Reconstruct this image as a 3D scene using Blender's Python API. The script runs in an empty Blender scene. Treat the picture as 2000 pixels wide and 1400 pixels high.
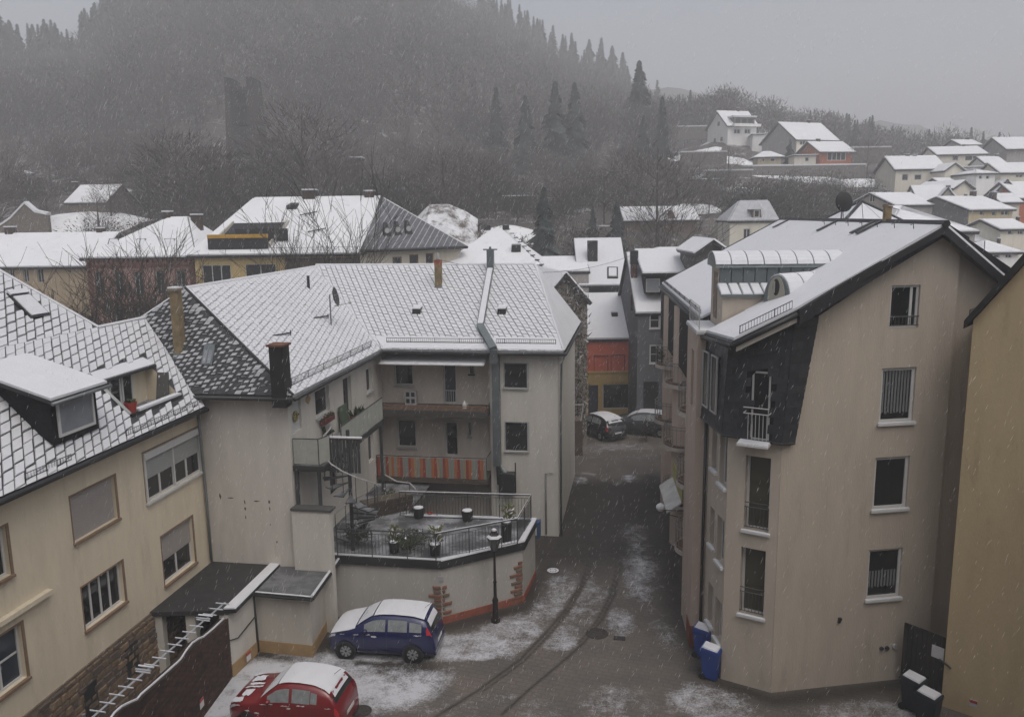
import bpy, bmesh, math, random
import numpy as np
from mathutils import Vector, Matrix, noise

random.seed(7); np.random.seed(7)
SC = bpy.context.scene
COL = SC.collection
R = math.radians

# ---------------------------------------------------------------- camera, sky, sun, exposure
CAM_H, PITCH, ROLL, FPX = 14.3, math.atan(280/1600), R(.76), 1600.0
cF = np.array([0, math.cos(PITCH), -math.sin(PITCH)])
cR0 = np.array([1., 0, 0]); cU0 = np.array([0, math.sin(PITCH), math.cos(PITCH)])
cR = math.cos(ROLL)*cR0 - math.sin(ROLL)*cU0
cU = math.sin(ROLL)*cR0 + math.cos(ROLL)*cU0
cC = np.array([0., 0, CAM_H])
cam = bpy.data.cameras.new('camera'); cam.sensor_width = 36; cam.lens = 28.8
cam.clip_start = .1; cam.clip_end = 6000
camo = bpy.data.objects.new('camera', cam); COL.objects.link(camo)
camo.matrix_world = Matrix(((cR[0], cU[0], -cF[0], 0), (cR[1], cU[1], -cF[1], 0), (cR[2], cU[2], -cF[2], CAM_H), (0, 0, 0, 1)))
SC.camera = camo

SUN_EL, SUN_AZ = R(62), R(150)
w = bpy.data.worlds.new('World'); SC.world = w; w.use_nodes = True
nt = w.node_tree; nt.nodes.clear()
sk = nt.nodes.new('ShaderNodeTexSky'); sk.sky_type = 'NISHITA'; sk.sun_disc = False
sk.sun_elevation = SUN_EL; sk.sun_rotation = SUN_AZ
sk.air_density = 1.0; sk.dust_density = 6.0; sk.ozone_density = 1.0
hs = nt.nodes.new('ShaderNodeHueSaturation'); hs.inputs['Saturation'].default_value = .55
bg = nt.nodes.new('ShaderNodeBackground'); bg.inputs['Strength'].default_value = .147
wo = nt.nodes.new('ShaderNodeOutputWorld')
nt.links.new(sk.outputs[0], hs.inputs['Color']); nt.links.new(hs.outputs[0], bg.inputs[0]); nt.links.new(bg.outputs[0], wo.inputs[0])
sl = bpy.data.lights.new('sun', 'SUN'); sl.energy = .5; sl.angle = R(70); sl.color = (1, .985, .96)
so = bpy.data.objects.new('sun', sl); COL.objects.link(so)
so.rotation_euler = (R(90)-SUN_EL, 0, math.pi-SUN_AZ)
vs = SC.view_settings; vs.view_transform = 'Standard'; vs.look = 'None'; vs.gamma = 1; vs.use_curve_mapping = False
vs.exposure = .12
SC.render.engine = 'CYCLES'
SC.cycles.use_denoising = True
SC.cycles.max_bounces = 5; SC.cycles.diffuse_bounces = 3; SC.cycles.glossy_bounces = 2
SC.cycles.transparent_max_bounces = 8; SC.cycles.volume_bounces = 1

# ---------------------------------------------------------------- pixel of the photograph -> point in the place
def ray(x, y): return cF + cR*(x-1000)/FPX - cU*(y-700)/FPX
def gz(x, y, z=0.):
    d = ray(x, y); return cC + d*((z-CAM_H)/d[2])
def gy(x, y, Y):
    d = ray(x, y); return cC + d*(Y/d[1])
class Fr:
    def __init__(s, o, deg):
        a = R(deg); s.deg = deg; s.o = np.array([o[0], o[1], 0.])
        s.u = np.array([math.cos(a), -math.sin(a), 0]); s.d = np.array([math.sin(a), math.cos(a), 0])
    def loc(s, P): q = np.array(P)-s.o; return np.array([q@s.u, q@s.d, q[2]])
    def wor(s, q): return s.o + s.u*q[0] + s.d*q[1] + np.array([0, 0, q[2]])
    def px(s, x, y, X): d = ray(x, y); return s.loc(cC + d*((X-(cC-s.o)@s.u)/(d@s.u)))
    def py(s, x, y, Y): d = ray(x, y); return s.loc(cC + d*((Y-(cC-s.o)@s.d)/(d@s.d)))
    def pz(s, x, y, z): return s.loc(gz(x, y, z))
    def plane(s, x, y, P0, N):
        d = ray(x, y); c = s.loc(cC); dd = np.array([d@s.u, d@s.d, d[2]]); N = np.array(N)
        return c + dd*(((np.array(P0)-c)@N)/(dd@N))

# ---------------------------------------------------------------- materials
MATS = {}
def mat(name, col, rough=.85, var=.0, scale=3., bump=0., bscale=20., metal=0., spec=.3, col2=None, mix_scale=None, mix_lo=.45, mix_hi=.6, stretch=None, coat=0.):
    if name in MATS: return MATS[name]
    m = bpy.data.materials.new(name); m.use_nodes = True; MATS[name] = m
    t = m.node_tree; b = t.nodes['Principled BSDF']; L = t.links
    b.inputs['Roughness'].default_value = rough; b.inputs['Metallic'].default_value = metal
    b.inputs['Specular IOR Level'].default_value = spec
    if coat: b.inputs['Coat Weight'].default_value = coat
    b.inputs['Base Color'].default_value = (*col, 1)
    m.diffuse_color = (*col, 1)
    need = var or bump or col2
    if need:
        tc = t.nodes.new('ShaderNodeNewGeometry'); src = tc.outputs['Position']
        if stretch:
            mp = t.nodes.new('ShaderNodeMapping'); mp.inputs['Scale'].default_value = stretch
            L.new(src, mp.inputs[0]); src = mp.outputs[0]
    out = None
    if var:
        n = t.nodes.new('ShaderNodeTexNoise'); n.inputs['Scale'].default_value = scale; n.inputs['Detail'].default_value = 5
        n.inputs['Roughness'].default_value = .65
        L.new(src, n.inputs['Vector'])
        cr = t.nodes.new('ShaderNodeMapRange'); cr.inputs[1].default_value = .3; cr.inputs[2].default_value = .7
        cr.inputs[3].default_value = 1-var; cr.inputs[4].default_value = 1+var
        L.new(n.outputs[0], cr.inputs[0])
        vm = t.nodes.new('ShaderNodeVectorMath'); vm.operation = 'SCALE'; vm.inputs[0].default_value = col
        L.new(cr.outputs[0], vm.inputs['Scale']); out = vm.outputs[0]
    if col2:
        n2 = t.nodes.new('ShaderNodeTexNoise'); n2.inputs['Scale'].default_value = mix_scale or scale; n2.inputs['Detail'].default_value = 6
        n2.inputs['Roughness'].default_value = .7
        L.new(src, n2.inputs['Vector'])
        c2 = t.nodes.new('ShaderNodeMapRange'); c2.inputs[1].default_value = mix_lo; c2.inputs[2].default_value = mix_hi
        L.new(n2.outputs[0], c2.inputs[0])
        mx = t.nodes.new('ShaderNodeMix'); mx.data_type = 'RGBA'
        L.new(c2.outputs[0], mx.inputs[0])
        if out: L.new(out, mx.inputs[6])
        else: mx.inputs[6].default_value = (*col, 1)
        mx.inputs[7].default_value = (*col2, 1); out = mx.outputs[2]
    if out: L.new(out, b.inputs['Base Color'])
    if bump:
        nb = t.nodes.new('ShaderNodeTexNoise'); nb.inputs['Scale'].default_value = bscale; nb.inputs['Detail'].default_value = 4
        L.new(src, nb.inputs['Vector'])
        bp = t.nodes.new('ShaderNodeBump'); bp.inputs['Strength'].default_value = bump; bp.inputs['Distance'].default_value = .03
        L.new(nb.outputs[0], bp.inputs['Height']); L.new(bp.outputs[0], b.inputs['Normal'])
    return m
def plaster(name, col, dirt=(.25, .22, .18), lo=.56, hi=.8):
    # render with faint vertical rain streaks and broad blotches
    return mat(name, col, .92, var=.07, scale=2.2, bump=.3, bscale=30, spec=.15, col2=tuple(c*.74 for c in col), mix_scale=1.6, mix_lo=lo, mix_hi=hi, stretch=(1, 1, .22))
SNOW = mat('snow', (.61, .62, .645), .8, var=.03, scale=2.5, bump=.35, bscale=14, spec=.2)
SNOWR = mat('snow_thin', (.60, .61, .63), .8, var=.05, scale=1.2, bump=.4, bscale=9, spec=.2, col2=(.42, .42, .44), mix_scale=2.2, mix_lo=.62, mix_hi=.74)
SNOWFAR = mat('snow_roof_far', (.67, .68, .70), .85, var=.04, scale=.8, col2=(.5, .5, .52), mix_scale=1.4, mix_lo=.6, mix_hi=.72)
SLATE = mat('slate', (.045, .047, .05), .55, var=.25, scale=4, bump=.3, bscale=25, spec=.4)
SLATED = mat('slate_snow_dusted', (.30, .305, .315), .8, var=.3, scale=5)
SLATEM = mat('slate_half_dusted', (.12, .122, .128), .7, var=.4, scale=4)
SLATEW = mat('slate_cladding', (.014, .015, .017), .65, var=.3, scale=5, bump=.4, bscale=18, spec=.1)
THINS = mat('thin_slush', (.40, .41, .43), .8, var=.2, scale=4)
DARK = mat('dark_metal', (.022, .023, .025), .45, spec=.4)
IRON = mat('painted_iron', (.05, .053, .055), .5, var=.2, scale=6)
ZINC = mat('zinc', (.16, .185, .19), .42, var=.15, scale=2, metal=.5, spec=.5)
ZINCP = mat('zinc_pipe', (.19, .205, .21), .45, var=.15, scale=3, metal=.4)
WHITE = mat('white_paint', (.54, .54, .53), .5, var=.03, scale=5)
GREYW = mat('grey_paint', (.36, .36, .355), .6, var=.05, scale=5)
GLASS = mat('window_glass', (.012, .014, .015), .06, spec=.5)
GLASSB = mat('window_glass_blueish', (.035, .045, .06), .08, spec=.5)
GLASSG = mat('frosted_glass', (.22, .235, .26), .3, var=.12, scale=3, spec=.5)
SANDST = mat('sandstone_trim', (.21, .14, .092), .85, var=.18, scale=6, bump=.2)
SHUT = mat('roller_slat', (.36, .33, .31), .6, var=.05, scale=4)
SHUTG = mat('roller_slat_grey', (.34, .35, .345), .6, var=.05, scale=4)
CREAM = plaster('cream_render', (.63, .555, .425))
OFFW = plaster('offwhite_render', (.545, .52, .47))
BEIGE = plaster('beige_render', (.45, .395, .33))
YELL = plaster('ochre_render', (.49, .385, .235))
RUBBLE = mat('rubble_stone', (.15, .115, .085), .9, var=.35, scale=3.5, bump=.9, bscale=7)
BRICKR = mat('red_brick', (.26, .085, .05), .85, var=.3, scale=5, bump=.4)
BRICKY = mat('chimney_brick', (.20, .155, .09), .9, var=.35, scale=4, bump=.4, col2=(.22, .095, .06), mix_scale=2.2, mix_lo=.58, mix_hi=.66)
REDPL = mat('red_plinth', (.27, .085, .055), .85, var=.25, scale=3, col2=(.16, .13, .11), mix_scale=2, mix_lo=.58, mix_hi=.72)
OCHPL = mat('ochre_plinth', (.33, .22, .11), .9, var=.15, scale=3)
WOODD = mat('dark_wood', (.05, .037, .028), .8, var=.35, scale=5, stretch=(1, 1, .2))
WOODB = mat('brown_wood', (.17, .10, .06), .8, var=.3, scale=5)
FELT = mat('roofing_felt', (.06, .06, .062), .8, var=.25, scale=2.2, bump=.3, bscale=25)
FELTS = mat('felt_with_slush', (.075, .076, .08), .7, var=.2, scale=1.3, col2=(.42, .43, .45), mix_scale=.9, mix_lo=.44, mix_hi=.72)
RUBBER = mat('rubber', (.012, .012, .013), .7)
RIM = mat('wheel_rim', (.32, .33, .34), .4, metal=.5, var=.1)
PLANT = mat('plant_green', (.045, .06, .028), .8, var=.4, scale=8)
TERRA = mat('terracotta', (.30, .085, .05), .8, var=.2)
POTD = mat('dark_pot', (.02, .02, .022), .6)

# ---------------------------------------------------------------- mesh building
class MB:
    def __init__(s): s.v = []; s.f = []; s.m = []
    def poly(s, pts, m=0):
        i = len(s.v); s.v += [tuple(map(float, p)) for p in pts]; s.f.append(tuple(range(i, i+len(pts)))); s.m.append(m)
    def box(s, a, b, m=0):
        x0, y0, z0 = [min(p, q) for p, q in zip(a, b)]; x1, y1, z1 = [max(p, q) for p, q in zip(a, b)]
        s.hexa([(x0, y0, z0), (x1, y0, z0), (x1, y1, z0), (x0, y1, z0)], [(x0, y0, z1), (x1, y0, z1), (x1, y1, z1), (x0, y1, z1)], m)
    def hexa(s, bot, top, m=0, mt=None):
        i = len(s.v); n = len(bot); s.v += [tuple(map(float, p)) for p in list(bot)+list(top)]
        s.f.append(tuple(range(i+n-1, i-1, -1))); s.m.append(m)
        s.f.append(tuple(range(i+n, i+2*n))); s.m.append(m if mt is None else mt)
        for k in range(n):
            s.f.append((i+k, i+(k+1) % n, i+n+(k+1) % n, i+n+k)); s.m.append(m)
    def prism(s, pts, vec, m=0, mt=None):
        vec = np.array(vec, float); s.hexa(pts, [tuple(np.array(p)+vec) for p in pts], m, mt)
    def obox(s, O, U, V, W, m=0):     # corner O, edge vectors
        O, U, V, W = [np.array(q, float) for q in (O, U, V, W)]
        b = [O, O+U, O+U+V, O+V]; s.hexa(b, [p+W for p in b], m)
    def tube(s, pts, r, n=6, m=0, r1=None, cap=True):
        pts = [Vector(p) for p in pts]; rings = []
        up = Vector((0, 0, 1))
        for k, p in enumerate(pts):
            a = pts[max(k-1, 0)]; b = pts[min(k+1, len(pts)-1)]; t = (b-a).normalized()
            x = t.cross(up if abs(t.z) < .95 else Vector((1, 0, 0))).normalized(); y = x.cross(t)
            rr = r if r1 is None else r+(r1-r)*k/max(len(pts)-1, 1)
            i = len(s.v)
            for j in range(n):
                q = p+(x*math.cos(2*math.pi*j/n)+y*math.sin(2*math.pi*j/n))*rr; s.v.append(tuple(q))
            rings.append(i)
        for a, b in zip(rings, rings[1:]):
            for j in range(n):
                s.f.append((a+j, a+(j+1) % n, b+(j+1) % n, b+j)); s.m.append(m)
        if cap:
            s.f.append(tuple(rings[0]+j for j in range(n))); s.m.append(m)
            s.f.append(tuple(rings[-1]+j for j in range(n-1, -1, -1))); s.m.append(m)
    def lathe(s, prof, c, n=12, m=0, a0=0, a1=2*math.pi, axis='z'):
        full = abs(a1-a0-2*math.pi) < 1e-4; k = n if full else n+1; rings = []
        for r, z in prof:
            i = len(s.v); rings.append(i)
            for j in range(k):
                a = a0+(a1-a0)*j/n; u, v = r*math.cos(a), r*math.sin(a)
                s.v.append({'z': (c[0]+u, c[1]+v, c[2]+z), 'y': (c[0]+u, c[1]+z, c[2]+v), 'x': (c[0]+z, c[1]+u, c[2]+v)}[axis])
        for a, b in zip(rings, rings[1:]):
            for j in range(n):
                s.f.append((a+j, a+(j+1) % k, b+(j+1) % k, b+j)); s.m.append(m)
    def ball(s, c, r, m=0, n=8, k=5, sq=1.):
        s.lathe([(max(r*math.sin(math.pi*i/k), .0005), -r*sq*math.cos(math.pi*i/k)) for i in range(k+1)], c, n, m)
    def mesh(s, name, mats, smooth=False):
        me = bpy.data.meshes.new(name); me.from_pydata(s.v, [], s.f)
        for q in (mats if isinstance(mats, (list, tuple)) else [mats]): me.materials.append(q)
        if any(s.m): me.polygons.foreach_set('material_index', s.m)
        if len(s.f) < 4000:
            bm = bmesh.new(); bm.from_mesh(me); bmesh.ops.recalc_face_normals(bm, faces=bm.faces); bm.to_mesh(me); bm.free()
        if smooth: me.polygons.foreach_set('use_smooth', [True]*len(me.polygons))
        me.update(); return me
    def build(s, name, mats, parent=None, smooth=False, kind=None):
        o = bpy.data.objects.new(name, s.mesh(name, mats, smooth)); COL.objects.link(o)
        if parent: o.parent = parent
        if kind: o['kind'] = kind
        return o
USED_LABELS = {}
def tag(o, label=None, cat=None, group=None, kind=None):
    if label: o['label'] = label
    if cat: o['category'] = cat
    if group: o['group'] = group
    if kind: o['kind'] = kind
    return o
def thing(name, label, cat, loc=(0, 0, 0), deg=0., group=None):
    o = bpy.data.objects.new(name, None); COL.objects.link(o); o.empty_display_size = .3
    o.location = loc; o.rotation_euler = (0, 0, -R(deg)); return tag(o, label, cat, group)
def thing_in(name, label, cat, fr, group=None): return thing(name, label, cat, (fr.o[0], fr.o[1], 0), fr.deg, group)
def copy_tree(o, parent=None):
    c = o.copy(); COL.objects.link(c); c.parent = parent
    for ch in list(o.children): copy_tree(ch, c)
    return c
def nrm(v): v = np.array(v, float); return v/np.linalg.norm(v)
def clip_poly(poly, hp):     # polygon of 2-D points against half planes (nx, ny, c): n.p <= c
    for nx, ny, c in hp:
        out = []
        for i in range(len(poly)):
            p, q = poly[i], poly[(i+1) % len(poly)]
            dp, dq = nx*p[0]+ny*p[1]-c, nx*q[0]+ny*q[1]-c
            if dp <= 0: out.append(p)
            if dp*dq < 0:
                t = dp/(dp-dq); out.append((p[0]+t*(q[0]-p[0]), p[1]+t*(q[1]-p[1])))
        poly = out
        if len(poly) < 3: return []
    return poly
def halfplanes(poly):
    A = sum(p[0]*q[1]-q[0]*p[1] for p, q in zip(poly, poly[1:]+poly[:1])); s = 1 if A > 0 else -1; hp = []
    for p, q in zip(poly, poly[1:]+poly[:1]):
        ex, ey = q[0]-p[0], q[1]-p[1]; nx, ny = s*ey, -s*ex; hp.append((nx, ny, nx*p[0]+ny*p[1]))
    return hp
class Wall:      # a vertical wall sheet with real openings; coordinates (a along U, z up, off along outward N)
    def __init__(s, O, U, N): s.O = np.array(O, float); s.U = nrm(U); s.N = nrm(N)
    def P(s, a, z, off=0.): return tuple(s.O+s.U*a+np.array([0, 0, 1.])*z+s.N*off)
    def sheet(s, mb, outline, holes=(), depth=.16, m=0, mr=None):
        hp = halfplanes(list(outline))
        xs = sorted({p[0] for p in outline} | {h[0] for h in holes} | {h[2] for h in holes})
        zs = sorted({p[1] for p in outline} | {h[1] for h in holes} | {h[3] for h in holes})
        for x0, x1 in zip(xs, xs[1:]):
            for z0, z1 in zip(zs, zs[1:]):
                if any(h[0]-1e-6 <= x0 and x1 <= h[2]+1e-6 and h[1]-1e-6 <= z0 and z1 <= h[3]+1e-6 for h in holes): continue
                q = clip_poly([(x0, z0), (x1, z0), (x1, z1), (x0, z1)], hp)
                if len(q) > 2: mb.poly([s.P(a, z) for a, z in q], m)
        for a0, z0, a1, z1 in holes:
            k = m if mr is None else mr
            for (p, q) in (((a0, z0), (a1, z0)), ((a1, z0), (a1, z1)), ((a1, z1), (a0, z1)), ((a0, z1), (a0, z0))):
                mb.poly([s.P(*p), s.P(*q), s.P(*q, -depth), s.P(*p, -depth)], k)
    def bar(s, mb, a0, z0, a1, z1, o0, o1, m=0):
        mb.hexa([s.P(a0, z0, o0), s.P(a1, z0, o0), s.P(a1, z0, o1), s.P(a0, z0, o1)], [s.P(a0, z1, o0), s.P(a1, z1, o0), s.P(a1, z1, o1), s.P(a0, z1, o1)], m)
    def window(s, th, r, cols=2, rows=1, depth=.16, fw=.06, fmat=None, gmat=None, sill=None, trim=None, shutter=0., smat=None, snow=False, split=None, name='window', label=None, curtain=None, slatw=.06):
        a0, z0, a1, z1 = r; fmat = fmat or WHITE; gmat = gmat or GLASS; d = -depth
        f = MB(); zt = z1
        s.bar(f, a0, z0, a0+fw, z1, d, d+.05); s.bar(f, a1-fw, z0, a1, z1, d, d+.05)
        s.bar(f, a0+fw, z0, a1-fw, z0+fw, d, d+.05); s.bar(f, a0+fw, z1-fw, a1-fw, z1, d, d+.05)
        ia, ib, ja, jb = a0+fw, a1-fw, z0+fw, z1-fw
        ca = [ia+(ib-ia)*t for t in (split or [k/cols for k in range(cols+1)])]; cz = [ja+(jb-ja)*k/rows for k in range(rows+1)]
        for c in ca[1:-1]: s.bar(f, c-fw*.55, ja, c+fw*.55, jb, d, d+.045)
        for c in cz[1:-1]:
            for l, rr in zip(ca, ca[1:]): s.bar(f, l+fw*.55, c-fw*.4, rr-fw*.55, c+fw*.4, d, d+.04)
        wdw = f.build(name, fmat, th)
        if label: wdw['label'] = label
        for l, rr in zip(ca, ca[1:]):
            for b, t in zip(cz, cz[1:]):
                g = MB(); s.bar(g, l+.001, b+.001, rr-.001, t-.001, d-.005, d+.018); g.build('pane', gmat, wdw)
        if curtain:
            g = MB(); n = 26; top, bot = curtain
            for k in range(n):
                t0, t1 = k/n, (k+1)/n; A, B = ia+.03+(ib-ia-.06)*t0, ia+.03+(ib-ia-.06)*t1
                o0 = d+.020+.008*math.sin(k*2.1); o1 = d+.020+.008*math.sin((k+1)*2.1)
                zb = z0+(z1-z0)*bot+.02*math.sin(k*1.3)
                g.poly([s.P(A, zb, o0), s.P(B, zb, o1), s.P(B, z0+(z1-z0)*top, o1), s.P(A, z0+(z1-z0)*top, o0)])
            g.build('curtain', mat('net_curtain', (.15, .16, .165), .9), wdw)
        if shutter:
            b = MB(); zb = z1-(z1-z0)*shutter; z = z1-.01
            while z-slatw > zb:
                s.bar(b, a0+.02, z-slatw+.012, a1-.02, z, d+.05, d+.075); z -= slatw
            s.bar(b, a0+.02, zb, a1-.02, z1-.01, d+.046, d+.0485, 0)
            b.build('roller_shutter', smat or SHUT, wdw)
        if sill:
            b = MB(); s.bar(b, a0-.06, z0-.07, a1+.06, z0-.003, d+.02, .09)
            if snow: s.bar(b, a0-.05, z0-.003, a1+.05, z0+.022, -.02, .085, 1)
            b.build('sill', [sill, SNOW], wdw)
        if trim:
            b = MB(); t = .09
            s.bar(b, a0-.04, z0-.07, a0-.001, z1+.05, -.02, .012); s.bar(b, a1+.001, z0-.07, a1+t, z1+.05, -.02, .02)
            s.bar(b, a0, z1+.001, a1, z1+.05, -.02, .014)
            b.build('window_surround', trim, wdw)
        return wdw
def roof_face(th, pts, thick=.16, snow=.06, inset=.05, name='roof_face', deck=None, smat=None, hole=None):
    """slab below the plane of pts with a layer of snow on it"""
    P = [np.array(p, float) for p in pts]; n = nrm(np.cross(P[1]-P[0], P[2]-P[0]))
    if n[2] < 0: n = -n
    mb = MB()
    mb.prism(P, -n*thick, 0)
    o = mb.build(name, deck or SLATE, th)
    if snow:
        c = sum(P)/len(P); q = [p+(c-p)*min(inset/np.linalg.norm(c-p), .3)+n*.003 for p in P]
        c2 = sum(q)/len(q); t = [p+(c2-p)*min(.05/np.linalg.norm(c2-p), .3)+n*snow for p in q]
        sb = MB(); sb.hexa(q, t); sb.build('snow_cover', smat or SNOWR, o)
    return o
def tube_obj(name, pts, r, m, parent=None, n=8):
    mb = MB(); mb.tube(pts, r, n); return mb.build(name, m, parent, True)
SLATE_POOL = {}
def slates(th, poly, P0, ex, ey, wa, hb, skew, limit, cover=.8, dark=False, holes=(), part_name='slate', jit=1., gap=.008, soft=1., base=None):
    """lozenge slates with snow lying on them over the polygon poly [(a, b)...] of the plane P0 + a ex + b ey; the largest seen are parts"""
    P0, ex, ey = np.array(P0, float), nrm(ex), nrm(ey); n = np.cross(ex, ey); n = n if n[2] > 0 else -n
    hp = halfplanes(list(poly)); rest = MB(); cand = []; base = base or SLATE
    amin, amax = min(p[0] for p in poly), max(p[0] for p in poly); bmin, bmax = min(p[1] for p in poly), max(p[1] for p in poly)
    rows = int((bmax-bmin)/hb)+2; rng = random.Random(int(wa*1000+len(poly)*7+amax*100))
    inside = lambda a, b: all(nx*a+ny*b <= c for nx, ny, c in hp)
    for j in range(-1, rows):
        for i in range(int((-rows*abs(skew)-wa*2)/wa)-1, int((amax-amin+rows*abs(skew))/wa)+2):
            st = (i % 3)*.333; a = amin+i*wa+(j+st)*skew; b = bmin+(j+st)*hb
            cs = [(a, b), (a+wa, b+hb*.12), (a+wa+skew, b+hb*1.12), (a+skew, b+hb)]
            ca, cb = a+wa/2+skew/2, b+hb*.55
            if any(h[0] < ca < h[2] and h[1] < cb < h[3] for h in holes): continue
            ins = [inside(*c) for c in cs]
            if all(ins): cand.append((a, b))
            elif any(ins) or inside(ca, cb):
                q = clip_poly(cs, hp)
                if len(q) > 2:
                    c0 = np.mean(q, axis=0); t = [tuple(np.array(p)*.95+c0*.05) for p in q]
                    W = lambda p, h: P0+ex*p[0]+ey*p[1]+n*h
                    rest.hexa([W(p, .002) for p in q], [W(p, .012) for p in q], 0)
                    if not dark or rng.random() < .4: rest.hexa([W(p, .012) for p in t], [W(p, .036) for p in t], 1)
    def tile(mb, v, T):
        r2 = random.Random(v*13+5)
        cs = [(gap, gap*.8), (wa-gap, hb*.12+gap*.8), (wa+skew-gap, hb*1.12-gap*.8), (skew+gap, hb-gap*.8)]
        h = [.016+.006*r2.random()]*2+[.004, .004]
        mb.hexa([T(x, y, .001) for x, y in cs], [T(x, y, k) for (x, y), k in zip(cs, h)], 0)
        lo, hi = (.01, .06) if not dark else (.2, .55)
        i0, i1 = r2.uniform(lo, hi)*soft*(2.6 if r2.random() < .2 else 1), r2.uniform(.015, .05 if not dark else .35)*soft
        f0, f1 = i0, 1-r2.uniform(.0, .03); s0, s1 = r2.uniform(.01, .04 if not dark else .35), 1-i1
        def bl(u, v_):
            e = [np.array(c) for c in cs]; return (e[0]*(1-u)+e[1]*u)*(1-v_)+(e[3]*(1-u)+e[2]*u)*v_
        q = [bl(s0, f0), bl(s1, f0), bl(s1, f1), bl(s0, f1)]; c0 = sum(q)/4; t = [p*.92+c0*.08 for p in q]
        sn = .026+.014*r2.random()
        mb.hexa([T(*p, .015) for p in q], [T(*p, .015+sn) for p in t], 1)
    key = (wa, hb, skew, dark, gap, soft)
    if key not in SLATE_POOL:
        L = []
        for v in range(12):
            mb = MB(); tile(mb, v, lambda x, y, z: (x, y, z)); L.append(mb.mesh('slate', [base, THINS if dark else SNOW]))
        SLATE_POOL[key] = L
    M = th.matrix_basis.copy()
    if th.parent: M = th.parent.matrix_basis @ M
    cand.sort(key=lambda ab: ((M @ Vector(P0+ex*ab[0]+ey*ab[1]))-Vector(cC)).length)
    rot = Matrix((ex, ey, n)).transposed().to_4x4()
    for k, (a, b) in enumerate(cand):
        v = rng.randrange(12)
        if k < limit:
            o = bpy.data.objects.new(part_name, SLATE_POOL[key][v]); COL.objects.link(o); o.parent = th
            tilt = Matrix.Rotation(rng.gauss(0, .012), 4, 'Z') @ Matrix.Rotation(rng.gauss(0, .01), 4, 'X')
            o.matrix_local = Matrix.Translation(Vector(P0+ex*a+ey*b)) @ rot @ tilt
        else:
            tile(rest, v, lambda x, y, z, a=a, b=b: tuple(P0+ex*(a+x)+ey*(b+y)+n*z))
    if rest.f: rest.build(part_name+'_field', [base, THINS if dark else SNOW], th, kind='stuff')
def snow_guard(th, p0, p1, h=.18, step=.09, name='snow_guard', n=None):
    p0, p1 = np.array(p0, float), np.array(p1, float); L = np.linalg.norm(p1-p0); mb = MB(); k = int(L/step)
    z = np.array([0, 0, 1.])
    mb.tube([p0+z*h, p1+z*h], .012, 4); mb.tube([p0+z*.03, p1+z*.03], .012, 4)
    for i in range(k+1):
        q = p0+(p1-p0)*i/k; big = i % 12 == 0
        mb.tube([q, q+z*(h+.02 if big else h)], .014 if big else .006, 4)
    return mb.build(name, DARK, th)
def railing(th, pts, h, step, m, name='railing', bars=True, mid=False, top=.022, closed=False):
    mb = MB(); z = np.array([0, 0, 1.]); P = [np.array(p, float) for p in pts]
    mb.tube([p+z*h for p in P], top, 6)
    if bars: mb.tube([p+z*.1 for p in P], .012, 4)
    if mid: mb.tube([p+z*(h-.13) for p in P], .012, 4)
    for a, b in zip(P, P[1:]):
        L = np.linalg.norm(b-a); k = max(int(L/step), 1)
        for i in range(k+1):
            q = a+(b-a)*i/k; post = i == 0 or i == k or i % 10 == 0
            mb.tube([q+z*(0 if post else .1), q+z*(h if post or not mid else h-.13)], .018 if post else .008, 4)
    return mb.build(name, m, th)
def ground_snow_cap(th, P, t=.05, name='snow_cap'):
    mb = MB(); mb.prism(P, (0, 0, t)); return mb.build(name, SNOW, th)
# ---------------------------------------------------------------- terrain
def fast_mesh(name, V, F3=None, F4=None, mats=(), midx=None):
    me = bpy.data.meshes.new(name); V = np.asarray(V, np.float32)
    F = np.asarray(F3 if F3 is not None else F4, np.int32); k = F.shape[1]
    me.vertices.add(len(V)); me.vertices.foreach_set('co', V.ravel())
    me.loops.add(F.size); me.loops.foreach_set('vertex_index', F.ravel())
    me.polygons.add(len(F)); me.polygons.foreach_set('loop_start', np.arange(0, F.size, k, dtype=np.int32))
    me.polygons.foreach_set('loop_total', np.full(len(F), k, np.int32))
    for m in mats: me.materials.append(m)
    if midx is not None: me.polygons.foreach_set('material_index', np.asarray(midx, np.int32))
    me.update(calc_edges=True); me.validate(); return me
def link(name, me, parent=None, kind=None):
    o = bpy.data.objects.new(name, me); COL.objects.link(o)
    if parent: o.parent = parent
    if kind: o['kind'] = kind
    return o
def proj_np(P):
    q = P-cC; Z = q@cF; return 1000+FPX*(q@cR)/Z, 700-FPX*(q@cU)/Z
CTRL = {-500: [(110, 432), (170, 335), (330, 80)], 0: [(100, 440), (170, 305), (330, 105)], 130: [(100, 435), (170, 305), (330, 145)], 195: [(100, 432), (170, 303), (330, 135)],
        245: [(100, 430), (170, 300), (330, 95)], 310: [(100, 430), (170, 300), (330, 20)], 480: [(100, 425), (172, 300), (330, -60)], 750: [(100, 430), (170, 322), (330, -50)],
        950: [(100, 432), (170, 332), (410, 35)], 1100: [(100, 437), (170, 338), (405, 140)], 1200: [(100, 442), (170, 335), (390, 195)],
        1290: [(100, 445), (170, 330), (350, 245)], 1400: [(100, 447), (150, 352), (200, 268), (260, 250)],
        1600: [(100, 452), (150, 354), (185, 318), (260, 275)], 1750: [(100, 458), (130, 370), (185, 330), (260, 318)],
        2000: [(100, 470), (130, 385), (170, 338), (260, 335)], 2600: [(100, 480), (130, 395), (170, 345), (260, 340)]}
_cx = sorted(CTRL); _tab = []
YS = np.concatenate([np.arange(60, 130, 5), np.arange(130, 345, 8), [360, 380, 400, 415, 440, 480]])
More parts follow.
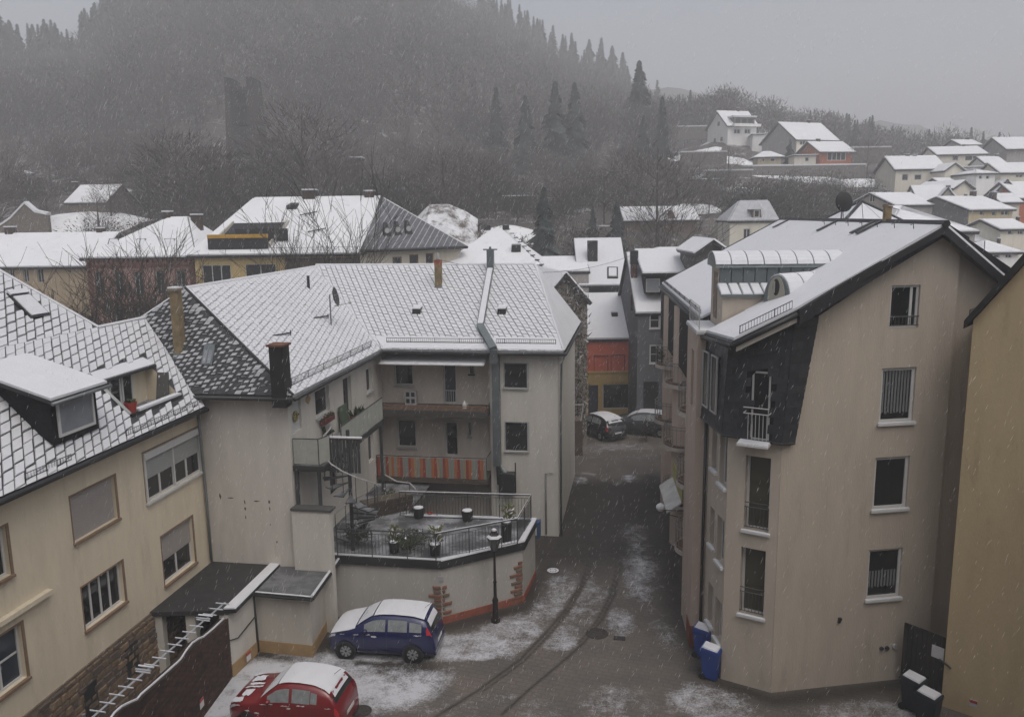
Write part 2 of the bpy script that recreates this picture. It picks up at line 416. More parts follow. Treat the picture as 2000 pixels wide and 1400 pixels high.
for c in _cx:
    ys, zs = [60, 72], [-.05, .6]
    for Y, row in CTRL[c]: ys.append(Y); zs.append(gy(c, row, Y)[2])
    ys += [ys[-1]+55, ys[-1]+150]; zs += [zs[-1]-3, zs[-1]-30]
    _tab.append(np.interp(YS, ys, zs))
_tab = np.array(_tab)
def col_of(X, Y): return 1000+FPX*(X/Y)*1.0
def terrain_z(X, Y):
    c = 1000+FPX*np.asarray(X)/np.asarray(Y)*.985
    z = np.array([np.interp(Y, YS, _tab[k]) for k in range(len(_cx))]) if np.ndim(Y) == 0 else None
    return float(np.interp(c, _cx, z))
cols = np.arange(-520, 2621, 20)
V = []
for Y in YS:
    zc = np.array([np.interp(Y, YS, _tab[k]) for k in range(len(_cx))])
    for c in cols:
        X = (c-1000)/FPX/.985*Y; z = np.interp(c, _cx, zc)
        if Y > 75: z += noise.noise(Vector((X*.06, Y*.06, 0)))*min((Y-75)*.03, 1.5)
        V.append((X, Y, z))
nc = len(cols); F = [(j*nc+i, j*nc+i+1, (j+1)*nc+i+1, (j+1)*nc+i) for j in range(len(YS)-1) for i in range(nc-1)]
HILLM = mat('leaf_litter_and_snow', (.075, .065, .058), .95, var=.35, scale=.35, bump=.5, bscale=2, col2=(.5, .51, .53), mix_scale=.3, mix_lo=.56, mix_hi=.68)
hill = link('hillside', fast_mesh('hillside', V, F4=F, mats=[HILLM]), kind='structure')
hill.data.polygons.foreach_set('use_smooth', [True]*len(F))
# a far ridge, half lost in the snowfall
V = []; F = []
rr = [(1150, 190), (1300, 170), (1420, 190), (1560, 235), (1700, 240), (1800, 245), (1900, 275), (2000, 300), (2300, 330), (2700, 330)]
n = 60
for i in range(n+1):
    c = 1150+i*(2700-1150)/n; row = np.interp(c, [q[0] for q in rr], [q[1] for q in rr])
    t = gy(c, row, 620); t2 = t[2]+noise.noise(Vector((c*.02, 0, 0)))*4
    V += [(t[0], 470., -5.), (t[0], 540., t2*.5), (t[0], 620., t2), (t[0], 700., t2*.6), (t[0], 760., -5.)]
for i in range(n):
    for k in range(4): F.append((i*5+k, (i+1)*5+k, (i+1)*5+k+1, i*5+k+1))
far = link('far_hill', fast_mesh('far_hill', V, F4=F, mats=[mat('far_woodland', (.07, .068, .066), .95, var=.3, scale=.06)]), kind='structure')

# valley floor sheet
gb = MB(); S_ = 900
for a in ((-S_, -S_, -14, S_), (18, -S_, S_, S_), (-14, -S_, 18, 12), (-14, 60, 18, S_)):
    gb.poly([(a[0], a[1], -.06), (a[2], a[1], -.06), (a[2], a[3], -.06), (a[0], a[3], -.06)])
gb.build('ground', mat('valley_ground', (.10, .09, .08), .95, var=.2, scale=.5, col2=(.6, .61, .63), mix_scale=.4), kind='structure')

# the yard and lane: one fine sheet whose snow cover is stored per vertex
def seg_d(px, py, pts):
    d = np.full(px.shape, 1e9)
    for (x0, y0), (x1, y1) in zip(pts, pts[1:]):
        vx, vy = x1-x0, y1-y0; t = np.clip(((px-x0)*vx+(py-y0)*vy)/(vx*vx+vy*vy), 0, 1)
        d = np.minimum(d, np.hypot(px-x0-t*vx, py-y0-t*vy))
    return d
def W2(pts): return [tuple(gz(*p)[:2]) for p in pts]
def yard(x0, x1, y0, y1, step, name, m):
    xs = np.arange(x0, x1+1e-6, step); ys = np.arange(y0, y1+1e-6, step)
    X, Y = np.meshgrid(xs, ys)
    V = np.stack([X.ravel(), Y.ravel(), np.zeros(X.size)], 1)
    nx = len(xs); F = []
    idx = np.arange(len(xs)*len(ys)).reshape(len(ys), nx)
    F = np.stack([idx[:-1, :-1].ravel(), idx[:-1, 1:].ravel(), idx[1:, 1:].ravel(), idx[1:, :-1].ravel()], 1)
    me = fast_mesh(name, V, F4=F, mats=[m])
    px, py = V[:, 0], V[:, 1]
    s = np.zeros(len(V))
    for (cx, cy, rx, ry, amt) in SNOWBLOBS:      # soft patches of slush
        c = gz(cx, cy); ex = abs(gz(cx+rx, cy)[0]-c[0]); ey = abs(gz(cx, cy-ry)[1]-c[1])
        d = ((px-c[0])/ex)**2+((py-c[1])/ey)**2
        s = np.maximum(s, amt*np.clip(1.45-d, 0, 1))
    for pts, wd, amt in TRACKS:
        d = seg_d(px, py, W2(pts)); s -= amt*np.exp(-(d/wd)**2)
    darken = np.zeros(len(V))
    for pts, wd in EDGELINES: darken = np.maximum(darken, np.exp(-(seg_d(px, py, pts)/wd)**2))  # darker, snow-thinned lines along wall feet and beside the cars
    s -= darken*.45
    dk = np.clip((py-30.2)/2.6, 0, 1)*np.clip((43.6-py)/1.6, 0, 1)*.85
    for pts, wd, amt in TRACKS[:4]: dk = np.maximum(dk, .85*np.exp(-(seg_d(px, py, W2(pts))/(wd*.55))**2))
    dk = np.maximum(dk, np.clip(darken, 0, 1)*.8)
    ad = me.attributes.new('darken', 'FLOAT', 'POINT'); ad.data.foreach_set('value', dk.astype(np.float32))  # wet lane, tyre tracks and the edge lines in one field
    at = me.attributes.new('snow', 'FLOAT', 'POINT'); at.data.foreach_set('value', s.astype(np.float32))
    return link(name, me, kind='structure')
SNOWBLOBS = [(560, 1330, 240, 55, .95), (700, 1300, 150, 40, .95), (760, 1330, 120, 50, .85), (900, 1262, 130, 32, .78), (1000, 1235, 80, 36, .62), (1060, 1200, 90, 40, .5),
             (1090, 1252, 45, 22, .5), (1110, 1158, 90, 45, .44), (1270, 1135, 60, 60, .5), (1212, 1215, 30, 30, .5), (1150, 1200, 50, 25, .45), (1320, 1235, 50, 40, .38),
             (1400, 1375, 110, 50, .5), (1560, 1372, 120, 30, .36), (1210, 1375, 90, 40, .36), (1680, 1390, 120, 30, .45), (1260, 1050, 50, 30, .4), (1180, 935, 100, 14, .72), (1180, 880, 110, 18, .33), (960, 1385, 150, 40, .25), (480, 1390, 120, 60, .95)]
TRACKS = [([(1152, 1090), (1135, 1140), (1105, 1190), (1062, 1240), (1015, 1288), (930, 1350), (850, 1400)], .10, .55), ([(1158, 1090), (1141, 1140), (1112, 1190), (1070, 1242), (1024, 1290), (940, 1352)], .07, .5),
          ([(1212, 1100), (1200, 1160), (1175, 1210), (1140, 1255), (1098, 1292), (1040, 1340), (980, 1395)], .10, .55), ([(1205, 1100), (1193, 1160), (1167, 1210), (1131, 1255)], .07, .5),
          ([(1150, 955), (1165, 935), (1185, 920), (1215, 908)], .35, .8), ([(1180, 955), (1192, 938), (1212, 922), (1250, 908)], .35, .8), ([(1110, 925), (1150, 930), (1172, 948)], .3, .7), ([(1235, 955), (1245, 938), (1275, 925)], .35, .7),
          ([(1225, 950), (1205, 930), (1150, 918)], .3, .6), ([(1100, 905), (1290, 900)], .35, .4), ([(1100, 888), (1290, 884)], .3, .3), ([(700, 1295), (860, 1297), (980, 1290)], .12, .35)]
EDGELINES = [([(1.3, 31.5), (1.9, 35.0), (3.2, 43)], .7), ([(-2.6, 26.8), (.3, 28.3), (1.0, 31)], .55), ([(-5.7, 24.6), (-3.0, 24.2)], .6), ([(-8.2, 21.3), (-5.0, 20.9)], .5), ([(6.4, 23.6), (6.0, 28), (7.6, 43)], .8), ([(-6.6, 25), (-6.5, 28)], .45), ([(6.4, 23.1), (7.7, 22.2), (12, 23)], .45), ([(-8.6, 25.2), (-6.7, 24.7)], .25)]
def yard_material():
    m = bpy.data.materials.new('wet_paving_with_slush'); m.use_nodes = True; t = m.node_tree; L = t.links; b = t.nodes['Principled BSDF']
    N = lambda k: t.nodes.new(k)
    g = N('ShaderNodeNewGeometry'); at = N('ShaderNodeAttribute'); at.attribute_name = 'snow'
    def noi(sc, det, rgh=.65):
        n = N('ShaderNodeTexNoise'); n.inputs['Scale'].default_value = sc; n.inputs['Detail'].default_value = det; n.inputs['Roughness'].default_value = rgh
        L.new(g.outputs['Position'], n.inputs['Vector']); return n.outputs[0]
    def mr(src, a, bb, c, d):
        n = N('ShaderNodeMapRange'); n.inputs[1].default_value = a; n.inputs[2].default_value = bb; n.inputs[3].default_value = c; n.inputs[4].default_value = d
        L.new(src, n.inputs[0]); return n.outputs[0]
    def ma(op, a, b_):
        n = N('ShaderNodeMath'); n.operation = op
        for k, q in enumerate((a, b_)):
            if isinstance(q, (int, float)): n.inputs[k].default_value = q
            else: L.new(q, n.inputs[k])
        return n.outputs[0]
    big = mr(noi(.45, 4), .3, .7, -.26, .26); mid = mr(noi(2.2, 7, .8), .3, .7, -.38, .38); fine = mr(noi(16, 4, .8), .3, .7, -.28, .28)
    br = N('ShaderNodeTexBrick'); br.inputs['Scale'].default_value = 1.0; br.inputs['Mortar Size'].default_value = .018; br.inputs['Brick Width'].default_value = .32; br.inputs['Row Height'].default_value = .2
    br.inputs['Color1'].default_value = (1, 1, 1, 1); br.inputs['Color2'].default_value = (.93, .93, .93, 1); br.inputs['Mortar'].default_value = (.72, .72, .72, 1)
    mp = N('ShaderNodeMapping'); mp.inputs['Rotation'].default_value = (0, 0, .35); L.new(g.outputs['Position'], mp.inputs[0]); L.new(mp.outputs[0], br.inputs['Vector'])
    f = ma('ADD', ma('ADD', at.outputs['Fac'], big), ma('ADD', mid, fine))
    fac = mr(f, .28, .92, 0, .93)
    ba = N('ShaderNodeMix'); ba.data_type = 'RGBA'; L.new(mr(noi(.8, 5), .38, .62, 0, 1), ba.inputs[0]); ba.inputs[6].default_value = (.115, .106, .095, 1); ba.inputs[7].default_value = (.15, .13, .112, 1)
    mu = N('ShaderNodeMix'); mu.data_type = 'RGBA'; mu.blend_type = 'MULTIPLY'; mu.inputs[0].default_value = .75; L.new(ba.outputs[2], mu.inputs[6]); L.new(br.outputs[0], mu.inputs[7])
    aw_ = N('ShaderNodeAttribute'); aw_.attribute_name = 'darken'; wx = N('ShaderNodeMix'); wx.data_type = 'RGBA'; L.new(ma('MULTIPLY', aw_.outputs['Fac'], mr(mid, -.38, .38, .75, 1.1)), wx.inputs[0]); L.new(mu.outputs[2], wx.inputs[6]); wx.inputs[7].default_value = (.014, .0135, .012, 1)
    mx = N('ShaderNodeMix'); mx.data_type = 'RGBA'; L.new(fac, mx.inputs[0]); L.new(wx.outputs[2], mx.inputs[6]); mx.inputs[7].default_value = (.52, .53, .56, 1)
    L.new(mx.outputs[2], b.inputs['Base Color'])
    L.new(ma('ADD', mr(fac, 0, .6, .40, .85), ma('MULTIPLY', aw_.outputs['Fac'], -.08)), b.inputs['Roughness']); b.inputs['Specular IOR Level'].default_value = .16
    bp = N('ShaderNodeBump'); bp.inputs['Strength'].default_value = .5; bp.inputs['Distance'].default_value = .03
    L.new(ma('ADD', ma('MULTIPLY', fine, .6), ma('ADD', ma('MULTIPLY', fac, .8), ma('MULTIPLY', br.outputs[0], .25))), bp.inputs['Height']); L.new(bp.outputs[0], b.inputs['Normal'])
    return m
yard(-14, 18, 12, 60, .09, 'yard_paving', yard_material())

# ---------------------------------------------------------------- woods
BARE = mat('bare_twigs', (.095, .082, .075), .95, var=.35, scale=.07)
BARE2 = mat('bare_twigs_dark', (.044, .041, .034), .95, var=.35, scale=.12)
TRUNKM = mat('bark', (.07, .058, .047), .95, var=.3, scale=2)
CONIF = mat('conifer_needles', (.032, .045, .040), .95, var=.3, scale=.3)
CONIS = mat('conifer_needles_snowed', (.30, .32, .33), .95)
def tri_tmpl_bare(seed, h=1., n=240, tw=.006, wide=.3, low=.25):
    rg = np.random.RandomState(seed); T = []
    def thin(a, b, wd):
        d = b-a; x = np.cross(d, rg.normal(size=3)); x = x/(np.linalg.norm(x)+1e-9)*wd; T.append([a-x, a+x, b])
    for k in range(2): thin(np.zeros(3), np.array([0, 0, h*.8]), .011)
    cz, rz = h*(.5+low*.5), h*(.5-low*.5)
    tips = []
    for k in range(16):
        v = rg.normal(size=3); v /= np.linalg.norm(v); v[2] = v[2]*.9+.15; b = np.array([v[0]*wide*.85, v[1]*wide*.85, cz+v[2]*rz*.85])
        a = np.array([0, 0, max(b[2]-np.hypot(b[0], b[1])*rg.uniform(.9, 1.6), low*h*.6)]); thin(a, b, .006); tips.append((a, b))
    for k in range(n):
        v = rg.normal(size=3); v /= np.linalg.norm(v); r_ = rg.uniform(.25, 1)**.5; lump = 1+.18*math.sin(3*math.atan2(v[1], v[0])+seed)+.12*math.sin(5*v[2]+seed*2)
        a = np.array([v[0]*wide*r_*lump, v[1]*wide*r_*lump, cz+v[2]*rz*r_])
        d = np.array([v[0], v[1], abs(v[2])*.6+.75])+rg.normal(size=3)*.42; d = d/np.linalg.norm(d)*rg.uniform(.05, .15)
        thin(a-d*.5, a+d*.5, tw*rg.uniform(.5, 1.2))
    A = np.array(T); A[..., 2] = np.clip(A[..., 2], 0, h*1.03); return A
def tri_tmpl_conifer(seed, n=330, rad=.235, snow=.0):
    rg = np.random.RandomState(seed); T = []; 
    for k in range(n):
        z = rg.uniform(.03, .99)**.85; a = rg.uniform(0, 6.283); r = rad*(1-z)**.8*(.72+.30*math.sin(z*26+seed+2*math.sin(a*2+seed))+.22*math.sin(a*3+seed*1.7+z*7))*rg.uniform(.35, 1.15)+.004
        c, s = math.cos(a), math.sin(a); zz = z
        tip = np.array([c*r, s*r, zz-r*.55]); base = np.array([c*r*.12, s*r*.12, zz+.012]); sd = np.array([-s, c, 0])*(.025+r*.34)
        mid = tip*.55+base*.45; T.append([base, mid+sd-[0, 0, .015], tip]); T.append([base, tip, mid-sd-[0, 0, .015]])
    for k in range(3):
        a = k*2.09; T.append([[math.cos(a)*.012, math.sin(a)*.012, 0], [math.cos(a+2)*.012, math.sin(a+2)*.012, 0], [0, 0, 1.]])
    return np.array(T)
BT = [tri_tmpl_bare(s) for s in range(7)]; CT = [tri_tmpl_conifer(s) for s in range(5)]
BTL = [tri_tmpl_bare(40+s, n=110, tw=.011) for s in range(5)]
def scatter(name, items, tm, mats, kind='stuff', label=None):
    """items: (x, y, z, height, widthscale, template index)"""
    out = []
    for x, y, z, h, wsc, t in items:
        a = random.uniform(0, 6.283); c, s = math.cos(a), math.sin(a); q = tm[t % len(tm)]*h
        q = q*np.array([wsc, wsc, 1]); x2 = q[..., 0]*c-q[..., 1]*s; y2 = q[..., 0]*s+q[..., 1]*c
        out.append(np.stack([x2+x, y2+y, q[..., 2]+z], -1))
    A = np.concatenate(out).reshape(-1, 3); F = np.arange(len(A)).reshape(-1, 3)
    return link(name, fast_mesh(name, A, F3=F, mats=mats), kind=kind)
HOUSE_CLEAR = [(1440, 190, 12), (1600, 168, 15), (1500, 160, 8), (1650, 165, 12), (1560, 158, 14), (1430, 160, 10), (1795, 125, 13), (1870, 140, 10), (1990, 150, 10), (1880, 120, 10), (1960, 118, 12), (1765, 96, 9), (1840, 105, 10), (1920, 92, 12), (1470, 92, 9), (1290, 101, 12), (165, 108, 9)]
SNOWFIELDS = [(1420, 338, 150, 9, 5), (1500, 335, 150, 8, 4.5), (1560, 338, 150, 8, 4), (1650, 345, 146, 6, 4), (1440, 372, 135, 4, 3), (1490, 318, 158, 5, 3), (1405, 300, 170, 6, 3), (1335, 280, 185, 9, 3.5), (1145, 232, 240, 5, 5), (1165, 225, 245, 4, 4), (1060, 238, 230, 4, 3), (880, 432, 86, 7, 4), (20, 325, 140, 10, 8), (80, 408, 92, 6, 4), (1000, 405, 96, 5, 3), (250, 355, 120, 4, 3), (1350, 380, 115, 4, 3), (170, 395, 100, 8, 5), (1420, 262, 196, 8, 3)]
HC = [((c-1000)/FPX/.985*Y, Y, r) for c, Y, r in HOUSE_CLEAR]+[((c-1000)/FPX/.985*Y, Y, max(rx, ry)*.8) for c, row, Y, rx, ry in SNOWFIELDS]
near, mid_, con = [], [], []
for k in range(12000):
    c = random.uniform(-160, 1420); Y = math.sqrt(random.uniform(118**2, (345 if c < 850 else 345+(c-850)*.5 if c < 1000 else 420)**2)); X = (c-1000)/FPX/.985*Y
    if (X-(480-1000)/FPX*170)**2+(Y-165)**2 < 11**2: continue
    if abs(c-485) < 62 and 132 < Y < 186: continue
    if c > 1300 and Y < 205: continue
    if any((X-a)**2+(Y-b)**2 < r*r for a, b, r in HC): continue
    if len(near)+len(mid_) > 3000: break
    z = terrain_z(X, Y); h = random.uniform(8.5, 14.0) if Y > 172 else random.uniform(4.5, 7.5)
    edge = (Y > 290 and c < 300) or (c > 940 and Y > 365) or (c > 1180 and Y > 335)
    if edge or (c < 330 and Y > 300):
        if random.random() < .5: con.append((X, Y, z, random.uniform(11, 20), random.uniform(.75, 1.15), k)); continue
    (near if Y < 200 else mid_).append((X, Y, z-.3, h, random.uniform(.9, 1.35), k))
for k in range(420):    # belt of trees behind the hillside houses
    Y = random.uniform(205, 275); c = random.uniform(1330, 2350); X = (c-1000)/FPX/.985*Y; z = terrain_z(X, Y)
    h = random.uniform(7, 11)*(1.15 if c < 1500 else .95)
    if random.random() < .12: con.append((X, Y, z, h*1.1, 1, k))
    else: mid_.append((X, Y, z-.3, h, 1.3, k))
tag(scatter('hillside_wood', near, BT, [BARE]), 'leafless grey brown wood covering the steep hill behind the roofs', 'wood')
tag(scatter('upper_hillside_wood', mid_, BTL, [BARE]), 'leafless wood fading into the snowfall high on the hill', 'wood')
con.sort(key=lambda q: q[1])
for k, (X, Y, z, h, ws, t) in enumerate(con[:140]):
    pass
tag(scatter('ridge_conifers', con, CT, [CONIF]), 'dark conifers along the hazy skyline of the hill', 'wood')
fv, ff = [], []
for c, row, Y, rx, ry in SNOWFIELDS:
    X = (c-1000)/FPX/.985*Y; o = len(fv); fv.append((X, Y, terrain_z(X, Y)+.45)); nr, na = 3, 22
    for i in range(1, nr+1):
        for j in range(na):
            a = j/na*2*math.pi; k = i/nr*(1+.35*noise.noise(Vector((math.cos(a)*1.5+c, math.sin(a)*1.5, 0)))) ; x, y = X+math.cos(a)*rx*k, Y+math.sin(a)*ry*k; fv.append((x, y, terrain_z(x, y)+(.5 if i < nr else -.3)))
    for j in range(na): ff.append((o, o+1+j, o+1+(j+1) % na))
    for i in range(nr-1):
        for j in range(na): p, q = o+1+i*na, o+1+(i+1)*na; ff += [(p+j, q+j, q+(j+1) % na), (p+j, q+(j+1) % na, p+(j+1) % na)]
link('snowfield', fast_mesh('snowfield', fv, F3=ff, mats=[mat('field_snow', (.72, .73, .75), .9, var=.08, scale=.5, col2=(.2, .18, .16), mix_scale=.9, mix_lo=.58, mix_hi=.68)]), kind='structure')
# trees one can tell apart
def tri_obj(name, T, m, parent):
    A = T.reshape(-1, 3); return link(name, fast_mesh(name, A, F3=np.arange(len(A)).reshape(-1, 3), mats=[m]), parent)
def trunk_obj(parent, h, r, m=TRUNKM):
    mb = MB(); mb.tube([(0, 0, -.5), (.02*h, 0, h*.4), (0, .01*h, h*.85)], r, 5, r1=r*.25); return mb.build('trunk', m, parent)
def conifer(c, Y, row_top, label, group=None, wsc=1., row_base=None, X=None):
    X = gy(c, 400, Y)[0]; z = terrain_z(X, Y) if Y > 62 else 0; h = gy(c, row_top, Y)[2]-z
    t = thing('conifer_tree', label, 'tree', (X, Y, z), random.uniform(0, 360), group)
    tri_obj('crown', tri_tmpl_conifer(random.randrange(999), 800, .25*wsc)*h, CONIF, t); trunk_obj(t, h, .018*h)
    return t
def bare_tree(c, Y, row_top, label, group=None, wsc=1., n=950, m=BARE2, name='bare_tree', low=.2, tw=.003, X=None, z=None):
    X = gy(c, 400, Y)[0]; z = (terrain_z(X, Y) if Y > 62 else 0) if z is None else z; h = gy(c, row_top, Y)[2]-z
    t = thing(name, label, 'tree' if name.endswith('tree') else 'shrub', (X, Y, z), random.uniform(0, 360), group)
    T = tri_tmpl_bare(random.randrange(9999), 1., n, tw, .32, low)*h*np.array([wsc, wsc, 1])
    tri_obj('crown', T, m, t); trunk_obj(t, h, .02*h); return t
GC = 'dark conifers standing on the lower wooded slope'
for c, Y, top, ws, lb in [(972, 172, 170, .9, 'slim dark conifer, leftmost of the tall group on the slope'), (1028, 165, 185, 1.25, 'broad dark conifer second from the left in the tall hillside group'),
        (1085, 168, 158, 1.2, 'tall dark conifer in the middle of the hillside group'), (1122, 170, 160, 1.2, 'tall dark conifer just right of the middle of the hillside group'),
        (1245, 200, 118, 1.3, 'tallest conifer at the right end of the skyline'), (1290, 165, 188, .95, 'slim pointed conifer near the terraced garden below the skyline'),
        (1255, 162, 225, 1.2, 'broad dark conifer left of the slim pointed one'), (1062, 84, 365, 1.15, 'dark spruce standing behind the white hipped roof'),
        (1205, 92, 390, 1.2, 'small dark spruce beside the snowy barn roof'), (1158, 95, 400, 1., 'small dark spruce between the spruce and the barn'), (1538, 164, 272, 1.5, 'dark bushy conifer in front of the cream gabled hillside house'),
        (235, 315, 10, 1.1, 'dark conifer on the skyline at the saddle of the hill')]:
    conifer(c, Y, top, lb, GC, ws)
GR = 'conifers along the skyline'
for c, row in [(1005, 5), (1030, 12), (1060, 28), (1098, 58), (1120, 70), (1145, 65), (1165, 72), (1190, 88), (1210, 100), (1228, 125), (30, 12), (65, 30), (100, 40), (8, 0), (125, 25), (-20, 5)]:
    conifer(c+random.uniform(-9, 9), (398 if c > 500 else 300)+random.uniform(-14, 14), row+random.uniform(-8, 12), 'grey conifer silhouetted on the skyline of the wooded hill', GR, random.uniform(.8, 1.6))
GB = 'bare trees in the thicket at the foot of the hill'
rows = [(-30, 95, 300), (30, 110, 330), (60, 98, 345), (90, 104, 350), (215, 100, 340), (240, 112, 335), (290, 104, 300), (330, 118, 290), (350, 100, 255), (395, 96, 262), (425, 108, 285), (455, 99, 300), (520, 101, 275), (560, 112, 260), (598, 104, 195), (640, 118, 240), (660, 99, 300), (700, 108, 320), (735, 98, 340), (770, 112, 330), (800, 100, 335), (840, 116, 300), (868, 98, 290), (900, 108, 285), (940, 103, 315), (975, 118, 320), (1010, 100, 350), (1100, 108, 340), (1140, 118, 330), (1180, 105, 330), (1225, 112, 290), (1285, 96, 285), (1320, 118, 320), (1350, 108, 345), (1385, 112, 360), (1430, 118, 355), (1480, 120, 360), (1530, 118, 362), (1580, 112, 365), (1620, 120, 360), (1660, 116, 358), (1700, 122, 350), (1735, 128, 345), (1310, 140, 300), (1365, 150, 300), (1420, 148, 290), (150, 118, 330), (190, 95, 380)]
for k, (c, Y, row) in enumerate(rows):
    bare_tree(c, Y, row-8, 'leafless brown tree in the thicket at the foot of the hill', GB, random.uniform(1.2, 1.7), 1000, BARE2 if random.random() < .6 else BARE, low=.1, tw=.003)
tuft = [tri_tmpl_bare(70+s_, 1., 90, .018, .62, .0) for s_ in range(5)]; it = []
for k in range(3000):
    Y = random.uniform(76, 150); c = random.uniform(-80, 1760); X = (c-1000)/FPX/.985*Y
    if c < 1300 and Y > 125 and random.random() < .6: continue
    if any((X-a)**2+(Y-b)**2 < r*r for a, b, r in HC): continue
    if c > 1700 and Y > 105: continue
    it.append((X, Y, terrain_z(X, Y)-.2, random.uniform(1.5, 3.8), random.uniform(.8, 1.5), k))
tag(scatter('undergrowth', it, tuft, [BARE2]), 'tangled brown undergrowth covering the foot of the hill', 'undergrowth')
GS = 'leafless shrubs in front of the hillside thicket'
for k in range(64):
    c = random.uniform(-40, 1360) if k < 44 else random.uniform(1330, 1740); Y = random.uniform(80, 98) if k < 44 else random.uniform(98, 118); X = gy(c, 400, Y)[0]
    if any((X-a)**2+(Y-b)**2 < r*r for a, b, r in HC): continue
    row = proj_np(np.array([X, Y, terrain_z(X, Y)+random.uniform(2.6, 4.6)]))[1]
    bare_tree(c, Y, row, 'low leafless shrub in front of the hillside thicket', GS, random.uniform(1.8, 2.8), 330, BARE2, 'shrub', .02, .008)
for c, Y, row, lb in [(1840, 215, 238, 'round bare tree on the skyline above the hillside houses'), (1888, 220, 248, 'smaller bare tree right of the round one on the skyline'), (1960, 190, 262, 'bare tree beside the rightmost hillside roof'), (1405, 225, 178, 'bare tree crown rising behind the white hillside house'), (1690, 160, 268, 'bare bush right of the orange hillside house')]:
    bare_tree(c, Y, row, lb, None, 1.5, 500, BARE, low=.25)
# ---------------------------------------------------------------- the block on the left: cream house and L-shaped white house
G = Fr((1.86, 35.04), 9.)
S = Fr((6.37, 23.4), 5.)
M = Fr((7.68, 22.62), -8.7)
K = Fr((6.37, 23.4), 30.93)
def rect(fn, ia, tl, tr, br, bl):
    q = [fn(*p) for p in (tl, tr, br, bl)]
    return ((q[0][ia]+q[3][ia])/2, (q[3][2]+q[2][2])/2, (q[1][ia]+q[2][ia])/2, (q[0][2]+q[1][2])/2)
def rect2(fn, ia, x0, y0, x1, y1): return rect(fn, ia, (x0, y0), (x1, y0), (x1, y1), (x0, y1))

LX = -11.3
lh = thing_in('cream_house', 'cream rendered house with snowy slate roof and sandstone window trims, along the left edge', 'house', G)
fx = lambda x, y: G.px(x, y, LX)
LW = [rect(fx, 1, (278, 884), (386, 836), (396, 918), (287, 982)), rect(fx, 1, (138, 967), (221, 932), (231, 1012), (143, 1060)), rect(fx, 1, (158, 1147), (236, 1098), (246, 1178), (167, 1225)),
      rect(fx, 1, (314, 1047), (374, 1010), (381, 1098), (322, 1142)), rect(fx, 1, (-62, 1060), (10, 1028), (21, 1120), (-52, 1165)), rect(fx, 1, (-45, 1262), (41, 1225), (52, 1318), (-28, 1385))]
lw = Wall((LX, 0, 0), (0, 1, 0), (1, 0, 0)); wz = 7.85
mb = MB(); lw.sheet(mb, [(-26, 0), (-9.4, 0), (-9.4, wz), (-26, wz)], LW, .17)
mb.poly([(LX, -26, 0), (LX, -26, wz), (-24, -26, wz), (-24, -26, 0)]); mb.poly([(LX, -26, wz), (-17.6, -26, 14.4), (-24, -26, wz)])
mb.poly([(-24, -26, 0), (-24, -26, wz), (-24, -9.4, wz), (-24, -9.4, 0)])
mb.build('wall', CREAM, lh)
lw.window(lh, LW[0], cols=4, fw=.07, depth=.10, sill=WHITE, shutter=.56, smat=SHUTG, trim=SANDST, label='wide white window with half lowered grey shutter')
b = MB(); a0, z0, a1, z1 = LW[0]; lw.bar(b, a0-.02, z1-.22, a1+.02, z1+.0, -.05, .07); lw.bar(b, (a0+a1)/2-.03, z0, (a0+a1)/2+.03, z1-.22, -.05, .0); lw.bar(b, a0-.02, z0, a0+.06, z1-.22, -.05, .05); lw.bar(b, a1-.06, z0, a1+.02, z1-.22, -.05, .05)
b.build('shutter_box', WHITE, lh)
lw.window(lh, LW[1], cols=2, sill=SANDST, shutter=1., trim=SANDST, slatw=.05, label='window with fully lowered brown grey shutter')
lw.window(lh, LW[2], cols=4, sill=SANDST, trim=SANDST)
lw.window(lh, LW[3], cols=2, sill=SANDST, shutter=.55, trim=SANDST, slatw=.05)
lw.window(lh, LW[4], cols=2, sill=SANDST, trim=SANDST)
lw.window(lh, LW[5], cols=2, rows=2, sill=SANDST, trim=SANDST, gmat=GLASSB)
# ledge on the wall, downpipe, rubble base with its stones
b = MB(); p = fx(-30, 1222); q = fx(93, 1150); lw.bar(b, p[1], q[2]-.1, q[1], q[2]+.02, -.02, .16); b.build('ledge', CREAM, lh)
zb = (fx(37, 1400)[2]+fx(288, 1201)[2])/2
b = MB(); b.box((LX-.1, -26, -.3), (LX+.05, -9.4, zb-.02)); sb = b.build('stone_base', RUBBLE, lh)
rg = random.Random(3); y = -17.6; zz = .05
stm = [mat('rubble_a', (.16, .115, .08), .9, var=.3, scale=5, bump=.6), mat('rubble_b', (.11, .085, .07), .9, var=.3, scale=5, bump=.6), mat('rubble_c', (.20, .14, .09), .9, var=.3, scale=5, bump=.6)]
while zz < zb-.2:
    hh = rg.uniform(.17, .27); y = -18.2+rg.uniform(0, .3)
    hh = min(hh, zb-.02-zz)
    while y < -9.9:
        ww = rg.uniform(.2, .5); j = lambda k=.02: rg.uniform(0, k)
        b = MB(); o0 = LX+.045; o1 = LX+.065+j(.035)
        b.hexa([(o0, y+j(), zz+j()), (o0, y+ww-.03-j(), zz+j()), (o0, y+ww-.03-j(), zz+hh-.03-j()), (o0, y+j(), zz+hh-.03-j())],
               [(o1, y+.03+j(), zz+.02+j()), (o1, y+ww-.05-j(), zz+.02+j()), (o1, y+ww-.05-j(), zz+hh-.05-j()), (o1, y+.03+j(), zz+hh-.05-j())])
        b.build('stone', rg.choice(stm), sb); y += ww
    zz += hh
for tl, br in (((240, 1268), (270, 1310)), ((158, 1345), (190, 1390))):
    a = fx(*tl); c = fx(*br); b = MB(); lw.bar(b, a[1], min(c[2], a[2]-.4), c[1], a[2], .05, .085); b.build('cellar_window', DARK, lh)
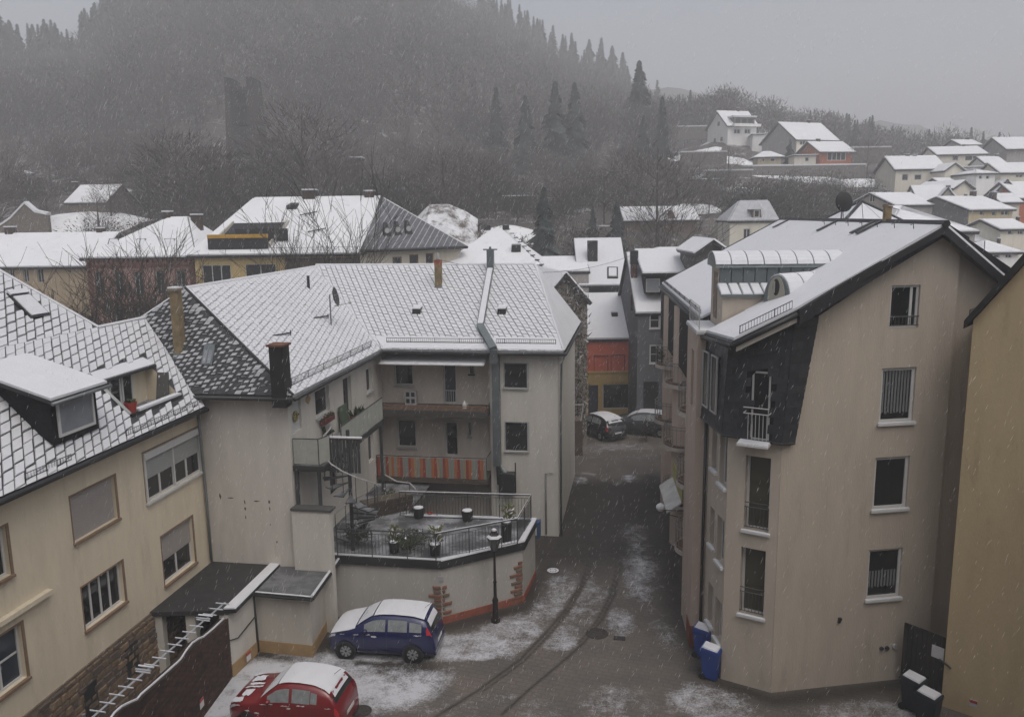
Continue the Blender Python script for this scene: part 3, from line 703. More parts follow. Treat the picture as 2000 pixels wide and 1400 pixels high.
tube_obj('downpipe', [(LX+.12, -9.75, 7.8), (LX+.12, -9.7, 7.0), (LX+.1, -9.62, 4.5), (LX+.1, -9.62, 2.4)], .05, ZINCP, lh)
# roof of the cream house: one 45 degree slope faces the yard
EX, EZ = LX+.42, 8.05
rp0 = np.array([EX, -26, EZ]); rex = np.array([0, 1., 0]); rey = nrm((-1, 0, 1)); rn = nrm((1, 0, 1))
def rab(x, y): q = G.plane(x, y, rp0, rn)-rp0; return (q@rex, q@rey)
hipm, lowr, vall = rab(190, 640), rab(281, 621), rab(384, 779)
hipt = rab(0, 531); tt = 9.1/hipt[1]*1.0
dirh = (np.array(hipt)-np.array(hipm)); hipt2 = np.array(hipm)+dirh*((8.95-hipm[1])/dirh[1])
rpoly_lo = [(0, 0), (vall[0], 0), (lowr[0], lowr[1]), (hipm[0], hipm[1]), (0, hipm[1])]
rpoly_hi = [(0, hipm[1]), (hipm[0], hipm[1]), tuple(hipt2), (0, hipt2[1])]
# openings: loggia and skylight
lg = [rab(170, 736), rab(281, 703), rab(352, 772), rab(262, 811)]
lga, lgb = (lg[0][0]+lg[3][0])/2, (lg[1][0]+lg[2][0])/2; lgz0, lgz1 = (lg[2][1]+lg[3][1])/2, (lg[0][1]+lg[1][1])/2
dmr = [rab(104, 862), rab(190, 828)]
rw = Wall(rp0, rex, rn); rw.P = lambda a, z, off=0.: tuple(rp0+rex*a+rey*z+rn*off)
ldeck = MB(); rw.sheet(ldeck, rpoly_lo, [(lga, lgz0, lgb, lgz1)], .12); rw.sheet(ldeck, rpoly_hi, [], .1)
lroof = ldeck.build('roof', SLATE, lh)
sk = [rab(12, 577), rab(48, 571), rab(96, 617), rab(58, 625)]
ska, skb = (sk[0][0]+sk[3][0])/2, (sk[1][0]+sk[2][0])/2; skz0, skz1 = (sk[2][1]+sk[3][1])/2, (sk[0][1]+sk[1][1])/2
dma0, dma1 = dmr[0][0], dmr[1][0]
HOL = [(lga-.12, lgz0-.12, lgb+.1, lgz1+.1), (ska+.02, skz0+.02, skb-.02, skz1-.02), (dma0-3.2, 0.15, dma1, 3.4)]
HOL = HOL[:2]
slates(lroof, rpoly_lo, rp0, rex, rey, .36, .31, .27, 300, holes=HOL, part_name='slate', gap=.005, soft=.9, base=SLATEM)
slates(lroof, rpoly_hi, rp0, rex, rey, .36, .31, .271, 0, holes=HOL, part_name='upper_slate', gap=.007, base=SLATEM)
# back slopes so the roof is a solid
b = MB(); W3 = lambda q: rp0+rex*q[0]+rey*q[1]
r1, r2, r3 = W3(hipt2), W3(hipm), W3(lowr)
b.poly([W3((0, hipt2[1])), r1, (2*r1[0]-EX, r1[1], EZ), (2*r1[0]-EX, -26, EZ)]); b.poly([r1, r2, (2*r1[0]-EX, r1[1], EZ)])
b.poly([r2, r3, (2*r3[0]-EX, r3[1], EZ), (2*r3[0]-EX, r2[1], EZ)]); b.poly([r2, (2*r3[0]-EX, r2[1], EZ), (2*r1[0]-EX, r1[1], EZ)])
b.build('back_slope', SNOWR, lroof)
b = MB(); b.tube([r1+rn*.03, r2+rn*.03], .06, 5); b.tube([r2+rn*.03, r3+rn*.03], .06, 5); b.build('ridge_cap', SNOW, lroof)
# skylight
b = MB(); rw.bar(b, ska, skz0, skb, skz1, .0, .09); sko = b.build('skylight', DARK, lroof)
b = MB(); rw.bar(b, ska+.07, skz0+.07, skb-.06, skz1-.17, .09, .12); b.build('snow_on_pane', SNOW, sko)
b = MB(); rw.bar(b, ska+.02, skz1-.1, skb-.02, skz1+.06, .1, .15); b.build('snow_ledge', SNOW, sko)
# loggia cut into the roof
A0, A1 = -26+lga, -26+lgb; fl = EZ+lgz0*rey[2]-.15; back = rp0+rey*lgz1; front = rp0+rey*lgz0
b = MB(); b.poly([(front[0], A0, fl), (front[0], A1, fl), (back[0], A1, fl), (back[0], A0, fl)])
lo = b.build('roof_terrace', FELTS, lh)
b = MB(); b.box((back[0]-.1, A0, fl), (back[0], A1, back[2]-.02)); b.build('back_wall', CREAM, lo)
b = MB(); b.poly([(front[0], A1-.004, fl), (back[0], A1-.004, fl), (back[0], A1-.004, back[2]), (front[0], A1-.004, front[2])]); b.poly([(front[0], A0+.004, fl), (back[0], A0+.004, fl), (back[0], A0+.004, back[2]), (front[0], A0+.004, front[2])]); b.build('side_wall', CREAM, lo)
bw = Wall((back[0], 0, 0), (0, 1, 0), (1, 0, 0)); dlen = A1-A0
for k in range(3):
    y0 = A0+.12+k*.62
    if y0+.56 < A1-.2:
        f = MB(); bw.bar(f, y0, fl, y0+.07, back[2]-.12, .003, .06); bw.bar(f, y0+.5, fl, y0+.56, back[2]-.12, .003, .06); bw.bar(f, y0+.07, back[2]-.2, y0+.5, back[2]-.12, .003, .06)
        d = f.build('glazed_door', WHITE, lo); g = MB(); bw.bar(g, y0+.07, fl, y0+.5, back[2]-.2, .004, .03); g.build('pane', GLASS, lo)
b = MB(); b.prism([(back[0]+.35, A0-.15, back[2]-.24), (back[0]+.35, A1+.12, back[2]-.24), (back[0]-.3, A1+.12, back[2]+.1), (back[0]-.3, A0-.15, back[2]+.1)], (0, 0, .06)); b.build('canopy', DARK, lo)
b = MB(); b.prism([(back[0]+.3, A0-.1, back[2]-.15), (back[0]+.3, A1+.08, back[2]-.15), (back[0]-.3, A1+.08, back[2]+.17), (back[0]-.3, A0-.1, back[2]+.17)], (0, 0, .03)); b.build('snow_on_canopy', SNOW, lo)
b = MB(); b.box((front[0]-.18, A0, front[2]-.06), (front[0]+.06, A1, front[2]+.05)); b.box((front[0]-.17, A0+.4, front[2]+.05), (front[0]+.05, A1-.02, front[2]+.12), 1); b.build('parapet_coping', [DARK, SNOW], lo)
b = MB(); b.tube([tuple(np.array((front[0]+.02, A0-.03, front[2]+.06))), tuple(np.array((back[0], A0-.03, back[2]+.04)))], .06, 4); b.build('verge_flashing', ZINCP, lo)
fp = thing('flower_pot', 'red flower pot with snowed plant on the roof terrace of the cream house', 'flower pot', tuple(G.wor((front[0]-.12, A0+.22, front[2]+.04))), 9)
b = MB(); b.lathe([(.001, 0), (.13, 0), (.19, .3), (.2, .33), (.17, .33), (.16, .28), (.001, .28)], (0, 0, 0), 14); b.build('pot', mat('red_glaze', (.32, .045, .035), .5), fp)
b = MB()
for k in range(14): a = k*2.4; b.poly([(0, 0, .28), (math.cos(a)*.18, math.sin(a)*.18, .36+.05*math.sin(k)), (math.cos(a+.5)*.14, math.sin(a+.5)*.14, .42)])
b.build('leaves', PLANT, fp)
pl_ = thing('parasol_stand', 'folded grey chair leaning on the cream side wall of the roof terrace', 'folded chair', tuple(G.wor((back[0]+.7, A1-.25, fl))), 9)
b = MB(); b.hexa([(-.25, 0, 0), (.2, 0, 0), (.2, .06, 0), (-.25, .06, 0)], [(-.22, .16, .95), (.18, .16, .95), (.18, .2, .95), (-.22, .2, .95)]); b.build('seat_board', mat('weathered_board', (.09, .09, .085), .8), pl_)
pl_.name = 'folded_chair'
# dormer on the cream house
DXF = LX+.05; zt = G.px(100, 779, DXF)[2]*.5+G.px(190, 757, DXF)[2]*.5; d0 = G.px(100, 815, DXF)[1]; d1 = G.px(189, 795, DXF)[1]; zb_ = (G.px(105, 862, DXF)[2]+G.px(190, 825, DXF)[2])/2
xb = EX-(zt+.75-EZ)
dw = Wall((DXF, 0, 0), (0, 1, 0), (1, 0, 0))
b = MB(); b.hexa([(DXF, d0, zb_-.15), (DXF, d1, zb_-.15), (xb, d1, zt+.3), (xb, d0, zt+.3)], [(DXF, d0, zt), (DXF, d1, zt), (xb, d1, zt+.68), (xb, d0, zt+.68)])
dm = b.build('dormer', SLATEW, lh)
dw.window(lh, (d0+.16, zb_+.03, d1-.2, zt-.05), cols=1, fw=.07, depth=-.03, gmat=GLASSG, name='dormer_window', label='square dormer window with frosted pane')
rf = [(DXF+.3, d0-.3, zt-.02), (DXF+.3, d1+.2, zt-.02), (xb, d1+.2, zt+.74), (xb, d0-.3, zt+.74)]
b = MB(); b.prism(rf, (0, 0, .09)); b.build('dormer_roof', DARK, dm)
b = MB(); b.prism([(DXF+.27, d0-.27, zt+.075), (DXF+.27, d1+.17, zt+.075), (xb, d1+.17, zt+.83), (xb, d0-.27, zt+.83)], (0, 0, .07)); b.build('snow_cover', SNOW, dm)
tube_obj('dormer_gutter', [(DXF+.34, d0-.32, zt), (DXF+.34, d1+.22, zt)], .05, ZINCP, dm)
tube_obj('gutter', [(EX+.05, -26, EZ-.08), (EX+.05, -26+vall[0], EZ-.08)], .075, DARK, lh)
b = MB(); b.box((LX-.02, -26, 7.84), (EX-.02, -9.5, 7.92)); b.build('soffit', DARK, lh)
snow_guard(lh, tuple(rp0+rey*.1+np.array((0, 8, .03))), tuple(rp0+rey*.1+np.array((0, dma0-.05, .03))), .17, .1)
snow_guard(lh, tuple(rp0+rey*.1+np.array((0, dma1+.5, .03))), tuple(rp0+rey*.1+np.array((0, vall[0]-.3, .03))), .17, .1)

# ---- L-shaped white house
ch = thing_in('white_house', 'white rendered L-shaped house with balconies and snowy slate roofs in the centre', 'house', G)
WXR, WYF = -8.1, -9.4
# wing: front wall, wall to the yard
b = MB(); b.poly([(-16.6, WYF, 0), (WXR, WYF, 0), (WXR, WYF, 8.35), (-16.6, WYF, 8.35)])
b.poly([(-16.6, WYF, 0), (-16.6, WYF, 8.35), (-16.6, 9, 8.35), (-16.6, 9, 0)]); b.poly([(-16.6, 9, 0), (-16.6, 9, 8.35), (.15, 9, 8.35), (.15, 9, 0)])
b.build('front_wall', plaster('wing_render', (.55, .515, .47)), ch)
fwl = Wall((0, WYF, 0), (1, 0, 0), (0, -1, 0)); rgs = random.Random(2)
for x, y, w_, h_ in ((430, 968, 5, 12), (478, 980, 4, 9), (479, 993, 4, 6), (480, 1010, 3, 8), (526, 980, 5, 9), (527, 993, 4, 7), (541, 1058, 4, 5), (450, 972, 14, 3), (500, 978, 16, 3), (528, 1024, 3, 4)):
    p, q = G.py(x-w_/2, y-h_/2, WYF), G.py(x+w_/2, y+h_/2, WYF); b = MB(); n_ = 9
    pts = [((p[0]+q[0])/2+(q[0]-p[0])/2*math.cos(k*6.283/n_)*rgs.uniform(.5, 1.1), (p[2]+q[2])/2+(p[2]-q[2])/2*math.sin(k*6.283/n_)*rgs.uniform(.6, 1.2)) for k in range(n_)]
    b.hexa([fwl.P(a_, z_, .001) for a_, z_ in pts], [fwl.P(a_, z_, .006) for a_, z_ in pts]); b.build('rust_stain', mat('rust_stain', (.13, .075, .06) if h_ > 4 else (.3, .22, .2), .9), ch)
gx = lambda x, y: G.px(x, y, WXR)
WW = {'door': rect(gx, 1, (568, 782), (588, 776), (589, 838), (570, 849)), 'win': rect(gx, 1, (615, 764), (643, 752), (644, 803), (617, 817)), 'door2': rect(gx, 1, (670, 740), (686, 733), (687, 806), (672, 813)),
      'win3': rect(gx, 1, (715, 722), (727, 716), (727, 763), (716, 768)), 'low': rect(gx, 1, (644, 906), (657, 898), (658, 957), (645, 970)), 'low2': rect(gx, 1, (719, 853), (730, 845), (731, 897), (720, 905))}
ww = Wall((WXR, 0, 0), (0, 1, 0), (1, 0, 0)); b = MB()
ww.sheet(b, [(WYF, 0), (.8, 0), (.8, 8.35), (WYF, 8.35)], list(WW.values()), .16); b.build('side_wall', OFFW, ch)
ww.window(ch, WW['win'], cols=1, sill=GREYW); ww.window(ch, WW['door2'], cols=1, fw=.05); ww.window(ch, WW['win3'], cols=1, sill=GREYW); ww.window(ch, WW['low2'], cols=1, fw=.05)
def leaf_door(wall, th, r, m, name='door', depth=.12):
    b = MB(); wall.bar(b, r[0]+.01, r[1], r[2]-.01, r[3]-.01, -depth, -depth+.04); d = b.build(name, m, th)
    b = MB(); wall.bar(b, r[2]-.14, r[1]+(r[3]-r[1])*.45, r[2]-.08, r[1]+(r[3]-r[1])*.5, -depth+.04, -depth+.08); b.build('handle', DARK, d); return d
dr = leaf_door(ww, ch, WW['door'], WHITE); leaf_door(ww, ch, WW['low'], mat('dark_red_door', (.035, .02, .02), .6))
for k, (zz, rr, mm) in enumerate(((1.45, .2, PLANT), (.55, .14, mat('yellow_ornament', (.28, .24, .09), .7)))):
    wr = thing('door_wreath', ['round green wreath hanging on the white door of the upper walkway', 'yellow ornament hanging low on the white door of the upper walkway'][k], 'wreath', tuple(G.wor((WXR-.06, (WW['door'][0]+WW['door'][2])/2, WW['door'][1]+zz))), 9)
    b = MB()
    for j in range(10):
        a = j*.628; b.ball((.03, math.cos(a)*rr, math.sin(a)*rr), rr*.38, 0, 6, 4)
    b.build('ring', mm, wr)
b = MB(); q = gx(592, 762); ww.bar(b, q[1], q[2]-.12, q[1]+1.0, q[2]+.1, .0, .14); b.build('lamp_box', DARK, ch)
q = gx(601, 780); b = MB()
ww_c = ww.P(q[1], q[2], .02); b.hexa([ww.P(q[1]-.22, q[2], 0), ww.P(q[1], q[2]-.17, 0), ww.P(q[1]+.22, q[2], 0), ww.P(q[1], q[2]+.17, 0)], [ww.P(q[1]-.22, q[2], .03), ww.P(q[1], q[2]-.17, .03), ww.P(q[1]+.22, q[2], .03), ww.P(q[1], q[2]+.17, .03)])
pq = b.build('wall_plaque', mat('plaque_tan', (.38, .27, .14), .8), None); pq.matrix_world = Matrix.Translation(Vector((G.o[0], G.o[1], 0))) @ Matrix.Rotation(-R(9), 4, 'Z'); tag(pq, 'diamond shaped tan plaque on the white wall beside the walkway door', 'plaque')
# flower box with red flowers under the wing window
fb = thing('flower_box', 'window box with red flowers below the wing window', 'flower box', tuple(G.wor((WXR+.16, (WW['win'][0]+WW['win'][2])/2, WW['win'][1]-.2))), 9)
b = MB(); b.box((-.09, -.5, -.08), (.1, .5, .08)); b.build('box', mat('box_red', (.12, .04, .035), .7), fb)
b = MB(); rg = random.Random(5)
for k in range(40): c = np.array((rg.uniform(-.08, .1), rg.uniform(-.5, .5), .1+rg.uniform(0, .12))); b.ball(c, .035, k % 3 == 0, 4, 3)
b.build('flowers', [PLANT, mat('flower_red', (.17, .035, .035), .7)], fb)
# main facade: recessed balcony bay left of the flue, flush wall right of it
fy0 = lambda x, y: G.py(x, y, 0.); fy8 = lambda x, y: G.py(x, y, .8)
FW = [rect2(fy0, 0, 985, 710, 1029, 757), rect2(fy0, 0, 987, 825, 1030, 880)]
wa = Wall((0, 0, 0), (1, 0, 0), (0, -1, 0)); b = MB(); wa.sheet(b, [(-2.9, 0), (.15, 0), (.15, 8.4), (-2.9, 8.4)], FW, .12)
b.poly([(-2.9, 0, 0), (-2.9, .8, 0), (-2.9, .8, 8.4), (-2.9, 0, 8.4)]); b.poly([(.15, 0, 0), (.15, 9, 0), (.15, 9, 8.4), (.15, 0, 8.4)])
b.build('street_end_wall', OFFW, ch)
for r in FW: wa.window(ch, r, cols=1, fw=.05, depth=.1, fmat=DARK, sill=GREYW, trim=GREYW, label='dark square window in pale surround')
FB = [rect2(fy8, 0, 770, 706, 806, 752), rect2(fy8, 0, 866, 708, 891, 788), rect2(fy8, 0, 776, 820, 812, 873), rect2(fy8, 0, 870, 824, 894, 890), rect2(fy8, 0, 917, 705, 925, 730), rect2(fy8, 0, 914, 825, 920, 852)]
wb = Wall((0, .8, 0), (1, 0, 0), (0, -1, 0)); b = MB(); wb.sheet(b, [(-8.1, 0), (-2.9, 0), (-2.9, 8.4), (-8.1, 8.4)], FB, .14); b.build('balcony_wall', plaster('balcony_render', (.50, .455, .40)), ch)
wb.window(ch, FB[0], cols=1, sill=GREYW, fw=.05); wb.window(ch, FB[1], cols=1, fw=.05, gmat=GLASSB, name='balcony_door'); wb.window(ch, FB[2], cols=1, sill=GREYW, fw=.05); wb.window(ch, FB[3], cols=1, fw=.05, name='balcony_door')
wb.window(ch, FB[4], cols=1, fw=.03, fmat=DARK, sill=DARK, name='narrow_window'); wb.window(ch, FB[5], cols=1, fw=.03, sill=GREYW, name='narrow_window')
b = MB(); a0, z0, a1, z1 = FB[1]
for k in range(6): b.tube([wb.P(a0+.04+k*(a1-a0-.08)/5, z0+.05, .02), wb.P(a0+.04+k*(a1-a0-.08)/5, z0+.62, .02)], .011, 4)
b.tube([wb.P(a0, z0+.62, .02), wb.P(a1, z0+.62, .02)], .016, 4); b.build('door_guard', WHITE, ch)
# balconies
zu = 5.82; zl = 2.72
ub = MB(); ub.box((-8.08, -.62, zu-.28), (-2.92, .795, zu)); u_ = ub.build('upper_balcony', mat('balcony_edge', (.05, .045, .04), .8), ch)
for k in range(34):
    b = MB(); x0 = -7.95+k*.145; b.box((x0, -.58, zu+.001), (x0+.125, .5, zu+.03)); b.build('floor_board', mat('wet_decking', (.12, .08, .058), .7, var=.35, scale=5), u_)
lb_ = MB(); lb_.box((-8.08, -.6, zl-.22), (-2.98, .795, zl)); l_ = lb_.build('lower_balcony', mat('balcony_under', (.075, .06, .045), .8), ch)
cols3 = [mat('fabric_orange', (.34, .12, .05), .9), mat('fabric_red', (.26, .06, .04), .9), mat('fabric_sand', (.28, .22, .14), .9), mat('fabric_grey', (.21, .22, .2), .9)]
pat = [1, 3, 3, 1, 2, 0, 3, 0, 1, 3, 3, 1, 0, 2, 3, 0, 1, 3, 3, 0, 1, 2, 3, 1, 0, 3, 3, 0, 1, 3, 2, 1, 0, 3, 3, 1, 0, 3]
x = -8.02; n = len(pat); ws_ = (5.02)/n
for k, c in enumerate(pat):
    b = MB(); sg = .02*math.sin(k*.9); b.hexa([(x+.004, -.6+sg, zl+.02), (x+ws_-.004, -.6+sg, zl+.02), (x+ws_-.004, -.585+sg, zl+.02), (x+.004, -.585+sg, zl+.02)], [(x+.004, -.62, zl+.93+.02*math.sin(k*.35)), (x+ws_-.004, -.62, zl+.93+.02*math.sin(k*.35+.3)), (x+ws_-.004, -.6, zl+.93+.02*math.sin(k*.35+.3)), (x+.004, -.6, zl+.93+.02*math.sin(k*.35))])
    b.build('fabric_stripe', cols3[c], l_); x += ws_
railing(l_, [(-8.05, -.57, zl), (-3.0, -.57, zl), (-3.0, .78, zl)], .98, .9, IRON, bars=False)
railing(u_, [(-8.05, -.6, zu), (-2.95, -.6, zu), (-2.95, .78, zu)], .22, .14, WOODB, bars=False, top=.02)
# pale louvred box standing on the upper balcony, small white jug
q = G.py(805, 785, .45)
hx = thing('crate_rack', 'pale rack with dark openings standing on the upper balcony', 'rack', tuple(G.wor((q[0], .45, zu+.03))), 9)
b = MB(); b.box((-.3, -.12, 0), (.22, .12, .62)); b.build('case', GREYW, hx)
for i in range(2):
    for j in range(2): b = MB(); b.box((-.24+i*.24, -.135, .08+j*.3), (-.08+i*.24, -.119, .28+j*.3)); b.build('opening', DARK, hx)
q = G.py(908, 790, 0.)
jg = thing('watering_can', 'small white can standing at the edge of the upper balcony', 'can', tuple(G.wor((q[0], -.1, zu+.03))), 9)
b = MB(); b.lathe([(.001, 0), (.09, 0), (.1, .2), (.05, .28), (.04, .34), (.001, .34)], (0, 0, 0), 10); b.tube([(.05, 0, .25), (.15, 0, .2), (.1, 0, .08)], .015, 5); b.build('body', WHITE, jg)
# awning under the eave
b = MB(); b.hexa([(-7.75, .75, 8.12), (-2.95, .75, 8.12), (-3.05, -.55, 7.86), (-7.8, -.55, 7.86)], [(-7.75, .75, 8.16), (-2.95, .75, 8.16), (-3.05, -.55, 7.9), (-7.8, -.55, 7.9)]); aw = b.build('awning', WHITE, ch)
b = MB(); b.hexa([(-7.72, .75, 8.163), (-2.98, .75, 8.163), (-3.07, -.53, 7.903), (-7.77, -.53, 7.903)], [(-7.7, .75, 8.2), (-3.0, .75, 8.2), (-3.1, -.51, 7.94), (-7.74, -.51, 7.94)]); b.build('snow_cover', SNOW, aw)
# roofs of the white house
t35 = math.tan(R(35)); er, ez_ = -.42, 8.52
rz = ez_+t35*(4.45-er)
main = [(.42, er), (-7.7, er), (-12.55, 4.45), (-1.4, 4.45)]
W_ = lambda x, y: (x, y, ez_+t35*(y-er))
b = MB(); b.prism([W_(*p) for p in main], (0, 0, -.14)); mroof = b.build('main_roof', SLATED, ch)
mex = np.array([-1., 0, 0]); mey = nrm((0, 1, t35)); mp0 = np.array(W_(.42, er)); sc_ = math.sqrt(1+t35*t35)
mpoly = [(.42-x, (y-er)*sc_) for x, y in main]
flx = 3.0
slates(mroof, mpoly, mp0, mex, mey, .27, .235, .13, 300, holes=[], part_name='slate', gap=.004, soft=.8, base=SLATED)
b = MB(); band = [(.35, er+.02), (-7.6, er+.02), (-8.15, er+.62), (.1, er+.62)]
b.prism([np.array(W_(*p))+np.array((0, 0, .035)) for p in band], (0, 0, .035)); b.build('eave_snow', SNOW, mroof)
hip = [(.42, er, ez_), (-1.4, 4.45, rz), (.42, 9.3, ez_)]
roof_face(ch, hip, .14, .06, .04, 'hip_roof')
roof_face(ch, [(.42, 9.3, ez_), (-1.4, 4.45, rz), (-12.55, 4.45, rz), (-17.3, 9.3, ez_)], .14, .06, .04, 'rear_roof')
ex_, ezz = -7.7, 8.5; W2_ = lambda x, y: (x, y, ezz+.7*(ex_-x))
wing = [(ex_, -9.8), (ex_, -.42), (-12.5, 4.4), (-12.5, -7.7)]
b = MB(); b.prism([W2_(*p) for p in wing], (0, 0, -.14)); wroof = b.build('wing_roof', SLATED, ch)
wex = np.array([0, 1., 0]); wey = nrm((-1, 0, .7)); wp0 = np.array(W2_(ex_, -9.8)); s2 = math.sqrt(1+.49)
slates(wroof, [(y+9.8, (ex_-x)*s2) for x, y in wing], wp0, wex, wey, .30, .25, .10, 300, part_name='slate', gap=.004, soft=.8, base=SLATED)
roof_face(ch, [(-12.5, -7.7, 11.86), (-12.5, 4.45, 11.86), (-17.3, 9.3, ezz), (-17.3, -9.8, ezz)], .14, .06, .04, 'far_wing_roof')
hp3 = [(ex_, -9.8, ezz), (-12.5, -7.7, 11.86), (-17.3, -9.8, ezz)]
b = MB(); b.prism(hp3, (0, .02, -.14)); hroof = b.build('hip_end_roof', SLATE, ch)
hn = 3.36/2.1; hey = nrm((0, 1, hn)); hs_ = math.sqrt(1+hn*hn)
slates(hroof, [(0, 0), (9.6, 0), (4.8, 2.1*hs_)], np.array((-17.3, -9.8, ezz)), np.array((1., 0, 0)), hey, .235, .185, .10, 300, dark=True, part_name='slate', gap=.008)
b = MB(); b.tube([(-7.7, -9.8, ezz+.03), (-12.5, -7.7, 11.9)], .05, 5); b.build('hip_flashing', DARK, ch)
b = MB(); b.tube([(-12.5, -7.7, 11.88), (-12.5, 4.45, 11.88)], .07, 5); b.tube([(-12.5, 4.45, rz+.02), (-1.4, 4.45, rz+.02)], .07, 5); b.tube([(.42, er, ez_+.05), (-1.4, 4.45, rz+.04)], .05, 5); b.build('ridge_cap', SNOW, ch)
b = MB(); b.tube([(ex_, -.42, ezz+.03), (-12.5, 4.4, 11.87)], .035, 4); b.build('valley_gutter', DARK, ch)
for p, q in (((.42+.06, er-.07, ez_-.12), (-7.62, er-.07, ez_-.12)), ((ex_+.07, -9.85, ezz-.12), (ex_+.07, -.45, ezz-.12)), ((-17.3, -9.88, ezz-.12), (ex_, -9.88, ezz-.12)), ((.5, er, ez_-.12), (.5, 9.3, ez_-.12))):
    tube_obj('gutter', [p, q], .075, DARK, ch)
b = MB(); b.box((-8.05, -.38, 8.32), (.36, .78, 8.37)); b.box((-8.05, -9.7, 8.34), (-7.75, -.5, 8.38)); b.box((.18, -.3, 8.32), (.4, 9.2, 8.37)); b.box((-17, -9.75, 8.34), (-8.06, -9.42, 8.38)); b.build('soffit', mat('soffit_dark', (.05, .045, .04), .8), ch)
sg = lambda x: W_(x, er+.3)
snow_guard(ch, np.array(sg(.05))+[0, 0, .06], np.array(sg(-2.55))+[0, 0, .06], .2, .09); snow_guard(ch, np.array(sg(-3.1))+[0, 0, .06], np.array(sg(-7.5))+[0, 0, .06], .2, .09)
snow_guard(ch, np.array(W2_(ex_-.25, -9.3))+[0, 0, .04], np.array(W2_(ex_-.25, -.9))+[0, 0, .04], .26, .12)
# rainwater pipe at the street corner and pipe box at its foot
tube_obj('downpipe', [(.47, -.4, 8.35), (.3, -.12, 7.9), (.26, -.1, 6), (.26, -.1, .1)], .05, ZINCP, ch)
tube_obj('wall_pipe', [(-.1, -.06, 3.0), (-.42, -.06, 2.95), (-.42, -.06, .1)], .035, GREYW, ch)
# zinc flue: along the roof, over the eave, down the wall
mpl = lambda x, y, h=.14: G.plane(x, y, np.array(W_(0, er))+np.array((0, 0, h)), (0, -t35, 1))
top = mpl(957, 530); bend = mpl(938, 638)
def duct(th, pts, w, h, m, name):
    b = MB(); Pn = [np.array(p, float) for p in pts]
    for a, c in zip(Pn, Pn[1:]):
        t = nrm(c-a); sx = nrm(np.cross(t, (0, -t35, 1) if abs(t[2]) < .9 else (0, -1, 0))); up = np.cross(sx, t)
        b.hexa([a-sx*w-up*h, a+sx*w-up*h, a+sx*w+up*h, a-sx*w+up*h], [c-sx*w-up*h, c+sx*w-up*h, c+sx*w+up*h, c-sx*w+up*h])
    return b.build(name, m, th)
fl_ = thing_in('zinc_flue', 'long zinc flue running down the snowy roof and the white facade', 'flue', G)
pe = np.array((-2.72, -.62, 8.5)); fv = G.py(966, 700, -.45)
duct(fl_, [top+np.array((0, 0, .0)), bend], .15, .13, ZINC, 'roof_duct'); duct(fl_, [bend+np.array((0, 0, .02)), (fv[0], -.62, 8.62), (fv[0], -.5, 8.0)], .15, .14, ZINC, 'eave_bend')
b = MB(); b.box((fv[0]-.16, -.36, 3.3), (fv[0]+.16, -.005, 8.2)); b.build('wall_duct', ZINC, fl_)
b = MB(); b.hexa([top+np.array((-.14, 0, .13)), top+np.array((.14, 0, .13)), bend+np.array((.14, 0, .13)), bend+np.array((-.14, 0, .13))], [top+np.array((-.12, 0, .17)), top+np.array((.12, 0, .17)), bend+np.array((.12, 0, .17)), bend+np.array((-.12, 0, .17))]); b.build('snow_strip', SNOW, fl_)
b = MB(); tz = top+np.array((0, .15, 0)); b.box(tz+np.array((-.16, -.12, -.2)), tz+np.array((.16, .16, 1.0))); b.build('stack', ZINC, fl_)
b = MB(); b.box(tz+np.array((-.34, -.04, 1.0)), tz+np.array((.34, .08, 1.06))); b.box(tz+np.array((-.05, -.04, 1.06)), tz+np.array((.05, .04, 1.16))); b.build('cowl', ZINC, fl_)
tube_obj('lower_pipe', [(fv[0], -.18, 3.4), (fv[0]+.03, -.15, 2.4)], .07, DARK, fl_)
b = MB(); q = G.py(978, 910, -.05); r_ = G.py(998, 940, -.3); b.tube([q, r_, r_+np.array((0, 0, -.4))], .09, 8); b.build('branch_pipe', ZINCP, fl_)
ac = thing_in('dark_tank', 'dark box hung on the facade below the flue branch', 'tank', G); q0 = G.py(975, 958, -.35); q1 = G.py(1005, 925, -.35)
b = MB(); b.box((q0[0], -.45, q0[2]-.1), (q1[0], -.01, q1[2])); b.build('case', DARK, ac); b = MB(); b.tube([(q1[0]+.03, -.3, q0[2]-.1), (q1[0]+.03, -.3, q1[2]+.5)], .03, 5); b.build('rod', DARK, ac)
# chimneys
def chimney(label, P, w, d, h, m, snow=True, cap=True, pots=0, name='chimney', base=.6):
    t = thing(name, label, 'chimney', tuple(G.wor(P)), 9)
    b = MB(); b.box((-w, -d, -base), (w, d, h)); b.build('shaft', m, t)
    if cap: b = MB(); b.box((-w-.05, -d-.05, h), (w+.05, d+.05, h+.08)); b.build('cap', mat('concrete_cap', (.2, .17, .14), .9, var=.2), t)
    if snow: b = MB(); b.box((-w-.03, -d-.03, h+.08), (w+.03, d+.03, h+.13)); b.build('snow_cap', SNOW, t)
    b = MB(); b.hexa([(-w-.09, -d-.16, -base), (w+.09, -d-.16, -base), (w+.09, d+.1, -base), (-w-.09, d+.1, -base)], [(-w-.02, -d-.03, -.05), (w+.02, -d-.03, -.05), (w+.02, d+.02, .1), (-w-.02, d+.02, .1)]); b.build('flashing', ZINC, t)
    return t
hpl = lambda x, y: G.plane(x, y, (0, -9.8, ezz), (0, -hn, 1))
q = hpl(349, 688); chimney('tall weathered yellow brick chimney on the dark slate hip of the white house', q+np.array((0, .1, 0)), .14, .16, G.py(347, 568, q[1])[2]-q[2], BRICKY, base=.5)
q = mpl(856, 562, 0); chimney('yellow brick chimney with red top on the main roof of the white house', q+np.array((0, .1, .1)), .15, .15, G.py(856, 517, q[1])[2]-q[2]-.1, BRICKY, cap=False, snow=False)
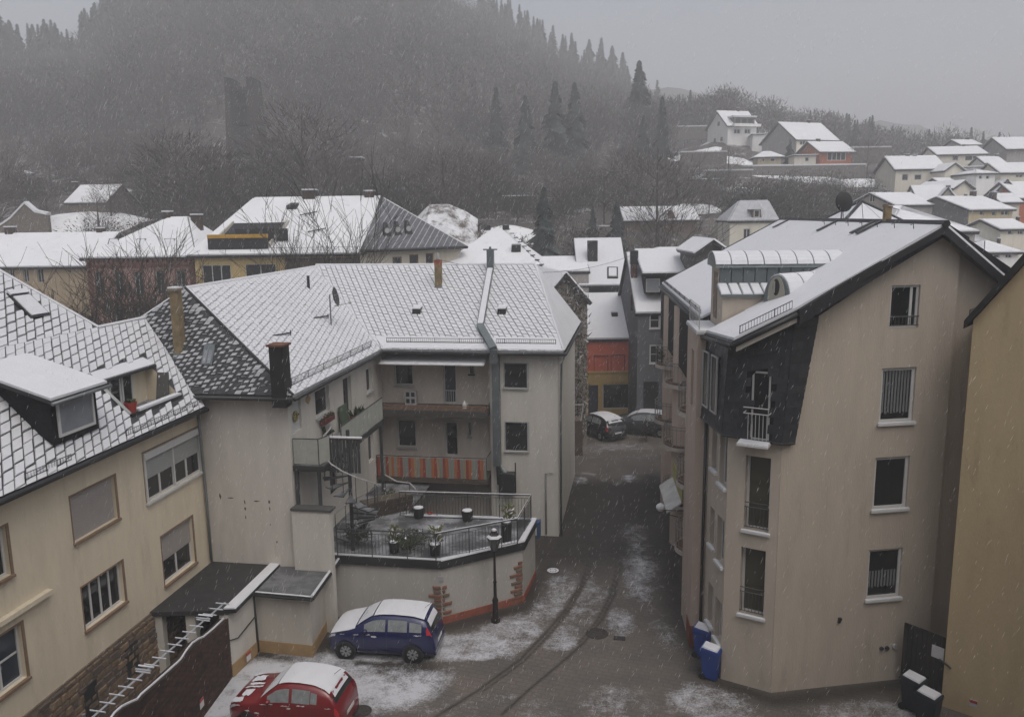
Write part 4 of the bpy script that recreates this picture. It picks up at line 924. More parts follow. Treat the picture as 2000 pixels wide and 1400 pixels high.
b = MB(); pq = G.py(856, 517, q[1]); t = [o for o in bpy.data.objects if o.name.startswith('chimney')][-1]
b.box((-.155, -.155, pq[2]-q[2]-.1), (.155, .155, pq[2]-q[2]+.12)); b.build('red_top', BRICKR, t); b = MB(); b.lathe([(.07, 0), (.07, .35)], (0, 0, pq[2]-q[2]+.1), 8); b.build('pot', GREYW, t)
dk = thing('dark_chimney', 'black clad chimney with rusty cap at the corner of the wing', 'chimney', tuple(G.wor((-8.15, -9.72, 8.2))), 9)
b = MB(); b.box((-.24, -.22, -.1), (.24, .3, 1.95)); b.build('shaft', mat('black_cladding', (.016, .015, .015), .7, var=.3), dk); b = MB(); b.box((-.3, -.28, 1.95), (.3, .36, 2.02)); b.build('cap', mat('rust', (.13, .06, .035), .8, var=.3), dk)
# roof vents, skylight on the hip, aerials
for (x, y, lb) in ((814, 605, 'small snow-capped roof vent left of the flue on the main roof'), (980, 605, 'small snow-capped roof vent right of the flue on the main roof')):
    q = mpl(x, y+6, .03); t = thing('roof_vent', lb, 'roof vent', tuple(G.wor(q)), 9, 'vents on the main roof')
    b = MB(); b.hexa([(-.2, -.12, -.1), (.2, -.12, -.1), (.2, .3, -.02), (-.2, .3, -.02)], [(-.17, -.1, .2), (.17, -.1, .2), (.2, .34, .28), (-.2, .34, .28)]); b.build('hood', DARK, t)
    b = MB(); b.hexa([(-.18, -.12, .2), (.18, -.12, .2), (.21, .34, .28), (-.21, .34, .28)], [(-.15, -.08, .27), (.15, -.08, .27), (.17, .3, .35), (-.17, .3, .35)]); b.build('snow_cap', SNOW, t)
q = hpl(410, 690); t = thing('roof_hatch', 'small dark roof hatch on the steep slate hip', 'roof hatch', tuple(G.wor(q)), 9)
b = MB(); b.hexa([(-.2, -.3, -.35), (.2, -.3, -.35), (.2, -.1, -.35), (-.2, -.1, -.35)], [(-.2, .02, .3), (.2, .02, .3), (.2, .3, .3), (-.2, .3, .3)]); b.build('frame', ZINC, t)
b = MB(); b.hexa([(-.15, -.31, -.3), (-.02, -.31, -.3), (-.02, -.3, -.3), (-.15, -.3, -.3)], [(-.15, .005, .25), (-.02, .005, .25), (-.02, .02, .25), (-.15, .02, .25)]); b.hexa([(.02, -.31, -.3), (.15, -.31, -.3), (.15, -.3, -.3), (.02, -.3, -.3)], [(.02, .005, .25), (.15, .005, .25), (.15, .02, .25), (.02, .02, .25)]); b.build('pane', GLASSG, t)
wpl = lambda x, y, h=0.: G.plane(x, y, np.array((ex_, -9.8, ezz+h)), (.7, 0, 1))
q = wpl(647, 637); t = thing('satellite_dish', 'satellite dish seen edge-on on a pole on the wing roof', 'satellite dish', tuple(G.wor(q)), 9)
b = MB(); b.tube([(0, 0, -.2), (0, 0, 1.35)], .03, 6); b.tube([(-.5, -.3, .12), (.1, .05, -.05)], .03, 5); b.build('pole', ZINCP, t)
b = MB()
for k in range(5): pass
prof = [(.001, 0), (.18, .015), (.32, .05), (.42, .1), (.425, .085), (.32, .03), (.18, -.005), (.001, -.02)]
b.lathe(prof, (0, 0, 0), 16); m_ = Matrix.Translation((.17, .05, 1.25)) @ Matrix.Rotation(R(78), 4, 'Y') @ Matrix.Rotation(R(-8), 4, 'X'); b.v = [tuple(m_ @ Vector(v)) for v in b.v]; b.build('dish', mat('dish_dark', (.06, .06, .062), .6), t, True)
b = MB(); b.tube([(.2, .05, .85), (.85, .05, 1.0)], .015, 4); b.ball((.87, .05, 1.02), .07, 0, 6, 4); b.tube([(.15, .05, 1.3), (.7, .1, 1.5)], .01, 4); b.build('arm', GREYW, t)
for x, y, lb in ((628, 622, 'roof step bracket beside the satellite dish'), (552, 656, 'roof step bracket left on the wing roof')):
    q = wpl(x, y, .03); t = thing('roof_step', lb, 'roof step', tuple(G.wor(q)), 9); b = MB(); b.tube([(-.1, -.6, .1), (.1, .55, .05)], .03, 4); b.tube([(.1, .5, -.1), (.1, .5, .15)], .02, 4); b.build('bar', DARK, t)
q = wpl(603, 565); t = thing('vent_pipe', 'thin dark vent pipe near the ridge of the wing roof', 'vent pipe', tuple(G.wor(q)), 9); b = MB(); b.tube([(0, 0, -.1), (0, 0, .62)], .07, 8); b.build('pipe', DARK, t)
# walkway along the wing, its screens and posts
wk = thing_in('walkway', 'upper walkway with pale mesh screens along the yard side of the white wing', 'walkway', G)
b = MB(); b.box((-8.09, -9.3, 5.72), (-6.95, -2.7, 5.92)); b.box((-8.05, -9.27, 5.921), (-6.98, -2.75, 5.95), 1); b.build('deck', [mat('walkway_dark', (.03, .032, .03), .8), FELTS], wk)
SCR = mat('mesh_screen', (.33, .34, .30), .8, var=.12, scale=3)
for (pts, lb) in (([(-8.05, -9.26), (-7.15, -9.26), (-6.97, -8.7)], 0), ([(-6.97, -7.55), (-6.97, -2.75)], 1)):
    for p, q in zip(pts, pts[1:]):
        L_ = math.dist(p, q); k = max(int(L_/.45), 1)
        for i in range(k):
            a = np.array(p)+(np.array(q)-p)*i/k; c = np.array(p)+(np.array(q)-p)*(i+.97)/k; nn = nrm((c[1]-a[1], a[0]-c[0], 0))*.012
            b = MB(); b.prism([(a[0], a[1], 5.98), (c[0], c[1], 5.98), (c[0]+nn[0], c[1]+nn[1], 5.98), (a[0]+nn[0], a[1]+nn[1], 5.98)], (0, 0, .86)); b.build('screen_panel', SCR, wk)
    railing(wk, [(x, y, 5.95) for x, y in pts], .92, .9, IRON, bars=False)
for x, y in ((-8.0, -9.2), (-7.2, -9.2), (-7.0, -3.0)):
    b = MB(); b.box((x-.05, y-.05, 2.3), (x+.05, y+.05, 5.72)); b.build('post', IRON, wk)
# things left on the walkway
for x, y, lb, c_ in ((640, 805, 'dark figure-like plant pot on the walkway above the stairs', POTD), (665, 812, 'orange pot on the walkway beside the mesh screen', TERRA), (585, 848, 'white sack lying on the walkway by the door', WHITE)):
    q = G.pz(x, y+14, 5.95); q[0] = min(max(q[0], -7.9), -7.2)
    t = thing('plant_pot', lb, 'plant pot', tuple(G.wor((q[0], q[1], 5.95))), 9); b = MB(); b.lathe([(.001, 0), (.12, 0), (.19, .32), (.15, .32), (.001, .28)], (0, 0, 0), 10); b.build('pot', c_, t)
    b = MB(); rg = random.Random(int(x))
    for k in range(26): a = rg.uniform(0, 6.28); l = rg.uniform(.12, .3); b.poly([(0, 0, .28), (math.cos(a)*l, math.sin(a)*l, .3+rg.uniform(.05, .4)), (math.cos(a+.4)*l*.8, math.sin(a+.4)*l*.8, .3+rg.uniform(.0, .3))])
    b.build('leaves', PLANT, t)
gp = thing('green_panel', 'green glass panel leaning at the far end of the walkway', 'panel', tuple(G.wor((-7.9, -4.6, 5.95))), 9)
b = MB(); b.hexa([(0, -.4, 0), (.05, -.4, 0), (.05, .4, 0), (0, .4, 0)], [(-.12, -.4, 1.0), (-.08, -.4, 1.0), (-.08, .4, 1.0), (-.12, .4, 1.0)]); b.build('sheet', mat('green_sheet', (.075, .105, .07), .5), gp)
# spiral stairs
ss = thing('spiral_stairs', 'dark steel spiral staircase between yard terrace and upper walkway', 'staircase', tuple(G.wor((-6.55, -8.0, 2.38))), 9)
b = MB(); b.tube([(0, 0, 0), (0, 0, 4.5)], .07, 8); b.build('centre_pole', IRON, ss)
rail_pts = []
for k in range(15):
    a = R(150-k*26); z = .22+k*.235; da = R(24)
    b = MB(); p1 = (math.cos(a)*.95, math.sin(a)*.95); p2 = (math.cos(a-da)*.95, math.sin(a-da)*.95); b.prism([(0, .0, z), (p1[0], p1[1], z), (p2[0], p2[1], z)], (0, 0, .04), 0, 1); b.build('tread', [IRON, FELTS], ss)
    b = MB(); b.tube([(p1[0], p1[1], z), (p1[0], p1[1], z+.95)], .013, 4); b.tube([(p1[0]*.97-.0+p2[0]*.0, p1[1]*.97, z+.0), (p1[0]*.97, p1[1]*.97, z+.5)], .01, 4); b.build('baluster', IRON, ss); rail_pts.append((p1[0], p1[1], z+.95))
b = MB(); b.tube(rail_pts, .025, 6); b.build('handrail', GREYW, ss)
b = MB()
for k in range(9): b.box((-.52+k*.13, -.55, 3.1), (-.43+k*.13, -.5, 4.3))
b.build('gate_slats', IRON, ss); b = MB(); b.box((-.55, -.6, 4.3), (.7, -.46, 4.36)); b.box((-.55, -.59, 4.361), (.7, -.47, 4.4), 1); b.build('gate_cap', [WOODD, SNOW], ss)

# ---- stair parapet, terrace, lean-to and canopy in the yard
sw = thing_in('stair_parapet', 'white rendered parapet wall with dark cap beside the wing', 'wall', G)
b = MB(); b.box((-8.09, -9.62, 0), (-6.72, -9.36, 4.42)); b.build('wall', OFFW, sw); b = MB(); b.box((-8.12, -9.66, 4.42), (-6.66, -9.2, 4.5)); b.build('coping', mat('slate_cap', (.07, .07, .068), .8), sw)
T = [(-6.5, 27.75), (-2.59, 27.12), (.3, 28.72), (.83, 30.92), (-4.4, 31.65)]
ter = thing('terrace', 'raised yard terrace with white walls, red plinth and dark roof edge', 'terrace', (-2.5, 28, 0))
loc = lambda x, y, z: (x+2.5, y-28, z)
inner = [tuple(G.wor((WXR, .7, 0))[:2]), tuple(G.wor((WXR, -9.4, 0))[:2])]
b = MB()
for p, q in zip(T, T[1:]): b.poly([loc(*p, 0), loc(*q, 0), loc(*q, 2.1), loc(*p, 2.1)])
b.build('wall', plaster('terrace_render', (.42, .405, .375)), ter)
fp_ = T+[tuple(G.wor((-5.6, .7, 0))[:2])]+inner
b = MB(); b.poly([loc(*p, 2.36) for p in fp_]); b.build('deck', FELTS, ter)
def offs(pts, d):
    out = []
    for i, p in enumerate(pts):
        n_ = np.zeros(2)
        for a, c in ((i-1, i), (i, i+1)):
            if a >= 0 and c < len(pts): e = np.array(pts[c])-np.array(pts[a]); n_ += nrm((e[1], -e[0]))
        out.append(tuple(np.array(p)+nrm(n_)*d))
    return out
To, Ti = offs(T, .1), offs(T, -.14)
for k in range(len(T)-1):
    b = MB(); b.hexa([loc(*To[k], 2.1), loc(*To[k+1], 2.1), loc(*Ti[k+1], 2.1), loc(*Ti[k], 2.1)], [loc(*To[k], 2.4), loc(*To[k+1], 2.4), loc(*Ti[k+1], 2.4), loc(*Ti[k], 2.4)]); cb = b.build('roof_edge', mat('edge_bitumen', (.022, .022, .023), .6, var=.2), ter)
    b = MB(); h = .02 if k == 0 else .05; i0, i1 = (.3, .3) if k == 0 else (.0, .0)
    e0, e1, f0, f1 = [np.array(loc(*v, 2.401)) for v in (To[k], To[k+1], Ti[k+1], Ti[k])]
    b.hexa([e0*(1-i0)+f1*i0, e1*(1-i1)+f0*i1, f0, f1], [e0*(.95-i0)+f1*(i0+.05)+np.array((0, 0, h)), e1*(.95-i1)+f0*(i1+.05)+np.array((0, 0, h)), f0+np.array((0, 0, h)), f1+np.array((0, 0, h))]); b.build('snow_strip', SNOW if k else SNOWR, cb)
pT = offs(T, .04)
for k in range(1, 3):
    b = MB(); h0 = .27; b.hexa([loc(*pT[k], 0), loc(*pT[k+1], 0), loc(*T[k+1], 0), loc(*T[k], 0)], [loc(*pT[k], h0), loc(*pT[k+1], h0), loc(*T[k+1], h0), loc(*T[k], h0)]); b.build('plinth', REDPL, ter)
STM = [mat('quoin_a', (.20, .10, .065), .9, var=.3, scale=5, bump=.5), mat('quoin_b', (.145, .105, .075), .9, var=.3, scale=5, bump=.5), mat('quoin_c', (.17, .08, .055), .9, var=.3, scale=5, bump=.5)]
def stone_on(a, c, t0, t1, z0, z1, m):
    a, c = np.array(a), np.array(c); e = nrm(c-a); n_ = np.array((e[1], -e[0])); L_ = np.linalg.norm(c-a); j = lambda: random.uniform(-.025, .025)
    P = lambda t, z, o: loc(*(a+e*t+n_*o), z); b = MB()
    b.hexa([P(t0+j(), z0, -.01), P(t1+j(), z0, -.01), P(t1+j(), z1, -.01), P(t0+j(), z1, -.01)], [P(t0+.03+j(), z0+.03, .045), P(t1-.03+j(), z0+.03, .045), P(t1-.03+j(), z1-.03, .045), P(t0+.03+j(), z1-.03, .045)])
    b.build('quoin_stone', m, ter)
L01 = math.dist(T[0], T[1])
for k in range(9):
    z0 = .0+k*.16; wd = [.42, .22, .5, .28, .6, .3, .48, .3, .34][k]; stone_on(T[0], T[1], L01-wd, L01-.02, z0+.01, z0+.15, STM[k % 3])
    if k > 1: stone_on(T[1], T[2], .01, [.3, .1, .36, .12, .4, .1, .3, .12, .2][k], z0+.01, z0+.15, STM[(k+1) % 3])
L12 = math.dist(T[1], T[2])
for k in range(11):
    z0 = .0+k*.15; wd = [.5, .62, .4, .55, .36, .5, .3, .58, .3, .4, .2][k]; stone_on(T[1], T[2], L12-wd, L12-.02, z0+.01, z0+.14, STM[(k*2) % 3])
b = MB(); a, c = np.array(T[0]), np.array(T[1]); e = nrm(c-a); n_ = np.array((e[1], -e[0])); P = lambda t, z, o: loc(*(a+e*t+n_*o), z)
b.hexa([P(L01-.12, 1.62, 0), P(L01+.08, 1.62, 0), P(L01+.08, 1.8, 0), P(L01-.12, 1.8, 0)], [P(L01-.12, 1.62, .03), P(L01+.08, 1.62, .03), P(L01+.08, 1.8, .03), P(L01-.12, 1.8, .03)]); b.build('vent_plate', GREYW, ter)
rl = thing('terrace_railing', 'dark steel railing with vertical bars round the yard terrace', 'railing', (-2.5, 28, 2.4))
q3 = lambda p: (p[0]+2.5, p[1]-28, 0)
RP = [tuple(gz(x, y, 3.4)[:2]) for x, y in [(657, 1032), (850, 1042), (1010, 1013), (1037, 967), (780, 960)]]
railing(rl, [q3(p) for p in RP], 1.0, .125, IRON, name='bars', mid=True, top=.028)
b = MB(); b.tube([tuple(np.array(q3(p))+[0, 0, 1.03]) for p in RP[1:]], .018, 5); b.build('snow_on_rail', SNOW, rl)
def pot(x, y, lb, r=.2, h=.42, plant=False, m=POTD, z=2.38, snow=True, cat='planter', name='planter'):
    p = gz(x, y, z); t = thing(name, lb, cat, tuple(p))
    b = MB(); b.lathe([(.001, 0), (r*.75, 0), (r, h), (r*.85, h), (r*.8, h-.05), (.001, h-.05)], (0, 0, 0), 12); b.build('pot', m, t)
    if snow: b = MB(); b.lathe([(r*.82, h-.05), (r*.78, h+.02), (.001, h+.05)], (0, 0, 0), 10); b.build('snow_cap', SNOW, t)
    if plant:
        b = MB(); rg = random.Random(int(x))
        for k in range(90):
            a = rg.uniform(0, 6.28); l = rg.uniform(.05, .34); zz = h+rg.uniform(0, .55); b.poly([(math.cos(a)*l*.6, math.sin(a)*l*.6, zz), (math.cos(a)*l+.05, math.sin(a)*l, zz+.06), (math.cos(a+.3)*l, math.sin(a+.3)*l, zz+.12)], k % 9 == 0)
        b.build('leaves', [mat('olive_leaves', (.09, .095, .035), .8, var=.4, scale=9), SNOW], t)
    return t
pot(818, 1010, 'squat black planter with snow on top, left of two on the terrace', .25, .42); pot(913, 1016, 'squat black planter with snow on top, right of two on the terrace', .25, .42)
pot(990, 1058, 'tall dark planter in the corner of the terrace', .21, .8, True); pot(770, 1078, 'snowed planter behind the left terrace bars', .2, .4, True); pot(850, 1083, 'leafy planter at the bend of the terrace railing', .22, .42, True)
pot(840, 1006, 'small red bowl lying on the terrace', .13, .12, m=mat('red_glaze', (.32, .045, .035), .5), snow=False, cat='bowl', name='bowl')
# plank box, handrail and ivy at the foot of the stairs
bx = thing('plank_planter', 'long weathered timber box beside the spiral stairs', 'planter', tuple(gz(715, 1010, 2.38)), -35)
for k in range(3): b = MB(); b.box((-.1, -.3, .02+k*.2), (2.0, -.26, .2+k*.2)); b.build('plank', WOODD, bx)
for k in range(3): b = MB(); b.box((-.1, -.25+k*.2, .6), (2.0, -.08+k*.2, .64)); b.build('plank', mat('wet_plank', (.10, .085, .065), .7, var=.3), bx)
hr = thing_in('handrail', 'grey tubular handrail on the terrace steps below the striped balcony', 'handrail', G)
hp_ = [G.py(752, 927, -2.), G.py(775, 940, -2.), G.py(800, 943, -2.), G.py(812, 955, -2.)]
b = MB(); b.tube(hp_, .03, 6); b.build('rail', GREYW, hr)
for p in (hp_[0], hp_[2]): b = MB(); b.tube([p, (p[0], p[1], 2.36)], .02, 5); b.build('post', IRON, hr)
def bush(lb, P, r, h, n, ms=None, name='shrub', seed=1):
    t = thing(name, lb, 'shrub', tuple(P)); rg = random.Random(seed); b = MB()
    for k in range(n):
        v = Vector((rg.gauss(0, 1), rg.gauss(0, 1), rg.gauss(0, 1))).normalized()*rg.uniform(.3, 1); c = np.array((v.x*r, v.y*r, h*.5+v.z*h*.5)); d = np.array((rg.gauss(0, 1), rg.gauss(0, 1), rg.gauss(0, 1)))*.08; e = np.array((rg.gauss(0, 1), rg.gauss(0, 1), rg.gauss(0, 1)))*.05
        b.poly([c, c+d, c+e], 1 if v.z > .55 and rg.random() < .3 else 0)
    b.build('foliage', ms or [PLANT, SNOW], t); b = MB(); b.tube([(0, 0, -.1), (0, 0, h*.6)], .03, 5); b.build('stem', TRUNKM, t); return t
bush('dark evergreen bush on the terrace below the spiral stairs', gz(700, 1062, 2.38), .55, .9, 420, seed=4); bush('rounded evergreen shrub behind the terrace bars', gz(800, 1072, 2.38), .8, .7, 700, seed=5)
bush('ivy clump at the end of the timber box', gz(760, 985, 2.38), .4, .7, 300, seed=6)

A1_, A2_, A3_ = (-8.6, 25.4), (-6.72, 25.0), (-6.56, 27.75)
an = thing('shed', 'small white flat-roofed shed with ochre plinth in the yard', 'shed', (-7.6, 26.5, 0)); al = lambda x, y, z: (x+7.6, y-26.5, z)
A4_ = (-8.35, 28.3); A0_ = (-8.98, 23.85)
b = MB(); b.hexa([al(*p, 0) for p in (A1_, A2_, A3_, A4_)], [al(*p, z) for p, z in ((A1_, 2.1), (A2_, 2.1), (A3_, 2.25), (A4_, 2.25))]); b.build('wall', plaster('shed_render', (.45, .42, .37), lo=.5), an)
b = MB(); rfp = [(-8.66, 25.22), (-6.6, 24.78), (-6.3, 27.72), (-8.3, 28.3)]; b.hexa([al(*p, 2.12+.02*k) for k, p in enumerate(rfp)], [al(*p, 2.24+.04*(k > 1)) for k, p in enumerate(rfp)]); b.build('flat_roof', mat('wet_felt_grey', (.085, .088, .092), .6, var=.15, scale=2, col2=(.16, .165, .17), mix_scale=1.5), an)
b = MB(); b.tube([al(-8.66, 25.2, 2.25), al(-6.58, 24.76, 2.25)], .03, 5); b.tube([al(-6.57, 24.78, 2.26), al(-6.28, 27.72, 2.3)], .045, 5); b.build('snow_rim', SNOW, an)
b = MB(); b.tube([al(-8.68, 25.16, 2.16), al(-6.54, 24.72, 2.16)], .055, 6); b.tube([al(-6.53, 24.74, 2.17), al(-6.24, 27.7, 2.2)], .05, 6); b.build('gutter', DARK, an)
po = offs([A0_, A1_, A2_, A3_], .03); sq = [A0_, A1_, A2_, A3_]
for k in range(3): b = MB(); b.hexa([al(*po[k], 0), al(*po[k+1], 0), al(*sq[k+1], 0), al(*sq[k], 0)], [al(*po[k], .42), al(*po[k+1], .42), al(*sq[k+1], .42), al(*sq[k], .42)]); b.build('plinth', OCHPL, an)
b = MB(); b.hexa([al(*p, 0) for p in (A0_, (A1_[0]+.0, A1_[1]), (A1_[0]-.28, A1_[1]+.05), (A0_[0]-.28, A0_[1]))], [al(*p, 2.12) for p in (A0_, A1_, (A1_[0]-.28, A1_[1]+.05), (A0_[0]-.28, A0_[1]))]); b.build('side_wall', OFFW, an)
tube_obj('downpipe', [al(-8.62, 25.28, 2.1), al(-8.6, 25.3, .05)], .04, DARK, an); tube_obj('cable_pipe', [al(-8.6, 25.2, 1.35), al(-8.85, 24.2, 1.15), al(-9.0, 23.75, 1.3)], .02, DARK, an)
cn = thing('canopy', 'dark felt canopy roof between the cream house and the shed', 'canopy', (-9.8, 25.5, 0)); cl = lambda x, y, z: (x+9.8, y-25.5, z)
cq = [tuple(gz(x, y, 2.3)[:2]) for x, y in ((418, 1090), (540, 1090), (437, 1192), (288, 1195))]; cq[3] = (cq[3][0]-.1, cq[3][1])
b = MB(); b.hexa([cl(*p, 2.16) for p in cq], [cl(*p, 2.3) for p in cq]); b.build('roof', mat('wet_felt_dark', (.032, .032, .033), .65, var=.3, scale=3, bump=.3), cn)
p0, p1 = np.array(cq[1]), np.array(cq[2]); off = np.array((.36, .02))
b = MB(); b.hexa([cl(*p0, 2.2), cl(*(p0+off*1.1), 2.2), cl(*(p1+off), 2.2), cl(*p1, 2.2)], [cl(*p0, 2.34), cl(*(p0+off), 2.34), cl(*(p1+off), 2.34), cl(*p1, 2.34)]); b.hexa([cl(*p0, 2.341), cl(*(p0+off), 2.341), cl(*(p1+off), 2.341), cl(*p1, 2.341)], [cl(*p0, 2.355), cl(*(p0+off*.8), 2.355), cl(*(p1+off*.9), 2.39), cl(*p1, 2.39)], 1); b.build('edge_beam', [DARK, SNOW], cn)
for p in (np.array(cq[3])+(.32, .12), np.array(cq[3])+(1.35, .14)):
    b = MB(); b.box(cl(p[0]-.15, p[1], 0), cl(p[0]+.15, p[1]+.3, 2.16)); b.build('pillar', OFFW, cn)
b = MB(); b.box(cl(cq[0][0]-.2, cq[0][1]-.9, 0), cl(-8.7, cq[0][1]-.8, 2.16)); b.build('rear_wall', mat('canopy_rear_render', (.25, .22, .19), .9), cn)  # rear wall in one even grey brown
# brick garden wall with a wavy top
gp_ = [(-8.98, 24.0), (-9.14, 21.76), (-9.4, 18.0)]
gw = thing('garden_wall', 'dark brick garden wall with wavy snow-lined top in front of the cream house', 'wall', (-9.1, 22, 0))
gdir = nrm(np.array(gp_[1])-np.array(gp_[0])); gF = Fr(gp_[0], math.degrees(math.atan2(-gdir[0], -gdir[1])))
tops = [gF.px(x, y, -.12) for x, y in ((436, 1208), (415, 1228), (396, 1244), (386, 1248), (374, 1256), (362, 1271), (352, 1287), (345, 1294), (310, 1325), (273, 1357), (266, 1366), (250, 1373), (236, 1380), (222, 1392), (208, 1412), (150, 1460))]
gwl = lambda u, d, z: tuple(gF.wor((u, d, z))-np.array((-9.1, 22, 0)))
b = MB()
for p, q in zip(tops, tops[1:]): b.hexa([gwl(0, p[1], 0), gwl(0, q[1], 0), gwl(-.24, q[1], 0), gwl(-.24, p[1], 0)], [gwl(0, p[1], p[2]), gwl(0, q[1], q[2]), gwl(-.24, q[1], q[2]), gwl(-.24, p[1], p[2])])
wl_ = b.build('wall', mat('dark_clinker', (.035, .022, .018), .85, var=.4, scale=4, bump=.5), gw)
b = MB(); b.tube([gwl(-.1, p[1], p[2]+.02) for p in tops], .03, 5); b.build('snow_line', SNOW, gw)
rg = random.Random(9); nb = 0; bv = []
bms = [mat('clinker_a', (.05, .027, .02), .85, var=.4, scale=6), mat('clinker_b', (.032, .02, .017), .85, var=.4, scale=6), mat('clinker_c', (.065, .036, .026), .85, var=.4, scale=6)]
for m_ in bms:
    b = MB(); b.hexa([(0, 0, 0), (.235, 0, 0), (.235, 0, .066), (0, 0, .066)], [(.006, .012, .006), (.229, .012, .006), (.229, .012, .06), (.006, .012, .06)]); bv.append(b.mesh('brick', m_))
brest = MB(); k = 0
mrot = Matrix.Rotation(-R(gF.deg), 4, 'Z')
z = .03; row = 0
cand = []
while z < 2.2:
    d = -7.5+(.12 if row % 2 else 0)
    while d < -.1:
        tz = np.interp(-(d+.12), [-p[1] for p in tops], [p[2] for p in tops]) if True else 0
        if z+.07 < tz: cand.append((d, z))
        d += .25
    z += .077; row += 1
cand.sort(key=lambda q: -(q[1]*2+abs(q[0])*.15))
for k, (d, z) in enumerate(cand):
    if k < 300:
        o = bpy.data.objects.new('brick', bv[rg.randrange(3)]); COL.objects.link(o); o.parent = wl_
        mm = Matrix(((0, 1, 0, 0), (1, 0, 0, 0), (0, 0, 1, 0), (0, 0, 0, 1)))
        o.matrix_local = Matrix.Translation(Vector(gwl(.0, d, z))) @ mrot @ mm
    else: brest.hexa([gwl(0, d, z), gwl(0, d+.235, z), gwl(0, d+.235, z+.066), gwl(0, d, z+.066)], [gwl(.012, d+.006, z+.006), gwl(.012, d+.229, z+.006), gwl(.012, d+.229, z+.06), gwl(.012, d+.006, z+.06)], rg.randrange(3))
if brest.f: brest.build('brick_field', bms, wl_, kind='stuff')
# ---------------------------------------------------------------- beige apartment house on the right
ah = thing_in('apartment_house', 'tall beige apartment house with slate mansard corner and snowy roof, right of the lane', 'house', S)
sl = lambda P: tuple(S.loc(P)); ms = lambda x, y, z: tuple(S.loc(M.wor((x, y, z)))); ks = lambda x, y, z: tuple(S.loc(K.wor((x, y, z))))
def sub_wall(fr, a0, a1, N, U, y=0.):
    O = np.array(S.loc(fr.wor((0, y, 0)))); O[2] = 0; e = np.array(S.loc(fr.wor((1, y, 0))))-np.array(S.loc(fr.wor((0, y, 0)))); n = np.array(S.loc(fr.wor((0, y-1, 0))))-np.array(S.loc(fr.wor((0, y, 0)))); return Wall(O, e, n)
gwall = sub_wall(M, 0, 9, None, None); cwall = sub_wall(K, 0, 1.5, None, None)
fm = lambda x, y: M.py(x, y, 0.); fk = lambda x, y: K.py(x, y, 0.); fs = lambda x, y: S.px(x, y, 0.)
GW = [rect(fm, 0, (1740, 558), (1797, 556), (1794, 640), (1737, 641)), rect(fm, 0, (1722, 720), (1789, 716), (1784, 824), (1717, 826)), rect(fm, 0, (1708, 894), (1777, 890), (1771, 992), (1705, 995)), rect(fm, 0, (1698, 1074), (1763, 1069), (1757, 1166), (1691, 1170))]
b = MB(); gwall.sheet(b, [(0, 0), (5.15, 0), (5.15, 13.2), (4.5, 13.62), (.2, 10.95), (0, 10.8)], GW, .14)
b.build('gable_wall', BEIGE, ah)
b = MB(); gw2 = sub_wall(M, 0, 9, None, None, .14); gw2.sheet(b, [(5.15, 0), (9.4, 0), (9.4, 10.3), (5.15, 13.2)], [], .1); b.poly([ms(5.15, 0, 0), ms(5.15, .14, 0), ms(5.15, .14, 13.2), ms(5.15, 0, 13.2)])
b.poly([ms(9.4, .14, 0), (12.0, 19, 0), (12.0, 19, 10.3), ms(9.4, .14, 10.3)]); b.poly([(0, 19, 0), (12, 19, 0), (12, 19, 10.4), (5.65, 19, 13.6), (0, 19, 10.6)]); b.build('rear_wall', BEIGE, ah)
gwall.window(ah, GW[0], cols=1, fw=.07, depth=.12, split=[0, .8, 1], label='top window with a low rail'); gwall.window(ah, GW[1], cols=1, fw=.09, depth=.12, sill=WHITE, snow=True, curtain=(.96, .17)); gwall.window(ah, GW[2], cols=1, fw=.09, depth=.12, sill=WHITE, snow=True); gwall.window(ah, GW[3], cols=1, fw=.08, depth=.12, sill=WHITE, snow=True, curtain=(.55, .22))
b = MB(); a0, z0, a1, z1 = GW[0]; b.tube([gwall.P(a0, z0+.33, .02), gwall.P(a1, z0+.33, .02)], .02, 5); b.tube([gwall.P(a0, z0+.08, .02), gwall.P(a1, z0+.08, .02)], .015, 5)
for k in range(8): b.tube([gwall.P(a0+.06+k*(a1-a0-.12)/7, z0+.08, .02), gwall.P(a0+.06+k*(a1-a0-.12)/7, z0+.33, .02)], .009, 4)
b.build('window_rail', IRON, ah)
CWN = [rect(fk, 0, (1457, 886), (1505, 898), (1502, 1046), (1452, 1030)), rect(fk, 0, (1449, 1064), (1497, 1080), (1490, 1212), (1442, 1192))]
b = MB(); cwall.sheet(b, [(0, 0), (1.52, 0), (1.52, 8.2), (0, 8.2)], CWN, .3); b.build('chamfer_wall', BEIGE, ah)
for r in CWN:
    cwall.window(ah, r, cols=1, fw=.07, depth=.3, sill=WHITE, snow=True, name='french_window', gmat=mat('olive_glass', (.06, .058, .038), .1))
    g = MB(); a0, z0, a1, z1 = r; h = z0+.85
    for zz in (h, h-.14, z0+.1): g.tube([cwall.P(a0, zz, -.05), cwall.P(a1, zz, -.05)], .016, 4)
    for k in range(7): g.tube([cwall.P(a0+.06+k*(a1-a0-.12)/6, z0+.1, -.05), cwall.P(a0+.06+k*(a1-a0-.12)/6, h-.14, -.05)], .01, 4)
    g.build('window_guard', IRON, ah)
swU = nrm((-.32, 1.9, 0)); swN = np.array((-swU[1], swU[0], 0)); fsl = lambda x, y: (lambda q: np.array((0, q@swU, q[2])))(S.plane(x, y, (0, 0, 0), swN))
SWN = [rect(fsl, 1, *q) for q in (((1420, 850), (1406, 832), (1406, 935), (1419, 965)), ((1402, 842), (1391, 823), (1391, 908), (1401, 930)), ((1414, 1020), (1401, 1000), (1400, 1088), (1412, 1115)), ((1397, 1000), (1387, 984), (1386, 1058), (1395, 1076)), ((1409, 1180), (1397, 1160), (1396, 1240), (1407, 1262)), ((1393, 1150), (1383, 1130), (1382, 1210), (1392, 1228)))]
